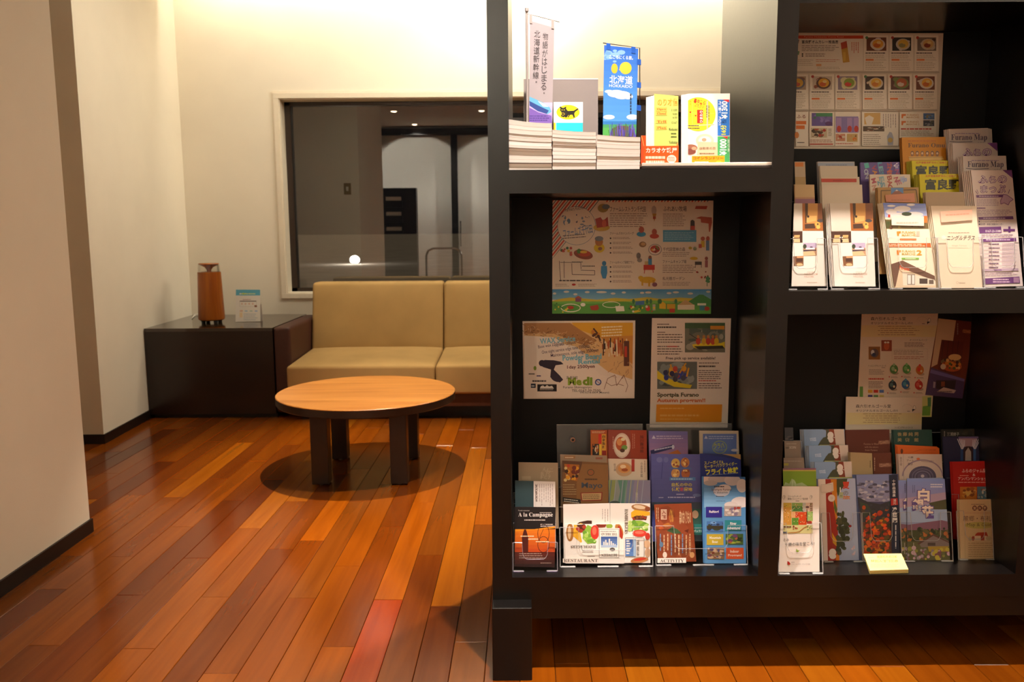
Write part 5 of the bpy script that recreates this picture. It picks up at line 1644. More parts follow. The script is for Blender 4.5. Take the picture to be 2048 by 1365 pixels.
p.rect(208, 902, 308, 1180, '#ece2d2').text('ふる', 214, 926, 288, 954, '#8a4a34', .02).rect(210, 976, 292, 1004, '#d8722c').rect(210, 1012, 280, 1042, '#d8722c').ell(216, 1090, 18, 26, '#c87a3c').body(220, 1142, 284, 1158, 1, '#4a4038')
p.rect(318, 902, 520, 1176, '#ece2d2').photo(336, 912, 504, 1016, ['#6a5a9a', '#4a7a5c', '#7a6aa8', '#8a7ab8'], 12, .3).rect(370, 912, 504, 940, '#4a8a5c').ell(474, 998, 30, 18, '#5a3a6a').photo(330, 1032, 460, 1110, ['#c8b89a', '#7a5a3a', '#4a3a2c', '#a8382a', '#6a8a4a'], 18, .25).body(470, 1036, 500, 1100, 5, '#8a7a68').body(322, 1124, 510, 1152, 2, '#a8705c', .4).rect(322, 1158, 508, 1168, '#b84a3a')
p.rect(524, 902, 722, 1178, '#ece2d2').rect(530, 940, 712, 1070, '#8a7ab0')
for x in (536, 622, 676):
    p.rect(x, 950, x + 40, 1066, '#a88ab8').ell(x + 20, 1040, 18, 26, '#b83c2c')
p.photo(530, 1080, 606, 1138, ['#c88a6a', '#a83c2c', '#d8c8b0'], 10).photo(620, 1080, 706, 1144, ['#c8a86a', '#d8782c', '#8a5a2c'], 10).body(530, 1150, 706, 1168, 1, '#c8745c')
p.rect(742, 904, 1036, 1178, '#ece2d2').rect(760, 912, 890, 1004, '#d8b06a').poly([(764, 950), (800, 930), (838, 950), (820, 1006), (780, 1006)], '#e8e0d0').photo(750, 1018, 922, 1060, ['#5a4a3a', '#c8b8a0', '#7a4a2c', '#3a2c24'], 14, .2).vbody(906, 920, 1024, 1040, 6, '#8a7a78', .25).body(752, 1080, 900, 1172, 6, '#8a7a68', .3).poly([(944, 1100), (964, 1064), (982, 1070), (996, 1110), (992, 1172), (950, 1172)], '#a8aab8').ell(970, 1130, 20, 20, '#c8a85c')
p.rect(1044, 904, 1340, 1178, '#ece2d2')
for y, n in ((920, ''), (976, '2')):
    p.poly([(1060, y), (1096, y), (1096, y + 14), (1076, y + 16), (1072, y + 34), (1060, y + 34)], '#d8742c').text('FURANO', 1104, y, 1200, y + 16, '#b88a4a', .01).text('MARCHE ' + n, 1100, y + 20, 1204, y + 34, '#b88a4a', .01)
p.photo(1236, 914, 1326, 964, ['#4a6a9a', '#7a9ac8', '#8a7a5a'], 10).photo(1236, 970, 1324, 1018, ['#3a3a44', '#8a8a90', '#5a5a4a'], 10).body(1056, 1030, 1322, 1046, 1, '#b8422c', .7).body(1056, 1052, 1320, 1096, 4, '#8a7a68', .3)
p.done(o)

z0 = ZR1 + .006
U = lambda Y, n=4, sy=.030, sz=.030, t=12: tiers(Y, z0, t, n, sy, sz)
YU = 2.000
def hotel(p, X, right):
    """white hotel leaflet: four small photographs on white"""
    p.photo(*(X(.50, 0) + X(1.0, .33)), ['#9a5a30', '#8a4a28', '#a86a3c', '#7a4426'], 10, .35)
q = U(YU)
def hotel_print(fr, TL, TR, BR, BL, pl, tag_, label, clipL):
    o, p = leaf('leaflet', label, 'leaflet', fr, TL, TR, pl, BR, BL, color='#ece3d8', seed=51, copies=2, cdx=.0016)
    return o, p
# --- column 1 and 2: the same white hotel leaflet twice
ZH = F(1580, 400, 200 / 1437)
def hotel_art(p, dx, full):
    # coordinates of the second (whole) leaflet in ZH; the first is the same sheet further left
    q4 = lambda pts, c: p.poly([(x + dx * (1 + 0.018 * (y - 400) / 400), y) for x, y in pts], c)
    e4 = lambda x, y, a, b, c: p.ell(x + dx * (1 + 0.018 * (y - 400) / 400), y, a, b, c, 14)
    q4([(570, 50), (860, 50), (876, 446), (592, 450)], '#d9cdbd')  # shade of the board above, painted as darker paper
    q4([(860, 48), (1185, 48), (1200, 444), (878, 444)], '#a3622f')
    q4([(908, 48), (1085, 48), (1085, 338), (920, 338)], '#c08a4a').__class__
    q4([(900, 48), (942, 48), (948, 330), (914, 340)], '#4a3626')
    q4([(1082, 48), (1180, 48), (1188, 270), (1090, 290)], '#7a4a2c')
    q4([(905, 350), (1040, 340), (1060, 410), (910, 414)], '#4a3224')
    q4([(930, 230), (1075, 230), (1070, 300), (930, 330)], '#d8a862')
    e4(950, 240, 18, 18, '#3a2c28'); e4(1090, 350, 40, 34, '#d8a04a'); e4(1100, 390, 30, 28, '#e0b45c'); e4(1130, 300, 50, 24, '#4a4040'); e4(1092, 350, 12, 14, '#5a4030')
    q4([(555, 455), (876, 452), (882, 614), (605, 616)], '#4a2e22')
    for x in (680, 800):
        q4([(x - 40, 506), (x + 40, 504), (x + 36, 546), (x - 44, 546)], '#d8a66a'); q4([(x - 60, 560), (x + 40, 556), (x + 46, 612), (x - 66, 612)], '#e0bc90')
    e4(722, 540, 9, 9, '#fff2e0'); e4(750, 540, 9, 9, '#fff2e0'); e4(740, 590, 18, 24, '#2c1c16')
    q4([(890, 620), (1080, 616), (1092, 800), (904, 804)], '#b8a8c4')
    q4([(892, 700), (1086, 690), (1092, 800), (902, 804)], '#b89070'); q4([(896, 742), (1040, 735), (1084, 800), (902, 804)], '#d8b488'); q4([(896, 720), (1080, 716), (1082, 730), (898, 744)], '#4a3a44')
    e4(916, 670, 26, 34, '#3f4434'); e4(1010, 680, 22, 10, '#5a4658'); q4([(930, 690), (1060, 688), (1060, 712), (930, 714)], '#e4dce4')
    q4([(755, 812), (902, 806), (906, 944), (768, 948)], '#7a5236'); q4([(800, 840), (890, 836), (892, 890), (800, 892)], '#4a2e24'); q4([(805, 812), (902, 808), (902, 836), (810, 838)], '#c89468'); e4(850, 930, 46, 20, '#dcb080')
    p.body(940 + dx, 1030, 1060 + dx, 1040, 1, '#c8a894', .5)
    p.text('NATULUX', 915 + dx * 1.02, 1052, 1110 + dx * 1.02, 1080, '#d0a894', .0).text('HOTEL', 915 + dx * 1.02, 1090, 1056 + dx * 1.02, 1114, '#d0a894', .0).body(940 + dx, 1180, 1110 + dx, 1192, 1, '#c8a894', .5)
o, p = leaf('leaflet', 'white four photograph hotel leaflet cut off by the divider', 'leaflet', ZH, (58, 50), (455, 50), U(YU)[0], (522, 1240), (22, 1242), color='#ece3d8', seed=51, copies=2, cdx=-.0006)
hotel_art(p, -695, False)
p.done(o)
o, p = leaf('leaflet', 'white four photograph hotel leaflet seen whole, right of its twin', 'leaflet', ZH, (570, 50), (1185, 48), U(YU)[0], (1230, 1246), (640, 1244), color='#ece3d8', seed=52, copies=3, cdx=.0030)
hotel_art(p, 0, True)
p.done(o)
cA, cB = U(YU), U(YU)
o, p = leaf('leaflet', 'beige leaflet with a mauve strip behind the cut off hotel leaflet', 'leaflet', Z5, (104, 464), (246, 466), cA[1], color='#d0b083', seed=53, copies=1)
p.rect(100, 566, 252, 600, '#9a6a7a').rect(100, 556, 252, 568, '#b88a6a')
p.done(o)
o, p = leaf('leaflet', 'pale leaflet with an orange mark beside the divider', 'leaflet', Z5, (104, 300), (180, 300), cA[3].back(-.003), color='#c8b296', seed=54)
p.rect(108, 306, 168, 336, '#d8823c').poly([(176, 412), (184, 424), (176, 436)], '#3a2c24').rect(100, 410, 184, 470, '#b89a6a')
p.done(o)
for k, (tl, tr, pl_, c, lab) in enumerate((((300, 470), (590, 466), cB[1], '#dccdb8', 'plain white leaflet just above the whole hotel leaflet'),
                                           ((296, 412), (570, 410), cB[2], '#d8c8b0', 'white leaflet with a red band near its top'),
                                           ((286, 330), (555, 332), cB[3].back(-.006), '#d4c6b0', 'plain pale leaflet behind the red banded one'),
                                           ((270, 300), (535, 300), cB[3].back(.004), '#b8b4b0', 'leaflet with a bluish top edge behind the plain pale one'))):
    o, p = leaf('leaflet', lab, 'leaflet', Z5, tl, tr, pl_, color=c, seed=55 + k, copies=2 if k == 0 else 1, cdx=.002)
    if k == 1:
        p.rect(296, 422, 550, 448, '#b8402c').body(380, 430, 470, 442, 1, '#8a2a1c', .5)
    if k == 3:
        p.rect(270, 308, 530, 330, '#a0a8b8').body(330, 318, 500, 330, 1, '#7a84a0', .5)
    p.done(o)
# --- column 3
c3 = U(YU)
o, p = leaf('leaflet', 'market leaflet with a blue sky and a shop front', 'leaflet', Z5, (740, 596), (1046, 602), c3[0], (1122, 1205), (822, 1206), color='#efe3c8', seed=60, copies=4, cdx=.0026)
p.grad(735, 590, 1070, 700, '#6a80d0', '#b8c4e8', 5)
for x, y, a, b in ((880, 640, 60, 22), (800, 660, 40, 20), (940, 610, 30, 8), (960, 680, 70, 20), (860, 690, 90, 24), (800, 618, 30, 8)):
    p.ell(x, y, a, b, '#efe9e6', 14)
p.rect(735, 716, 1075, 782, '#6a5a34').rect(750, 726, 800, 780, '#4a4a24').blobs(750, 716, 1070, 776, ['#8a7a3c', '#5a3a24', '#b84a2c', '#3c4a24'], 20, 6, 14).ell(910, 676, 36, 14, '#3f4a34').rect(1030, 690, 1058, 740, '#d8722c').rect(776, 680, 792, 700, '#c83c2c')
for y, n, c in ((800, '1', '#d88a2c'), (936, '2', '#d88a2c')):
    p.poly([(838, y + 2), (868, y), (868, y + 14), (856, y + 16), (854, y + 34), (842, y + 34)], '#e0862c').text('FURANO', 876, y, 972, y + 16, '#b89a3c', .01).text('MARCHE', 876, y + 20, 974, y + 36, '#b89a3c', .01).text(n, 980, y, 1004 if n == '1' else 1020, y + 36, '#d8b8a0' if n == '1' else '#d8962c', .02)
p.rect(860, 852, 980, 864, '#d87a4a').rect(756, 886, 1090, 914, '#d0642c').body(770, 890, 1070, 910, 2, '#f0d0b0', .5).rect(874, 990, 998, 1004, '#7aa84a').body(900, 992, 980, 1002, 1, '#e0ecc8', .5)
p.poly([(760, 1060), (880, 1012), (1110, 1130), (1124, 1206), (810, 1206)], '#d8c0a0').poly([(790, 1040), (880, 1010), (1120, 1126), (1120, 1160), (860, 1060), (830, 1200), (810, 1200)], '#6a4a3c').text('Furano', 858, 1052, 930, 1080, '#c8502c', .02, 12)
p.poly([(880, 1090), (1110, 1150), (1118, 1190), (884, 1190)], '#e8d8c4').rect(914, 1110, 970, 1186, '#8a7a6a').rect(918, 1116, 940, 1180, '#e8e0d8').rect(948, 1116, 966, 1180, '#e8e0d8').rect(1002, 1140, 1060, 1178, '#4a3a34').rect(1070, 1150, 1104, 1180, '#6a5a50')
p.done(o)
o, p = leaf('note', 'pale pink slip stuck across the sky of the market leaflet', 'note', Z5, (800, 690), (1034, 694), c3[0].back(-.0024), (1034, 762), (802, 757), color='#f2dacb', th=.0004, seed=61)
p.body(836, 730, 1010, 746, 1, '#e6b8a4', .6)
p.done(o)
o, p = leaf('leaflet', 'tan leaflet with a small blue mountain behind the market leaflet', 'leaflet', Z5, (700, 486), (994, 484), c3[1], color='#b08a56', seed=62, copies=2, cdx=.002)
p.line([(726, 600), (726, 508), (796, 506)], 5, '#3a2a20').line([(888, 504), (978, 502), (990, 596)], 5, '#3a2a20').rect(798, 488, 886, 536, '#5a84b8').poly([(798, 536), (838, 500), (886, 530), (886, 536)], '#8a5a4a').poly([(826, 512), (838, 500), (850, 510)], '#d8d8dc')
p.done(o)
o, p = leaf('note', 'salmon pink slip stuck on the tan mountain leaflet', 'note', Z5, (756, 540), (966, 526), c3[1].back(-.0024), (970, 592), (762, 592), color='#cf8e70', th=.0004, seed=63)
p.body(800, 566, 950, 584, 1, '#b87a60', .6)
p.done(o)
def letters(p, x0, y0, rows, cols_, dx, dy, pal, s):
    for i, r_ in enumerate(rows):
        for j, ch in enumerate(r_):
            if ch != ' ':
                p.text(ch, x0 + j * dx, y0 + i * dy, x0 + j * dx + s, y0 + i * dy + s * 1.1, pal[(i * 3 + j) % len(pal)], .03, 78)
o, p = leaf('leaflet', 'white leaflet scattered with big coloured letters', 'leaflet', Z5, (644, 392), (934, 392), c3[2], color='#ddd0be', seed=64, copies=1)
PALL = ['#a84a4a', '#5a8aa8', '#b0503c', '#a84a6a', '#6a8ac0', '#c89a8a']
for t, x, y, r_, c in (('M', 656, 420, 75, '#a84a5a'), ('A', 700, 404, 70, '#c8a8a0'), ('S', 720, 448, 80, '#7aa0b0'), ('Z', 700, 436, 80, '#6a9ab0'), ('E', 712, 408, 80, '#8ab0b8'), ('B', 770, 402, 75, '#a85a48'), ('A', 772, 436, 75, '#b05040'), ('G', 774, 466, 75, '#a8483c'),
                      ('N', 818, 412, 75, '#a84a5a'), ('E', 836, 432, 75, '#a85068'), ('I', 862, 408, 80, '#a8b0c8'), ('R', 878, 420, 80, '#8a9ac8'), ('N', 660, 470, 75, '#c08878'), ('U', 704, 484, 75, '#7aa0b0')):
    p.text(t, x, y, x + 36, y + 34, c, .03, r_)
p.done(o)
o, p = leaf('leaflet', 'violet leaflet scattered with big coloured letters', 'leaflet', Z5, (576, 306), (858, 302), c3[3], color='#6a5a94', seed=65, copies=1)
for t, x, y, r_, c in (('I', 604, 312, 78, '#5ab0a8'), ('O', 600, 356, 78, '#b0b8c8'), ('N', 606, 388, 78, '#a8a8b8'), ('V', 656, 330, 75, '#b04a5a'), ('A', 664, 362, 75, '#d08a3c'), ('L', 700, 306, 80, '#5a9ab8'), ('E', 706, 336, 80, '#7ab8c0'), ('S', 712, 372, 80, '#5a94b0'),
                      ('Z', 768, 306, 75, '#a85058'), ('N', 770, 340, 75, '#b85c50'), ('B', 768, 366, 75, '#c0604a'), ('V', 812, 312, 80, '#d8d0e0'), ('N', 824, 356, 75, '#a84a70'), ('O', 634, 404, 78, '#d0a080')):
    p.text(t, x, y, x + 38, y + 32, c, .035, r_)
p.rect(830, 318, 852, 356, '#7a6aa8').text('Free', 832, 322, 850, 352, '#e0d8e8', .0, 78)
p.done(o)
# --- column 4
c4 = U(YU)
o, p = leaf('leaflet', 'cream leaflet with handwritten black lettering under a pink slip', 'leaflet', Z5, (1082, 618), (1408, 618), c4[0], (1456, 1208), (1160, 1210), color='#e6d2b8', seed=66, copies=4, cdx=.0030, ccol='#e0ccae')
p.body(1210, 804, 1362, 816, 1, '#b8a08a', .5).text('ニングルテラス', 1200, 830, 1400, 866, '#3a2c26', .01, 0, 0, .25).ell(1176, 846, 16, 16, '#e8dccb').text('Ningle Terrace', 1236, 898, 1340, 912, '#c8a890').line([(1204, 920), (1352, 920)], 2, '#c8b49a')
p.ring(1274, 1170, 8, 10, 2, '#c0a890', 10).body(1286, 1164, 1336, 1178, 1, '#c0a890', .6)
p.done(o)
o, p = leaf('note', 'pink slip tilted across the top of the cream handwritten leaflet', 'note', Z5, (1152, 660), (1380, 644), c4[0].back(-.0024), (1382, 720), (1158, 738), color='#f0b89e', th=.0004, seed=67)
p.body(1190, 676, 1360, 690, 1, '#e09a80', .6, .05, -.06)
p.done(o)
o, p = leaf('leaflet', 'plain grey brown leaflet just above the cream handwritten one', 'leaflet', Z5, (1044, 520), (1346, 518), c4[1], color='#b59c80', seed=68, copies=2, cdx=.002)
for k, (tl, tr, pl_, tx, dx, dy) in enumerate((((1000, 390), (1312, 388), c4[2], 'in the third tier', 0, 0), ((946, 294), (1243, 292), c4[3].back(-.002), 'in the fourth tier', -67, -97))):
    o, p = leaf('booklet', ('lower' if k == 0 else 'upper') + ' yellow booklet with three big black characters', 'booklet', Z5, tl, tr, pl_, color='#d8cc1e', seed=69 + k, copies=4, cdx=.0024, ccol='#b8b02c')
    p.text('北海道富良野市のご当地グルメ', 1044 + dx, 396 + dy, 1300 + dx, 412 + dy, '#c85a1c', .02).text('富良野', 1042 + dx, 424 + dy, 1298 + dx, 504 + dy, '#2a2a18', .04)
    p.done(o)
o, p = leaf('booklet', 'orange brown booklet with a row of little faces', 'booklet', Z5, (874, 126), (1188, 122), c4[3].back(.010), color='#c8861f', seed=72, copies=2, cdx=.002, ccol='#a8701c')
p.text(serif('Furano Omu'), 920, 166, 1186, 198, '#4a2c10').body(918, 146, 1120, 156, 1, '#a8501c', .5)
for i in range(6):
    x = 950 + i * 36
    p.ell(x, 238, 12, 15, '#5a3a20', 12).ell(x, 240, 8, 9, '#d8b080', 10).rect(x - 9, 250, x + 9, 262, '#8a5a2c')
p.poly([(925, 264), (1170, 262), (1178, 290), (930, 290)], '#d8b05c').line([(920, 272), (1176, 268)], 3, '#8a5a20')
p.done(o)
# --- column 5
c5 = U(2.012)
PUR = '#6a3a74'
def fmap(p, dx, dy, s=1.0):
    p.text(serif('Furano Map'), 1348 + dx, 300 + dy, 1606 + dx, 352 + dy, '#4a3f58', 0).body(1376 + dx, 288 + dy, 1590 + dx, 298 + dy, 1, '#9a86a8', .6).line([(1336 + dx, 350 + dy), (1400 + dx, 356 + dy), (1500 + dx, 352 + dy)], 4, '#4a3f58').text('ふらの', 1534 + dx, 354 + dy, 1590 + dx, 364 + dy, '#6a5a78')
def fmatsu(p, dx, dy):
    p.poly([(1598 + dx, 360 + dy), (1672 + dx, 360 + dy), (1672 + dx, 420 + dy)], PUR)
    for t, x0, y0, x1, y1 in (('ふ', 1422, 398, 1496, 456), ('ら', 1500, 402, 1556, 456), ('の', 1562, 398, 1632, 456), ('ま', 1438, 470, 1492, 526), ('っ', 1500, 480, 1556, 526), ('ぷ', 1560, 464, 1622, 526)):
        p.text(t, x0 + dx, y0 + dy, x1 + dx, y1 + dy, PUR, .055).text(t, x0 + 4 + dx, y0 + 4 + dy, x1 - 4 + dx, y1 - 4 + dy, '#e4d4dc', .004)
o, p = leaf('leaflet', 'long violet printed town map leaflet standing in front', 'leaflet', Z5, (1370, 362), (1666, 360), c5[0], (1746, 1194), (1462, 1200), color='#e3d3cc', seed=73, copies=5, cdx=.0034, ccol='#d3c3b8')
fmatsu(p, 0, 0)
p.poly([(1408, 540), (1600, 536), (1602, 556), (1412, 560)], PUR).body(1430, 542, 1580, 554, 1, '#d8c4d0', .5)
p.poly([(1584, 580), (1600, 550), (1604, 534), (1632, 540), (1676, 572), (1650, 590), (1640, 612), (1610, 596), (1586, 606)], '#c8a8c0').line([(1584, 580), (1600, 550), (1604, 534), (1632, 540), (1676, 572), (1650, 590), (1640, 612), (1610, 596), (1586, 606), (1584, 580)], 4, PUR).line([(1404, 510), (1420, 534)], 4, PUR).line([(1650, 500), (1640, 530)], 4, PUR).line([(1414, 500), (1426, 530)], 3, PUR)
p.body(1414, 566, 1580, 620, 5, '#9a7a98', .34).body(1416, 626, 1480, 640, 1, PUR, .6).body(1418, 644, 1670, 690, 4, '#9a7a98', .34)
p.poly([(1424, 698), (1674, 692), (1678, 714), (1430, 718)], PUR).body(1460, 700, 1640, 712, 1, '#d8c4d0', .5).text('●コンシェルジュカウンター', 1428, 722, 1570, 738, '#4a3450', .004).text('●富良野・美瑛広域観光センター', 1428, 742, 1606, 758, '#4a3450', .004)
p.poly([(1430, 770), (1588, 766), (1592, 812), (1434, 816)], PUR).text('0167-23-3388', 1476, 790, 1586, 808, '#e4d4dc', .01).rect(1604, 784, 1688, 800, PUR).rect(1640, 766, 1656, 810, PUR)
p.body(1446, 820, 1690, 846, 2, '#9a7a98', .34).poly([(1446, 856), (1696, 848), (1698, 872), (1448, 878)], PUR).body(1480, 854, 1660, 868, 1, '#d8c4d0', .5)
for i in range(7):
    y = 884 + i * 28
    p.body(1500, y, 1580, y + 14, 1, '#6a4a68', .6).body(1596, y, 1696, y + 24, 3, '#a88aa4', .3).line([(1466, y + 22), (1700, y + 20)], 2, '#b89ab0')
p.poly([(1454, 1072), (1712, 1066), (1714, 1084), (1456, 1090)], '#b8a0b0').body(1540, 1072, 1600, 1084, 1, PUR, .6).body(1456, 1094, 1712, 1124, 3, '#a88aa4', .34).poly([(1462, 1140), (1720, 1126), (1724, 1172), (1464, 1182)], PUR).body(1530, 1138, 1670, 1172, 2, '#d8b8cc', .5).rect(1678, 1132, 1718, 1170, '#a8809c')
p.done(o)
fmap_specs = (((1312, 260), (1624, 258), c5[1], 'second tier', 'map', 0, -2), ((1238, 168), (1560, 164), c5[2], 'third tier', 'kana', -110, -195), ((1210, 66), (1494, 58), c5[3], 'rearmost tier', 'map', -118, -196))
for k, (tl, tr, pl_, tx, kind, dx, dy) in enumerate(fmap_specs):
    o, p = leaf('leaflet', ('lower map leaflet headed in English', 'map leaflet headed in big violet kana', 'upper map leaflet headed in English')[k] + ' behind the front map', 'leaflet', Z5, tl, tr, pl_, color='#d6c8c0', seed=75 + k, copies=3, cdx=.0030, ccol='#c8bab0')
    if kind == 'map':
        fmap(p, dx, dy)
    else:
        fmatsu(p, dx, dy)
    p.done(o)
tag(sheet(c5[3].back(.012), [c5[3].back(.012).hit(*Z5(*q)) for q in ((1495, 60), (1522, 66), (1526, 170), (1497, 170))], .0008, 'leaflet', C('#cdbfb8')), 'narrow strip of a map leaflet peeping out behind the upper one', 'leaflet')
# holders of the upper right bay
for k, (xa, xb, Y, lab, bt) in enumerate(((1572, 1652, YU, 'clear stepped holder of the first column in the upper right bay, beside the divider', 324), (1662, 1756, YU, 'clear stepped holder of the second column in the upper right bay', 324),
                                          (1779, 1874, YU, 'clear stepped holder of the third column in the upper right bay', 322), (1878, 1966, YU, 'clear stepped holder of the fourth column in the upper right bay', 300), (1968, 2050, 2.012, 'clear stepped holder of the fifth column in the upper right bay', 284))):
    x0, x1 = PY(xa, 576, Y).x, PY(xb, 576, Y).x
    x0 = max(x0, sh(XD1, Y) + .004)
    x1 = min(x1, sh(XR0, Y) - .004)
    holder('leaflet_holder', lab, x0, x1, Y, ZR1, 12, 4, .030, .030, .125, .22)
# ================================================================== RIGHT LOWER BAY
pb = Plane(BP - .0012, ZF, 0)
def music(p, dx, dy):
    q = lambda x, y: (x + dx, y + dy)
    p.text('森六引オルゴール堂', 812 + dx, 138 + dy, 1094 + dx, 166 + dy, '#3a302c', .01).text('オリジナルオルゴールしの!!', 812 + dx, 178 + dy, 1150 + dx, 198 + dy, '#3a302c', .008)
    p.poly([q(1280, 152), q(1296, 150), q(1292, 176), q(1268, 198)], '#e4d8c8').poly([q(1266, 176), q(1290, 176), q(1268, 198)], '#20222e').ring(1284 + dx, 166 + dy, 12, 20, 2, '#3a302c', 12).ring(1226 + dx, 160 + dy, 40, 22, 2, '#b8a898', 16, 180, 360).body(1226 + dx, 188 + dy, 1250 + dx, 198 + dy, 1, '#3a302c')
    p.poly([q(738, 205), q(1352, 207), q(1346, 300), q(734, 300)], '#d8c490')
    for i in range(5):
        p.body(870 + dx + 20 * (i % 2), 208 + i * 17 + dy, 1210 + dx - 30 * (i % 2), 220 + i * 17 + dy, 1, '#9a7a5c', .4)
o, p = leaf('poster', 'tall cream music box workshop sheet pinned to the back panel', 'poster', Z6, (740, 108), (1355, 110), pb, (1303, 945), (700, 945), color='#d9c8b4', th=.0006, seed=80)
music(p, 0, 0)
p.rect(898, 326, 982, 414, '#8a3a1c').ell(940, 372, 22, 34, '#b8562c').ell(930, 344, 10, 8, '#d8d0c0').ell(952, 344, 10, 8, '#d8d0c0').rect(795, 378, 888, 482, '#8a5a24').ell(842, 430, 34, 36, '#5a4a4a').ell(828, 424, 14, 20, '#c8c8c8').ell(838, 442, 16, 14, '#2c3450')
p.text('オリジナルパーツ', 1126, 318, 1268, 332, '#4a3c34', .004).body(1084, 342, 1262, 384, 4, '#5a4a40', .36).frame(984, 396, 1270, 480, 2, '#b8a898').body(996, 402, 1240, 444, 4, '#8a7868', .34).body(1000, 454, 1260, 480, 2, '#a8604c', .34)
p.text('トッピングキットコース', 794, 524, 936, 540, '#4a3c34', .006).body(900, 542, 934, 552, 1, '#6a5a50').body(798, 560, 920, 606, 4, '#7a6a5c', .36).body(794, 628, 920, 644, 1, '#b83a2c', .7).body(794, 656, 910, 716, 5, '#6a5a50', .4)
for x, y, c, c2 in ((1000, 560, '#4a7a3c', '#8aa87a'), (1102, 558, '#4a8a3c', '#7ab06a'), (1208, 566, '#b86a24', '#c83c2c'), (988, 690, '#20242c', '#4a6a6a'), (1094, 682, '#2c5a8a', '#4a8a9a'), (1200, 688, '#a8281c', '#c85a4a')):
    p.ell(x + 12, y + 34, 26, 12, '#a8947c', 12).ell(x, y, 33, 38, c, 16).ell(x - 8, y - 4, 14, 18, c2, 10).ell(x, y - 36, 10, 12, c2, 8).ell(x + 12, y + 10, 9, 10, '#d8c8a0', 8)
    p.ell(x - 38, y + 62, 5, 6, '#b83a2c', 8).body(x - 26, y + 56, x + 34, y + 72, 2, '#7a6a5c', .4)
for i, c in enumerate(('#c8982c', '#b82c1c', '#5a74b0', '#4a3a7a', '#5a8a4a', '#c8b05a')):
    p.rect(790 + (i % 3) * 46, 726 + (i // 3) * 42, 826 + (i % 3) * 46, 750 + (i // 3) * 42, c)
p.rect(724, 700, 750, 790, '#5a8a3c').poly([(1226, 780), (1304, 770), (1300, 946), (1226, 946)], '#c8c87a').poly([(1232, 860), (1296, 850), (1290, 934), (1226, 934)], '#6a9a3c').poly([(1270, 790), (1300, 786), (1298, 860), (1272, 862)], '#4a7a4a')
p.done(o)
o, p = leaf('poster', 'dark brown tilted leaflet with a burger photograph', 'poster', Z6, (1358, 150), (1652, 180), pb.back(-.0008), (1552, 797), (1252, 768), color='#6a2c1a', th=.0006, seed=81)
p.poly([(1358, 150), (1500, 166), (1476, 332), (1384, 322), (1350, 520), (1300, 545)], '#c8a884').text('FURANO', 1598, 196, 1626, 322, '#c87a4a', .03, 98).vbody(1502, 190, 1524, 300, 1, '#8a6a60', .4)
p.poly([(1384, 322), (1562, 342), (1534, 606), (1352, 590)], '#5a1e10')
for x in (1400, 1440, 1480, 1520):
    p.line([(x, 330), (x - 28, 590)], 4, '#3a140c')
p.ell(1470, 540, 76, 40, '#a84a24', 20).ell(1456, 500, 80, 30, '#6a5a3a', 20).ell(1464, 520, 78, 26, '#c8742c', 18).ell(1474, 480, 44, 20, '#7a4a2c').ell(1490, 464, 52, 26, '#d8a86a', 18).ell(1396, 540, 22, 22, '#c8b090').blobs(1400, 480, 1540, 560, ['#8a3a1c', '#d8a05a', '#4a5a2c', '#3a1a10'], 14, 7, 14)
p.poly([(1300, 545), (1570, 640), (1552, 800), (1252, 770)], '#4a3454').poly([(1296, 560), (1570, 640), (1566, 660), (1290, 590)], '#6a5a8a').poly([(1340, 650), (1500, 650), (1490, 720), (1340, 720)], '#2c1c20').poly([(1345, 742), (1400, 706), (1500, 730), (1484, 754)], '#b8a090').body(1350, 732, 1470, 748, 1, '#6a5a54', .6).rect(1380, 660, 1410, 700, '#7a3a24')
p.poly([(1318, 660), (1336, 664), (1330, 712), (1314, 710)], '#9a8a90')
p.done(o)
pl = Plane(BP - .022, ZF + .20, 4)
o, p = leaf('leaflet', 'lower music box sheet with its foot hidden behind leaflets', 'leaflet', Z6, (613, 782), (1228, 789), pl, color='#dccbb8', th=.0006, seed=82)
music(p, -120, 706)
p.text('トッピングキットコース', 1008, 1022, 1150, 1040, '#4a3c34', .006).body(1000, 1050, 1140, 1120, 5, '#7a6a5c', .36)
p.done(o)
zl = ZF + .006
V = lambda Y, n=4, sy=.030, sz=.036, t=12: tiers(Y, zl, t, n, sy, sz)
# --- column 1 (stands forward)
d1 = V(1.977)
o, p = leaf('leaflet', 'white leaflet with a patchwork farm map', 'leaflet', Z7, (95, 520), (383, 521), d1[0], (386, 1188), (66, 1190), color='#eee4da', seed=83, copies=2, cdx=-.0004, ccol='#b04a2c')
p.text('ファームクッキング', 140, 590, 244, 606, '#4a403a', .004).text('農場どらいぶマップ富良野', 138, 610, 296, 626, '#4a403a', .004).body(200, 630, 232, 638, 1, '#4a403a', .6)
for a in (108, 318):
    p.ring(a, 606, 9, 16, 2, '#8a8078', 12).ring(a + 6, 600, 6, 10, 2, '#8a8078', 10)
MP = [(104, 648, 168, 684, '#c8a83c'), (170, 648, 254, 716, '#8aa85a'), (172, 676, 252, 716, '#4a7a3c'), (254, 648, 278, 716, '#b8b8b0'), (278, 648, 334, 716, '#d8bca8'), (104, 684, 168, 822, '#c8903c'), (170, 716, 226, 766, '#d8a06a'), (198, 722, 222, 764, '#c83c1c'),
      (170, 766, 222, 822, '#5a8a2c'), (222, 720, 286, 820, '#c84418'), (288, 716, 334, 790, '#9ab86a'), (288, 790, 328, 812, '#a8342a'), (104, 822, 334, 888, '#cfc88a')]
for x0, y0, x1, y1, c in MP:
    p.rect(x0, y0, x1, y1, c)
for i in range(90):
    x, y = p.rnd.uniform(106, 330), p.rnd.uniform(652, 816)
    p.ell(x, y, 3, 4, p.rnd.choice(['#e0d08a', '#e8e0c8', '#8a5a24', '#d8a05a', '#4a6a2c', '#e8b8a0']), 6)
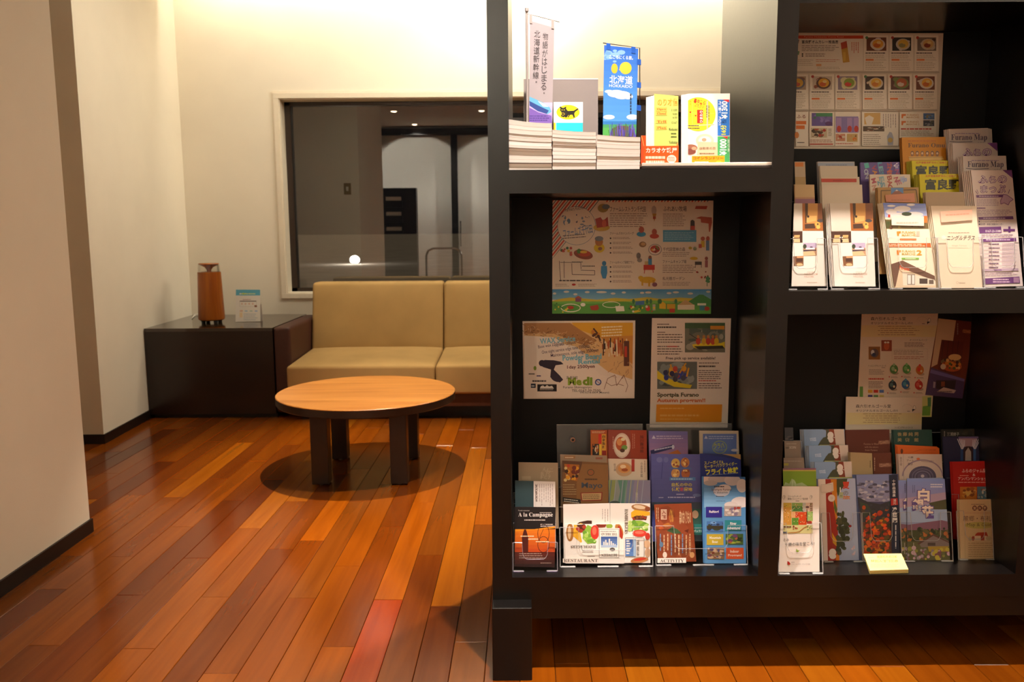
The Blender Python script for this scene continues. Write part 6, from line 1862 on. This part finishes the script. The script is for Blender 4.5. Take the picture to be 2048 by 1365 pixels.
p.rect(254, 712, 260, 718, '#3a2c28').rect(286, 700, 291, 800, '#4a3428')
for i in range(5):
    p.rect(312, 650 + i * 13, 332, 656 + i * 13, '#6a4a34').ell(112 + i * 12, 836, 5, 8, '#5a2a24', 8)
p.line([(140, 884), (200, 880), (230, 872), (262, 846), (300, 826)], 6, '#a8682c').rect(102, 874, 134, 888, '#5a5c64').blobs(180, 830, 240, 856, ['#8a2c20', '#a83c2c'], 5, 4, 8).blobs(290, 830, 330, 884, ['#5a8a4a'], 8, 3, 5).ell(292, 682, 14, 8, '#5a3a34')
p.text('さあ', 104, 926, 146, 948, '#3a342f', .0, -4).text('十勝の味を堂ころ!', 116, 956, 346, 984, '#3a342f', .0, -2).poly([(206, 1006), (216, 1020), (232, 1020), (218, 1034), (204, 1030)], '#8aa03a')
p.poly([(136, 1104), (150, 1110), (160, 1128), (146, 1134), (136, 1124)], '#a8201c').body(166, 1108, 194, 1116, 1, '#8a7a70').text('ファームズガーデン千代田', 166, 1122, 312, 1132, '#6a5a54', .0)
p.done(o)
o, p = leaf('leaflet', 'lime green leaflet behind the white patchwork map leaflet', 'leaflet', Z7, (100, 380), (358, 378), d1[1], color='#7d9a2c', seed=84)
p.rect(100, 376, 360, 392, '#8a5a74').rect(100, 392, 360, 402, '#b8a84a').poly([(104, 520), (120, 488), (150, 500), (170, 460), (190, 470), (206, 500), (250, 490), (300, 522)], '#a8b884')
p.line([(180, 470), (172, 520)], 4, '#d0d8b8').line([(192, 476), (200, 520)], 3, '#d0d8b8')
p.done(o)
GR = (((106, 298), (265, 296), d1[2], '#8a7668', 'grey leaflet with a yellow stripe in the third tier of the lower right first column'), ((112, 166), (238, 168), d1[3].back(-.002), '#8a786a', 'small grey brown leaflet near the top of the lower right first column'),
      ((114, 62), (180, 62), d1[3].back(.014), '#3f4046', 'dark narrow leaflet at the back of the lower right first column'))
for k, (tl, tr, pl_, c, lab) in enumerate(GR):
    o, p = leaf('leaflet', lab, 'leaflet', Z7, tl, tr, pl_, color=c, seed=85 + k)
    if k == 0:
        p.rect(106, 340, 144, 358, '#a8983c').body(106, 316, 250, 330, 1, '#a89a8c', .4)
    elif k == 1:
        p.text('SOIN', 152, 206, 202, 226, '#d0c4b8', .0).body(126, 180, 220, 196, 1, '#a89a8c').rect(122, 214, 146, 226, '#6a5a50')
    else:
        p.photo(116, 126, 192, 166, ['#3f4046', '#5a5450', '#2c2a2c'], 10)
    p.done(o)
# --- column 2
d2 = V(2.050)
o, p = leaf('leaflet', 'red and pale blue leaflet with a dark tree edge', 'leaflet', Z7, (374, 462), (664, 458), d2[0], (694, 1096), (405, 1102), color='#aab4d4', seed=90, copies=2, cdx=.002)
p.poly([(370, 466), (432, 464), (452, 1100), (404, 1104)], '#e0d0c4').poly([(432, 464), (516, 462), (538, 1100), (452, 1104)], '#98281a').poly([(474, 466), (520, 464), (528, 860), (510, 760), (490, 640)], '#c87a1c').poly([(484, 880), (524, 950), (520, 990), (490, 960)], '#c8941c').poly([(500, 620), (526, 700), (516, 740), (498, 690)], '#5a6a2c').poly([(510, 1060), (540, 1040), (542, 1100), (516, 1100)], '#d8781c')
for i in range(60):
    y = p.rnd.uniform(720, 1040)
    p.ell(p.rnd.uniform(528, 570 + 36 * math.sin((y - 720) / 320 * 3.14)), y, p.rnd.uniform(10, 24), p.rnd.uniform(12, 26), p.rnd.choice(['#3a4028', '#2c3220', '#4a4c30', '#343a26']), 8)
p.poly([(520, 462), (604, 460), (596, 500), (560, 540), (530, 600), (522, 560)], '#3f4628').rect(544, 528, 552, 580, '#e0d8cc')
p.text('夏', 566, 484, 620, 540, '#c8442c', .03).text('の', 572, 556, 612, 590, '#8a8a94', .02).text('旅', 566, 592, 626, 622, '#d88a4a', .02).rect(540, 566, 570, 612, '#a8b08a').body(544, 590, 566, 600, 1, '#4a4a3a')
p.poly([(384, 516), (492, 488), (496, 554), (402, 586)], '#d8c4b4').frame(398, 506, 484, 566, 3, '#b8a898').ell(480, 612, 28, 28, '#dcccc0', 18).ring(480, 612, 7, 9, 2, '#a8988c', 10)
p.ell(488, 1036, 28, 30, '#e4d8d0').ell(490, 1066, 26, 22, '#e4d8d0').ell(470, 1058, 12, 12, '#e4d8d0').ell(624, 830, 13, 10, '#8a2420').ell(616, 824, 6, 5, '#3a2030').blobs(640, 990, 664, 1060, ['#d8c0cc', '#c8b0c0'], 8, 5, 10)
p.done(o)
for k, (tl, tr, pl_, oy, ox) in enumerate((((346, 330), (636, 326), d2[1], 326, 340), ((302, 204), (608, 198), d2[2], 198, 306), ((264, 76), (580, 74), d2[3], 74, 266))):
    o, p = leaf('leaflet', ('lowest', 'middle', 'topmost')[k] + ' of three pale blue leaflets with a white leaf shape', 'leaflet', Z7, tl, tr, pl_, color='#8ea6cc', seed=91 + k, copies=3, cdx=.003, ccol='#a8b4c8')
    W = ox + 290
    p.poly([(W - 120, oy), (W - 55, oy), (W - 40, oy + 140), (W - 110, oy + 140)], '#86381e').poly([(W - 160, oy + 90), (W - 140, oy + 66), (W - 120, oy + 60), (W - 116, oy + 10), (W - 150, oy), (W - 96, oy), (W - 90, oy + 140), (W - 190, oy + 140)], '#4a4a34')
    p.poly([(W - 58, oy), (W + 20, oy), (W + 30, oy + 140), (W - 40, oy + 140)], '#d8c4b8').ell(W - 84, oy + 46, 24, 26, '#e8dcd4').ell(W - 80, oy + 84, 20, 22, '#e8dcd4').ell(W - 98, oy + 70, 10, 12, '#e8dcd4').line([(W - 70, oy + 62), (W - 50, oy + 66)], 4, '#e8dcd4')
    p.rect(W - 170, oy + 122, W + 20, oy + 134, '#b0b06a').text('富良野', ox + 56, oy + 54, ox + 84, oy + 108, '#c8d4e8', .02, 84)
    p.done(o)
# --- column 3
d3 = V(2.050)
o, p = leaf('leaflet', 'autumn mountain leaflet with a dark blue lettered strip', 'leaflet', Z7, (672, 430), (1000, 424), d3[0], (1016, 1096), (722, 1100), color='#4a4a6a', seed=95, copies=3, cdx=.0026, ccol='#6a7aa8')
p.grad(670, 424, 950, 640, '#7a86b8', '#8a88a8', 5)
for i in range(70):
    p.ell(p.rnd.uniform(690, 940), p.rnd.uniform(480, 640), p.rnd.uniform(8, 24), p.rnd.uniform(5, 12), p.rnd.choice(['#8a88a4', '#a8a4b8', '#6a6880', '#4a4a60', '#b8b4c4']), 8)
p.poly([(680, 600), (760, 640), (860, 660), (950, 630), (960, 800), (720, 800)], '#34343c').rect(715, 800, 960, 1100, '#5a3020').poly([(700, 640), (760, 660), (800, 720), (730, 760)], '#3a4434')
for i in range(150):
    t = p.rnd.random()
    x, y = p.rnd.uniform(728, 940), 640 + 440 * t ** .7
    p.ell(x, y, p.rnd.uniform(8, 22), p.rnd.uniform(8, 20), p.rnd.choice(['#b8441c', '#d8601c', '#8a2c1a', '#c8781c', '#5a4a24', '#a83a1c', '#2c3424', '#d84c1c'] if y > 720 else ['#2c3430', '#4a3a30', '#a8481c', '#34403a', '#3a3a44']), 8)
p.poly([(930, 430), (992, 428), (1020, 1100), (952, 1100)], '#1c2238').poly([(942, 616), (994, 612), (998, 664), (944, 670)], '#a8241c')
p.vtext('十勝岳温泉', 952, 466, 978, 604, '#dcd8d8', .02, .02).vtext('湯元', 960, 618, 984, 664, '#dcc8c0', .01).vtext('凌雲閣', 954, 680, 990, 806, '#e0dcdc', .03, .02).vbody(972, 822, 988, 1040, 1, '#c8c4c8', .5)
p.done(o)
o, p = leaf('leaflet', 'beige card leaning in front of the dark brown leaflets', 'leaflet', Z7, (626, 254), (796, 262), d3[1], color='#a8906a', seed=96, copies=2, cdx=.0024, ccol='#9a8460')
p.vbody(776, 320, 786, 380, 1, '#5a4a34', .5)
p.done(o)
o, p = leaf('leaflet', 'wide dark brown leaflet with sideways lettering', 'leaflet', Z7, (590, 80), (930, 76), d3[3], color='#5c281a', seed=97, copies=2, cdx=.002)
p.text('Furano is filled', 732, 182, 846, 196, '#a8826c').text('with the nature', 738, 206, 844, 220, '#a8826c').text('from Furano', 742, 230, 838, 244, '#a8826c').text('FURANO', 894, 112, 922, 240, '#b88a70', .02, 88)
p.done(o)
o, p = leaf('leaflet', 'narrow dark brown leaflet right of the beige card', 'leaflet', Z7, (800, 262), (945, 258), d3[2], color='#63301f', seed=98)
p.text('FURANO', 898, 290, 926, 418, '#c09078', .02, 88).vbody(808, 296, 822, 410, 1, '#a8826c', .5)
p.done(o)
# --- column 4
d4 = V(2.050)
o, p = leaf('leaflet', 'blue mountain inn leaflet with big white brush characters', 'leaflet', Z7, (1068, 458), (1362, 462), d4[0], (1405, 1096), (1072, 1098), color='#8a94b8', seed=100, th=.0014)
def inn(p, dx, part):
    p.grad(1000, 452, 1410, 640, '#7a8cc8', '#8a84b0', 6).poly([(1000, 620), (1410, 560), (1410, 720), (1000, 760)], '#a890a8').poly([(1000, 690), (1410, 640), (1410, 800), (1000, 800)], '#98a8c8').poly([(1240, 650), (1380, 620), (1380, 700), (1260, 700)], '#4a4a30').poly([(1000, 812), (1080, 820), (1220, 800), (1340, 784), (1410, 800), (1410, 880), (1000, 880)], '#7a5468')
    p.rect(1000, 862, 1410, 960, '#3f4428').blobs(1010, 850, 1400, 950, ['#2c3420', '#4a5230', '#343c24', '#5a5634', '#a8622c'], 50, 8, 20).rect(1000, 950, 1410, 1100, '#5a5a34')
    p.poly([(1160, 960), (1274, 894), (1400, 950), (1400, 990), (1180, 996)], '#7a6a68').poly([(1150, 966), (1274, 892), (1404, 956), (1404, 966), (1274, 906), (1160, 976)], '#5a3a30').rect(1230, 960, 1290, 984, '#4a3a34').poly([(1230, 990), (1400, 986), (1400, 1030), (1240, 1030)], '#a88a2c').blobs(1010, 1000, 1400, 1090, ['#8a7a8a', '#6a6a3c', '#a898a0', '#c8a0b0', '#8a8a3c', '#7a4a54', '#b8a83c'], 60, 8, 20)
    for x in (1050, 1120):
        p.line([(x, 960), (x, 1050)], 5, '#b0a89c')
inn(p, 0, 0)
OUT, IN_ = '#5a4a8a', '#e4d2c4'
for t, x0, y0, x1, y1 in (('白', 1150, 534, 1248, 642), ('銀', 1106, 614, 1206, 716), ('荘', 1180, 668, 1276, 772)):
    p.text(t, x0 - 3, y0 - 3, x1 + 3, y1 + 3, OUT, .085)
    p.text(t, x0 + 3, y0 + 3, x1 - 3, y1 - 3, IN_, .045)
p.body(1252, 496, 1350, 532, 2, '#d8d4e0', .5).vbody(1108, 510, 1136, 580, 2, '#5a5a84', .3)
p.done(o)
o, p = leaf('leaflet', 'second mountain inn leaflet shifted left behind the front one', 'leaflet', Z7, (1000, 472), (1064, 474), d4[0].back(.0026), (1070, 1098), (1030, 1098), color='#8a94b8', seed=101)
inn(p, 0, 0)
p.text('銀', 1034, 606, 1130, 716, OUT, .085).text('銀', 1038, 610, 1126, 712, IN_, .045).vbody(1044, 500, 1066, 580, 1, '#5a5a84', .3)
p.done(o)
tag(sheet(d4[0].back(.006), [d4[0].back(.006).hit(*Z7(*q)) for q in ((1068, 458), (1352, 452), (1380, 900), (1080, 900))], .0012, 'leaflet', C('#8a94b4')), 'third copy of the mountain inn leaflet showing only its top edge', 'leaflet')
o, p = leaf('leaflet', 'grey white leaflet with a dark round arch drawing', 'leaflet', Z7, (1000, 268), (1340, 270), d4[1].back(.003), color='#c0aca0', seed=102, copies=2, cdx=.002)
p.ring(1190, 440, 160, 130, 10, '#8a7484', 30, 180, 360).ell(1190, 446, 106, 84, '#4a4258', 30).ring(1190, 446, 84, 66, 6, '#6a6278', 28).ring(1190, 446, 62, 48, 5, '#7a7288', 24).ell(1190, 446, 40, 30, '#58506a').ell(1190, 440, 14, 12, '#b8a8b0')
p.text('十勝', 1074, 286, 1118, 302, '#5a4a4a', .01).text('アート', 1066, 310, 1120, 328, '#5a4a4a', .01).text('美術', 1074, 336, 1112, 356, '#5a4a4a', .01).ell(1156, 306, 14, 9, '#c8602c').body(1180, 308, 1280, 330, 2, '#8a7a74', .4, .1, .1).vtext('旅の宿', 1012, 290, 1030, 360, '#6a5a5a')
p.line([(1040, 268), (1044, 460)], 3, '#9a8a84')
p.done(o)
o, p = leaf('leaflet', 'bright orange discount ticket with black lettering', 'leaflet', Z7, (992, 206), (1320, 222), d4[2], color='#d2601a', seed=103, copies=2, cdx=.002, cz=.002)
p.text('御入館割引券', 1070, 234, 1296, 266, '#3a1c10', .03).ell(1028, 246, 10, 20, '#5a2a14')
p.done(o)
o, p = leaf('leaflet', 'dark green museum leaflet with gold characters', 'leaflet', Z7, (964, 78), (1262, 78), d4[3], color='#23443c', seed=104, copies=2, cdx=.0022, ccol='#2c4a44')
for t, x, y in (('後', 994, 98), ('藤', 1036, 98), ('純', 1080, 98), ('男', 1124, 98), ('美', 994, 142), ('術', 1054, 142), ('館', 1124, 142)):
    p.text(t, x, y, x + 34, y + 30, '#a88a5a', .01)
p.done(o)
# --- column 5
d5 = V(2.058)
o, p = leaf('leaflet', 'tan guide leaflet with a little red house', 'leaflet', Z7, (1476, 624), (1794, 620), d5[0], (1822, 1086), (1486, 1096), color='#d0b084', seed=105, copies=2, cdx=.002, ccol='#c8b08a')
p.body(1570, 654, 1700, 668, 1, '#8a6a50')
for t, x in (('富', 1596), ('良', 1636), ('野', 1676)):
    p.ell(x, 690, 18, 20, '#5a2a20', 18).text(t, x - 11, 678, x + 11, 702, '#d8b890', .01)
p.body(1520, 716, 1760, 736, 1, '#c8a07a', .6).text('麓郷・布礼別', 1506, 750, 1768, 792, '#6a4a3a', .0)
p.ell(1636, 824, 120, 26, '#b8a85a', 26).text('Map & Guide', 1536, 806, 1744, 840, '#6a5a34', .0)
p.poly([(1590, 916), (1606, 890), (1620, 880), (1690, 878), (1700, 910)], '#a83a24').rect(1596, 906, 1690, 940, '#d8c0a0').rect(1644, 900, 1672, 942, '#98341f').ell(1584, 926, 12, 18, '#98402c').ell(1706, 926, 22, 18, '#b8a07a').ell(1560, 930, 14, 20, '#b8a07a')
p.body(1546, 956, 1770, 1076, 7, '#a8885c', .32).line([(1520, 880), (1522, 1090)], 2, '#a8905c')
p.done(o)
o, p = leaf('leaflet', 'bright red leaflet with white lettering behind the tan guide', 'leaflet', Z7, (1420, 328), (1744, 322), d5[1], color='#b51f1a', seed=106, copies=2, cdx=.002)
p.text('ふらのジャム園', 1496, 384, 1686, 414, '#e8d0c8', .02).text('&', 1580, 420, 1602, 440, '#e8d0c8', .02).body(1480, 430, 1560, 440, 1, '#e0a090', .6).text('アンパンマンショップ', 1466, 446, 1718, 474, '#e8d0c8', .02).body(1470, 482, 1720, 494, 1, '#e0b0a0', .5)
p.photo(1482, 524, 1612, 622, ['#c8782c', '#e0b05a', '#8a4a24', '#d8963c', '#a85a2c'], 20).photo(1616, 522, 1710, 620, ['#5a7a8a', '#9ab8c0', '#b84a3c', '#7a5a4a', '#c8c0b4'], 20)
p.done(o)
o, p = leaf('leaflet', 'dark blue leaflet with a pale arch and striped drapes', 'leaflet', Z7, (1350, 132), (1696, 130), d5[2].back(.003), color='#2a2844', seed=107, copies=1)
p.poly([(1470, 140), (1620, 136), (1590, 210), (1500, 212)], '#a88a94').rect(1470, 132, 1640, 146, '#6a5a8a')
for i in range(5):
    p.line([(1462 + i * 14, 150 + i * 2), (1500 + i * 4, 240 - i * 8)], 6, '#d8d4e0').line([(1640 - i * 14, 150 + i * 2), (1596 - i * 4, 240 - i * 8)], 6, '#d8d4e0')
p.poly([(1510, 320), (1510, 240), (1530, 208), (1562, 208), (1582, 240), (1582, 320)], '#3a1c1c').poly([(1522, 320), (1524, 250), (1546, 216), (1568, 250), (1570, 320)], '#b8a89c').rect(1586, 230, 1606, 320, '#3a5a8a').rect(1486, 230, 1506, 320, '#2c4a7a').ell(1638, 228, 6, 6, '#8a8ab8')
p.done(o)
o, p = leaf('leaflet', 'black leaflet with grey characters behind the arch leaflet', 'leaflet', Z7, (1336, 76), (1610, 70), d5[3], color='#26241f', seed=108, copies=1)
p.text('三浦綾子', 1380, 98, 1476, 128, '#b0a498', .01).photo(1480, 76, 1612, 128, ['#26241f', '#3a3428', '#34281c', '#443c30'], 10).vbody(1350, 90, 1372, 170, 1, '#8a8078', .4)
p.done(o)
# --- pile of yellow cards in front of column 3
yc = Plane(1.975, ZF + .0165, 62)
for k in range(4):
    ph = yc.back(.0032 * k)
    o, p = leaf('card', ['topmost cream yellow ticket card lying tilted in front of the autumn mountain leaflet', 'second cream yellow ticket card of the tilted pile', 'third cream yellow ticket card of the tilted pile', 'lowest cream yellow ticket card of the tilted pile'][k],
                'card', Z7, (730 + k, 1047 + 4 * k), (1024 + k, 1044 + 4 * k), ph, (1080, 1168 + 8 * k), (780, 1178 + 8 * k), color='#ead98c', th=.0028, seed=110, group='cream yellow ticket cards')
    if k == 0:
        p.body(766, 1070, 820, 1080, 1, '#c8a070', .5).text('後藤純男美術館', 832, 1058, 990, 1080, '#d0904a', .01).body(836, 1082, 990, 1090, 1, '#d8b87a', .4).text('特別入館割引券', 786, 1092, 1000, 1114, '#d08a4a', .02).body(784, 1124, 1030, 1156, 3, '#d0b070', .3)
        p.done(o)
# holders of the lower right bay
for k, (xa, xb, yb_, Y, lab, bz) in enumerate(((1556, 1643, 1150, 1.977, 'clear stepped holder standing furthest forward at the left of the lower right bay', .30), (1645, 1722, 1130, 2.050, 'clear stepped holder of the second column in the lower right bay', .30),
                                               (1726, 1800, 1130, 2.050, 'clear stepped holder of the third column in the lower right bay', .30), (1802, 1902, 1130, 2.050, 'clear stepped holder of the fourth column in the lower right bay', .30),
                                               (1915, 2016, 1128, 2.058, 'wide clear holder at the right end of the lower right bay', .30))):
    x0, x1 = PY(xa, yb_, Y).x, PY(xb, yb_, Y).x
    x0 = max(x0, sh(XD1, Y) + .003)
    x1 = min(x1, sh(XR0, Y) - .004)
    holder('leaflet_holder', lab, x0, x1, Y, ZF, 12, 4, .030, .036, .125, bz)

# ================================================================== card on the cabinet
bl, br_ = PZ(470.5, 644, cz + .001), PZ(521, 644, cz + .001)
pt = Plane((bl.y + br_.y) / 2, cz + .001, 9)
ZC = F(270, 500, 370 / 1329)
o, p = leaf('table_card', 'small white notice card with a blue top band', 'card', ZC, (725, 286), (899, 287), pt, (900, 514), (722, 518), color='#e6e0d6', th=.0012, seed=120)
p.rect(722, 286, 902, 328, '#5aa6c0').body(750, 308, 872, 322, 1, '#c8d8a0', .6, .1).text('香り', 770, 308, 800, 322, '#c8d83c', .02).ell(757, 316, 5, 6, '#e6e0d6', 8)
p.body(774, 352, 836, 362, 1, '#b08a8a', .5).rect(752, 366, 872, 372, '#5a5450').frame(752, 366, 872, 408, 1.5, '#b8aca4')
for i in range(4):
    p.ell(768 + i * 26, 388, 6, 7, '#d8b4a0', 8)
p.rect(858, 398, 876, 412, '#8a5a44').rect(756, 434, 774, 444, '#d8963c')
for i in range(4):
    p.ell(762 + i * 36, 440, 12, 5, ['#d8b4a0', '#a8c0d0', '#b0c8b8', '#a0b8d8'][i], 8)
p.body(780, 456, 880, 510, 4, '#a8b4c0', .34).rect(752, 450, 772, 486, '#e8d0a8')
p.done(o)
t2 = Plane((bl.y + br_.y) / 2 + .052, cz + .001, -9)
zb = [Vector((bl.x, (bl.y + br_.y) / 2 + .020, cz + .1)), None]
MB().prism([(bl.x, pt.p.y + .046, cz + .001), (br_.x, pt.p.y + .046, cz + .001), (br_.x, pt.p.y + .030, cz + .115), (bl.x, pt.p.y + .030, cz + .115)], (0, .0012, 0)).build('back_leaf', 'paper', o, color=C('#e6e0d6'))
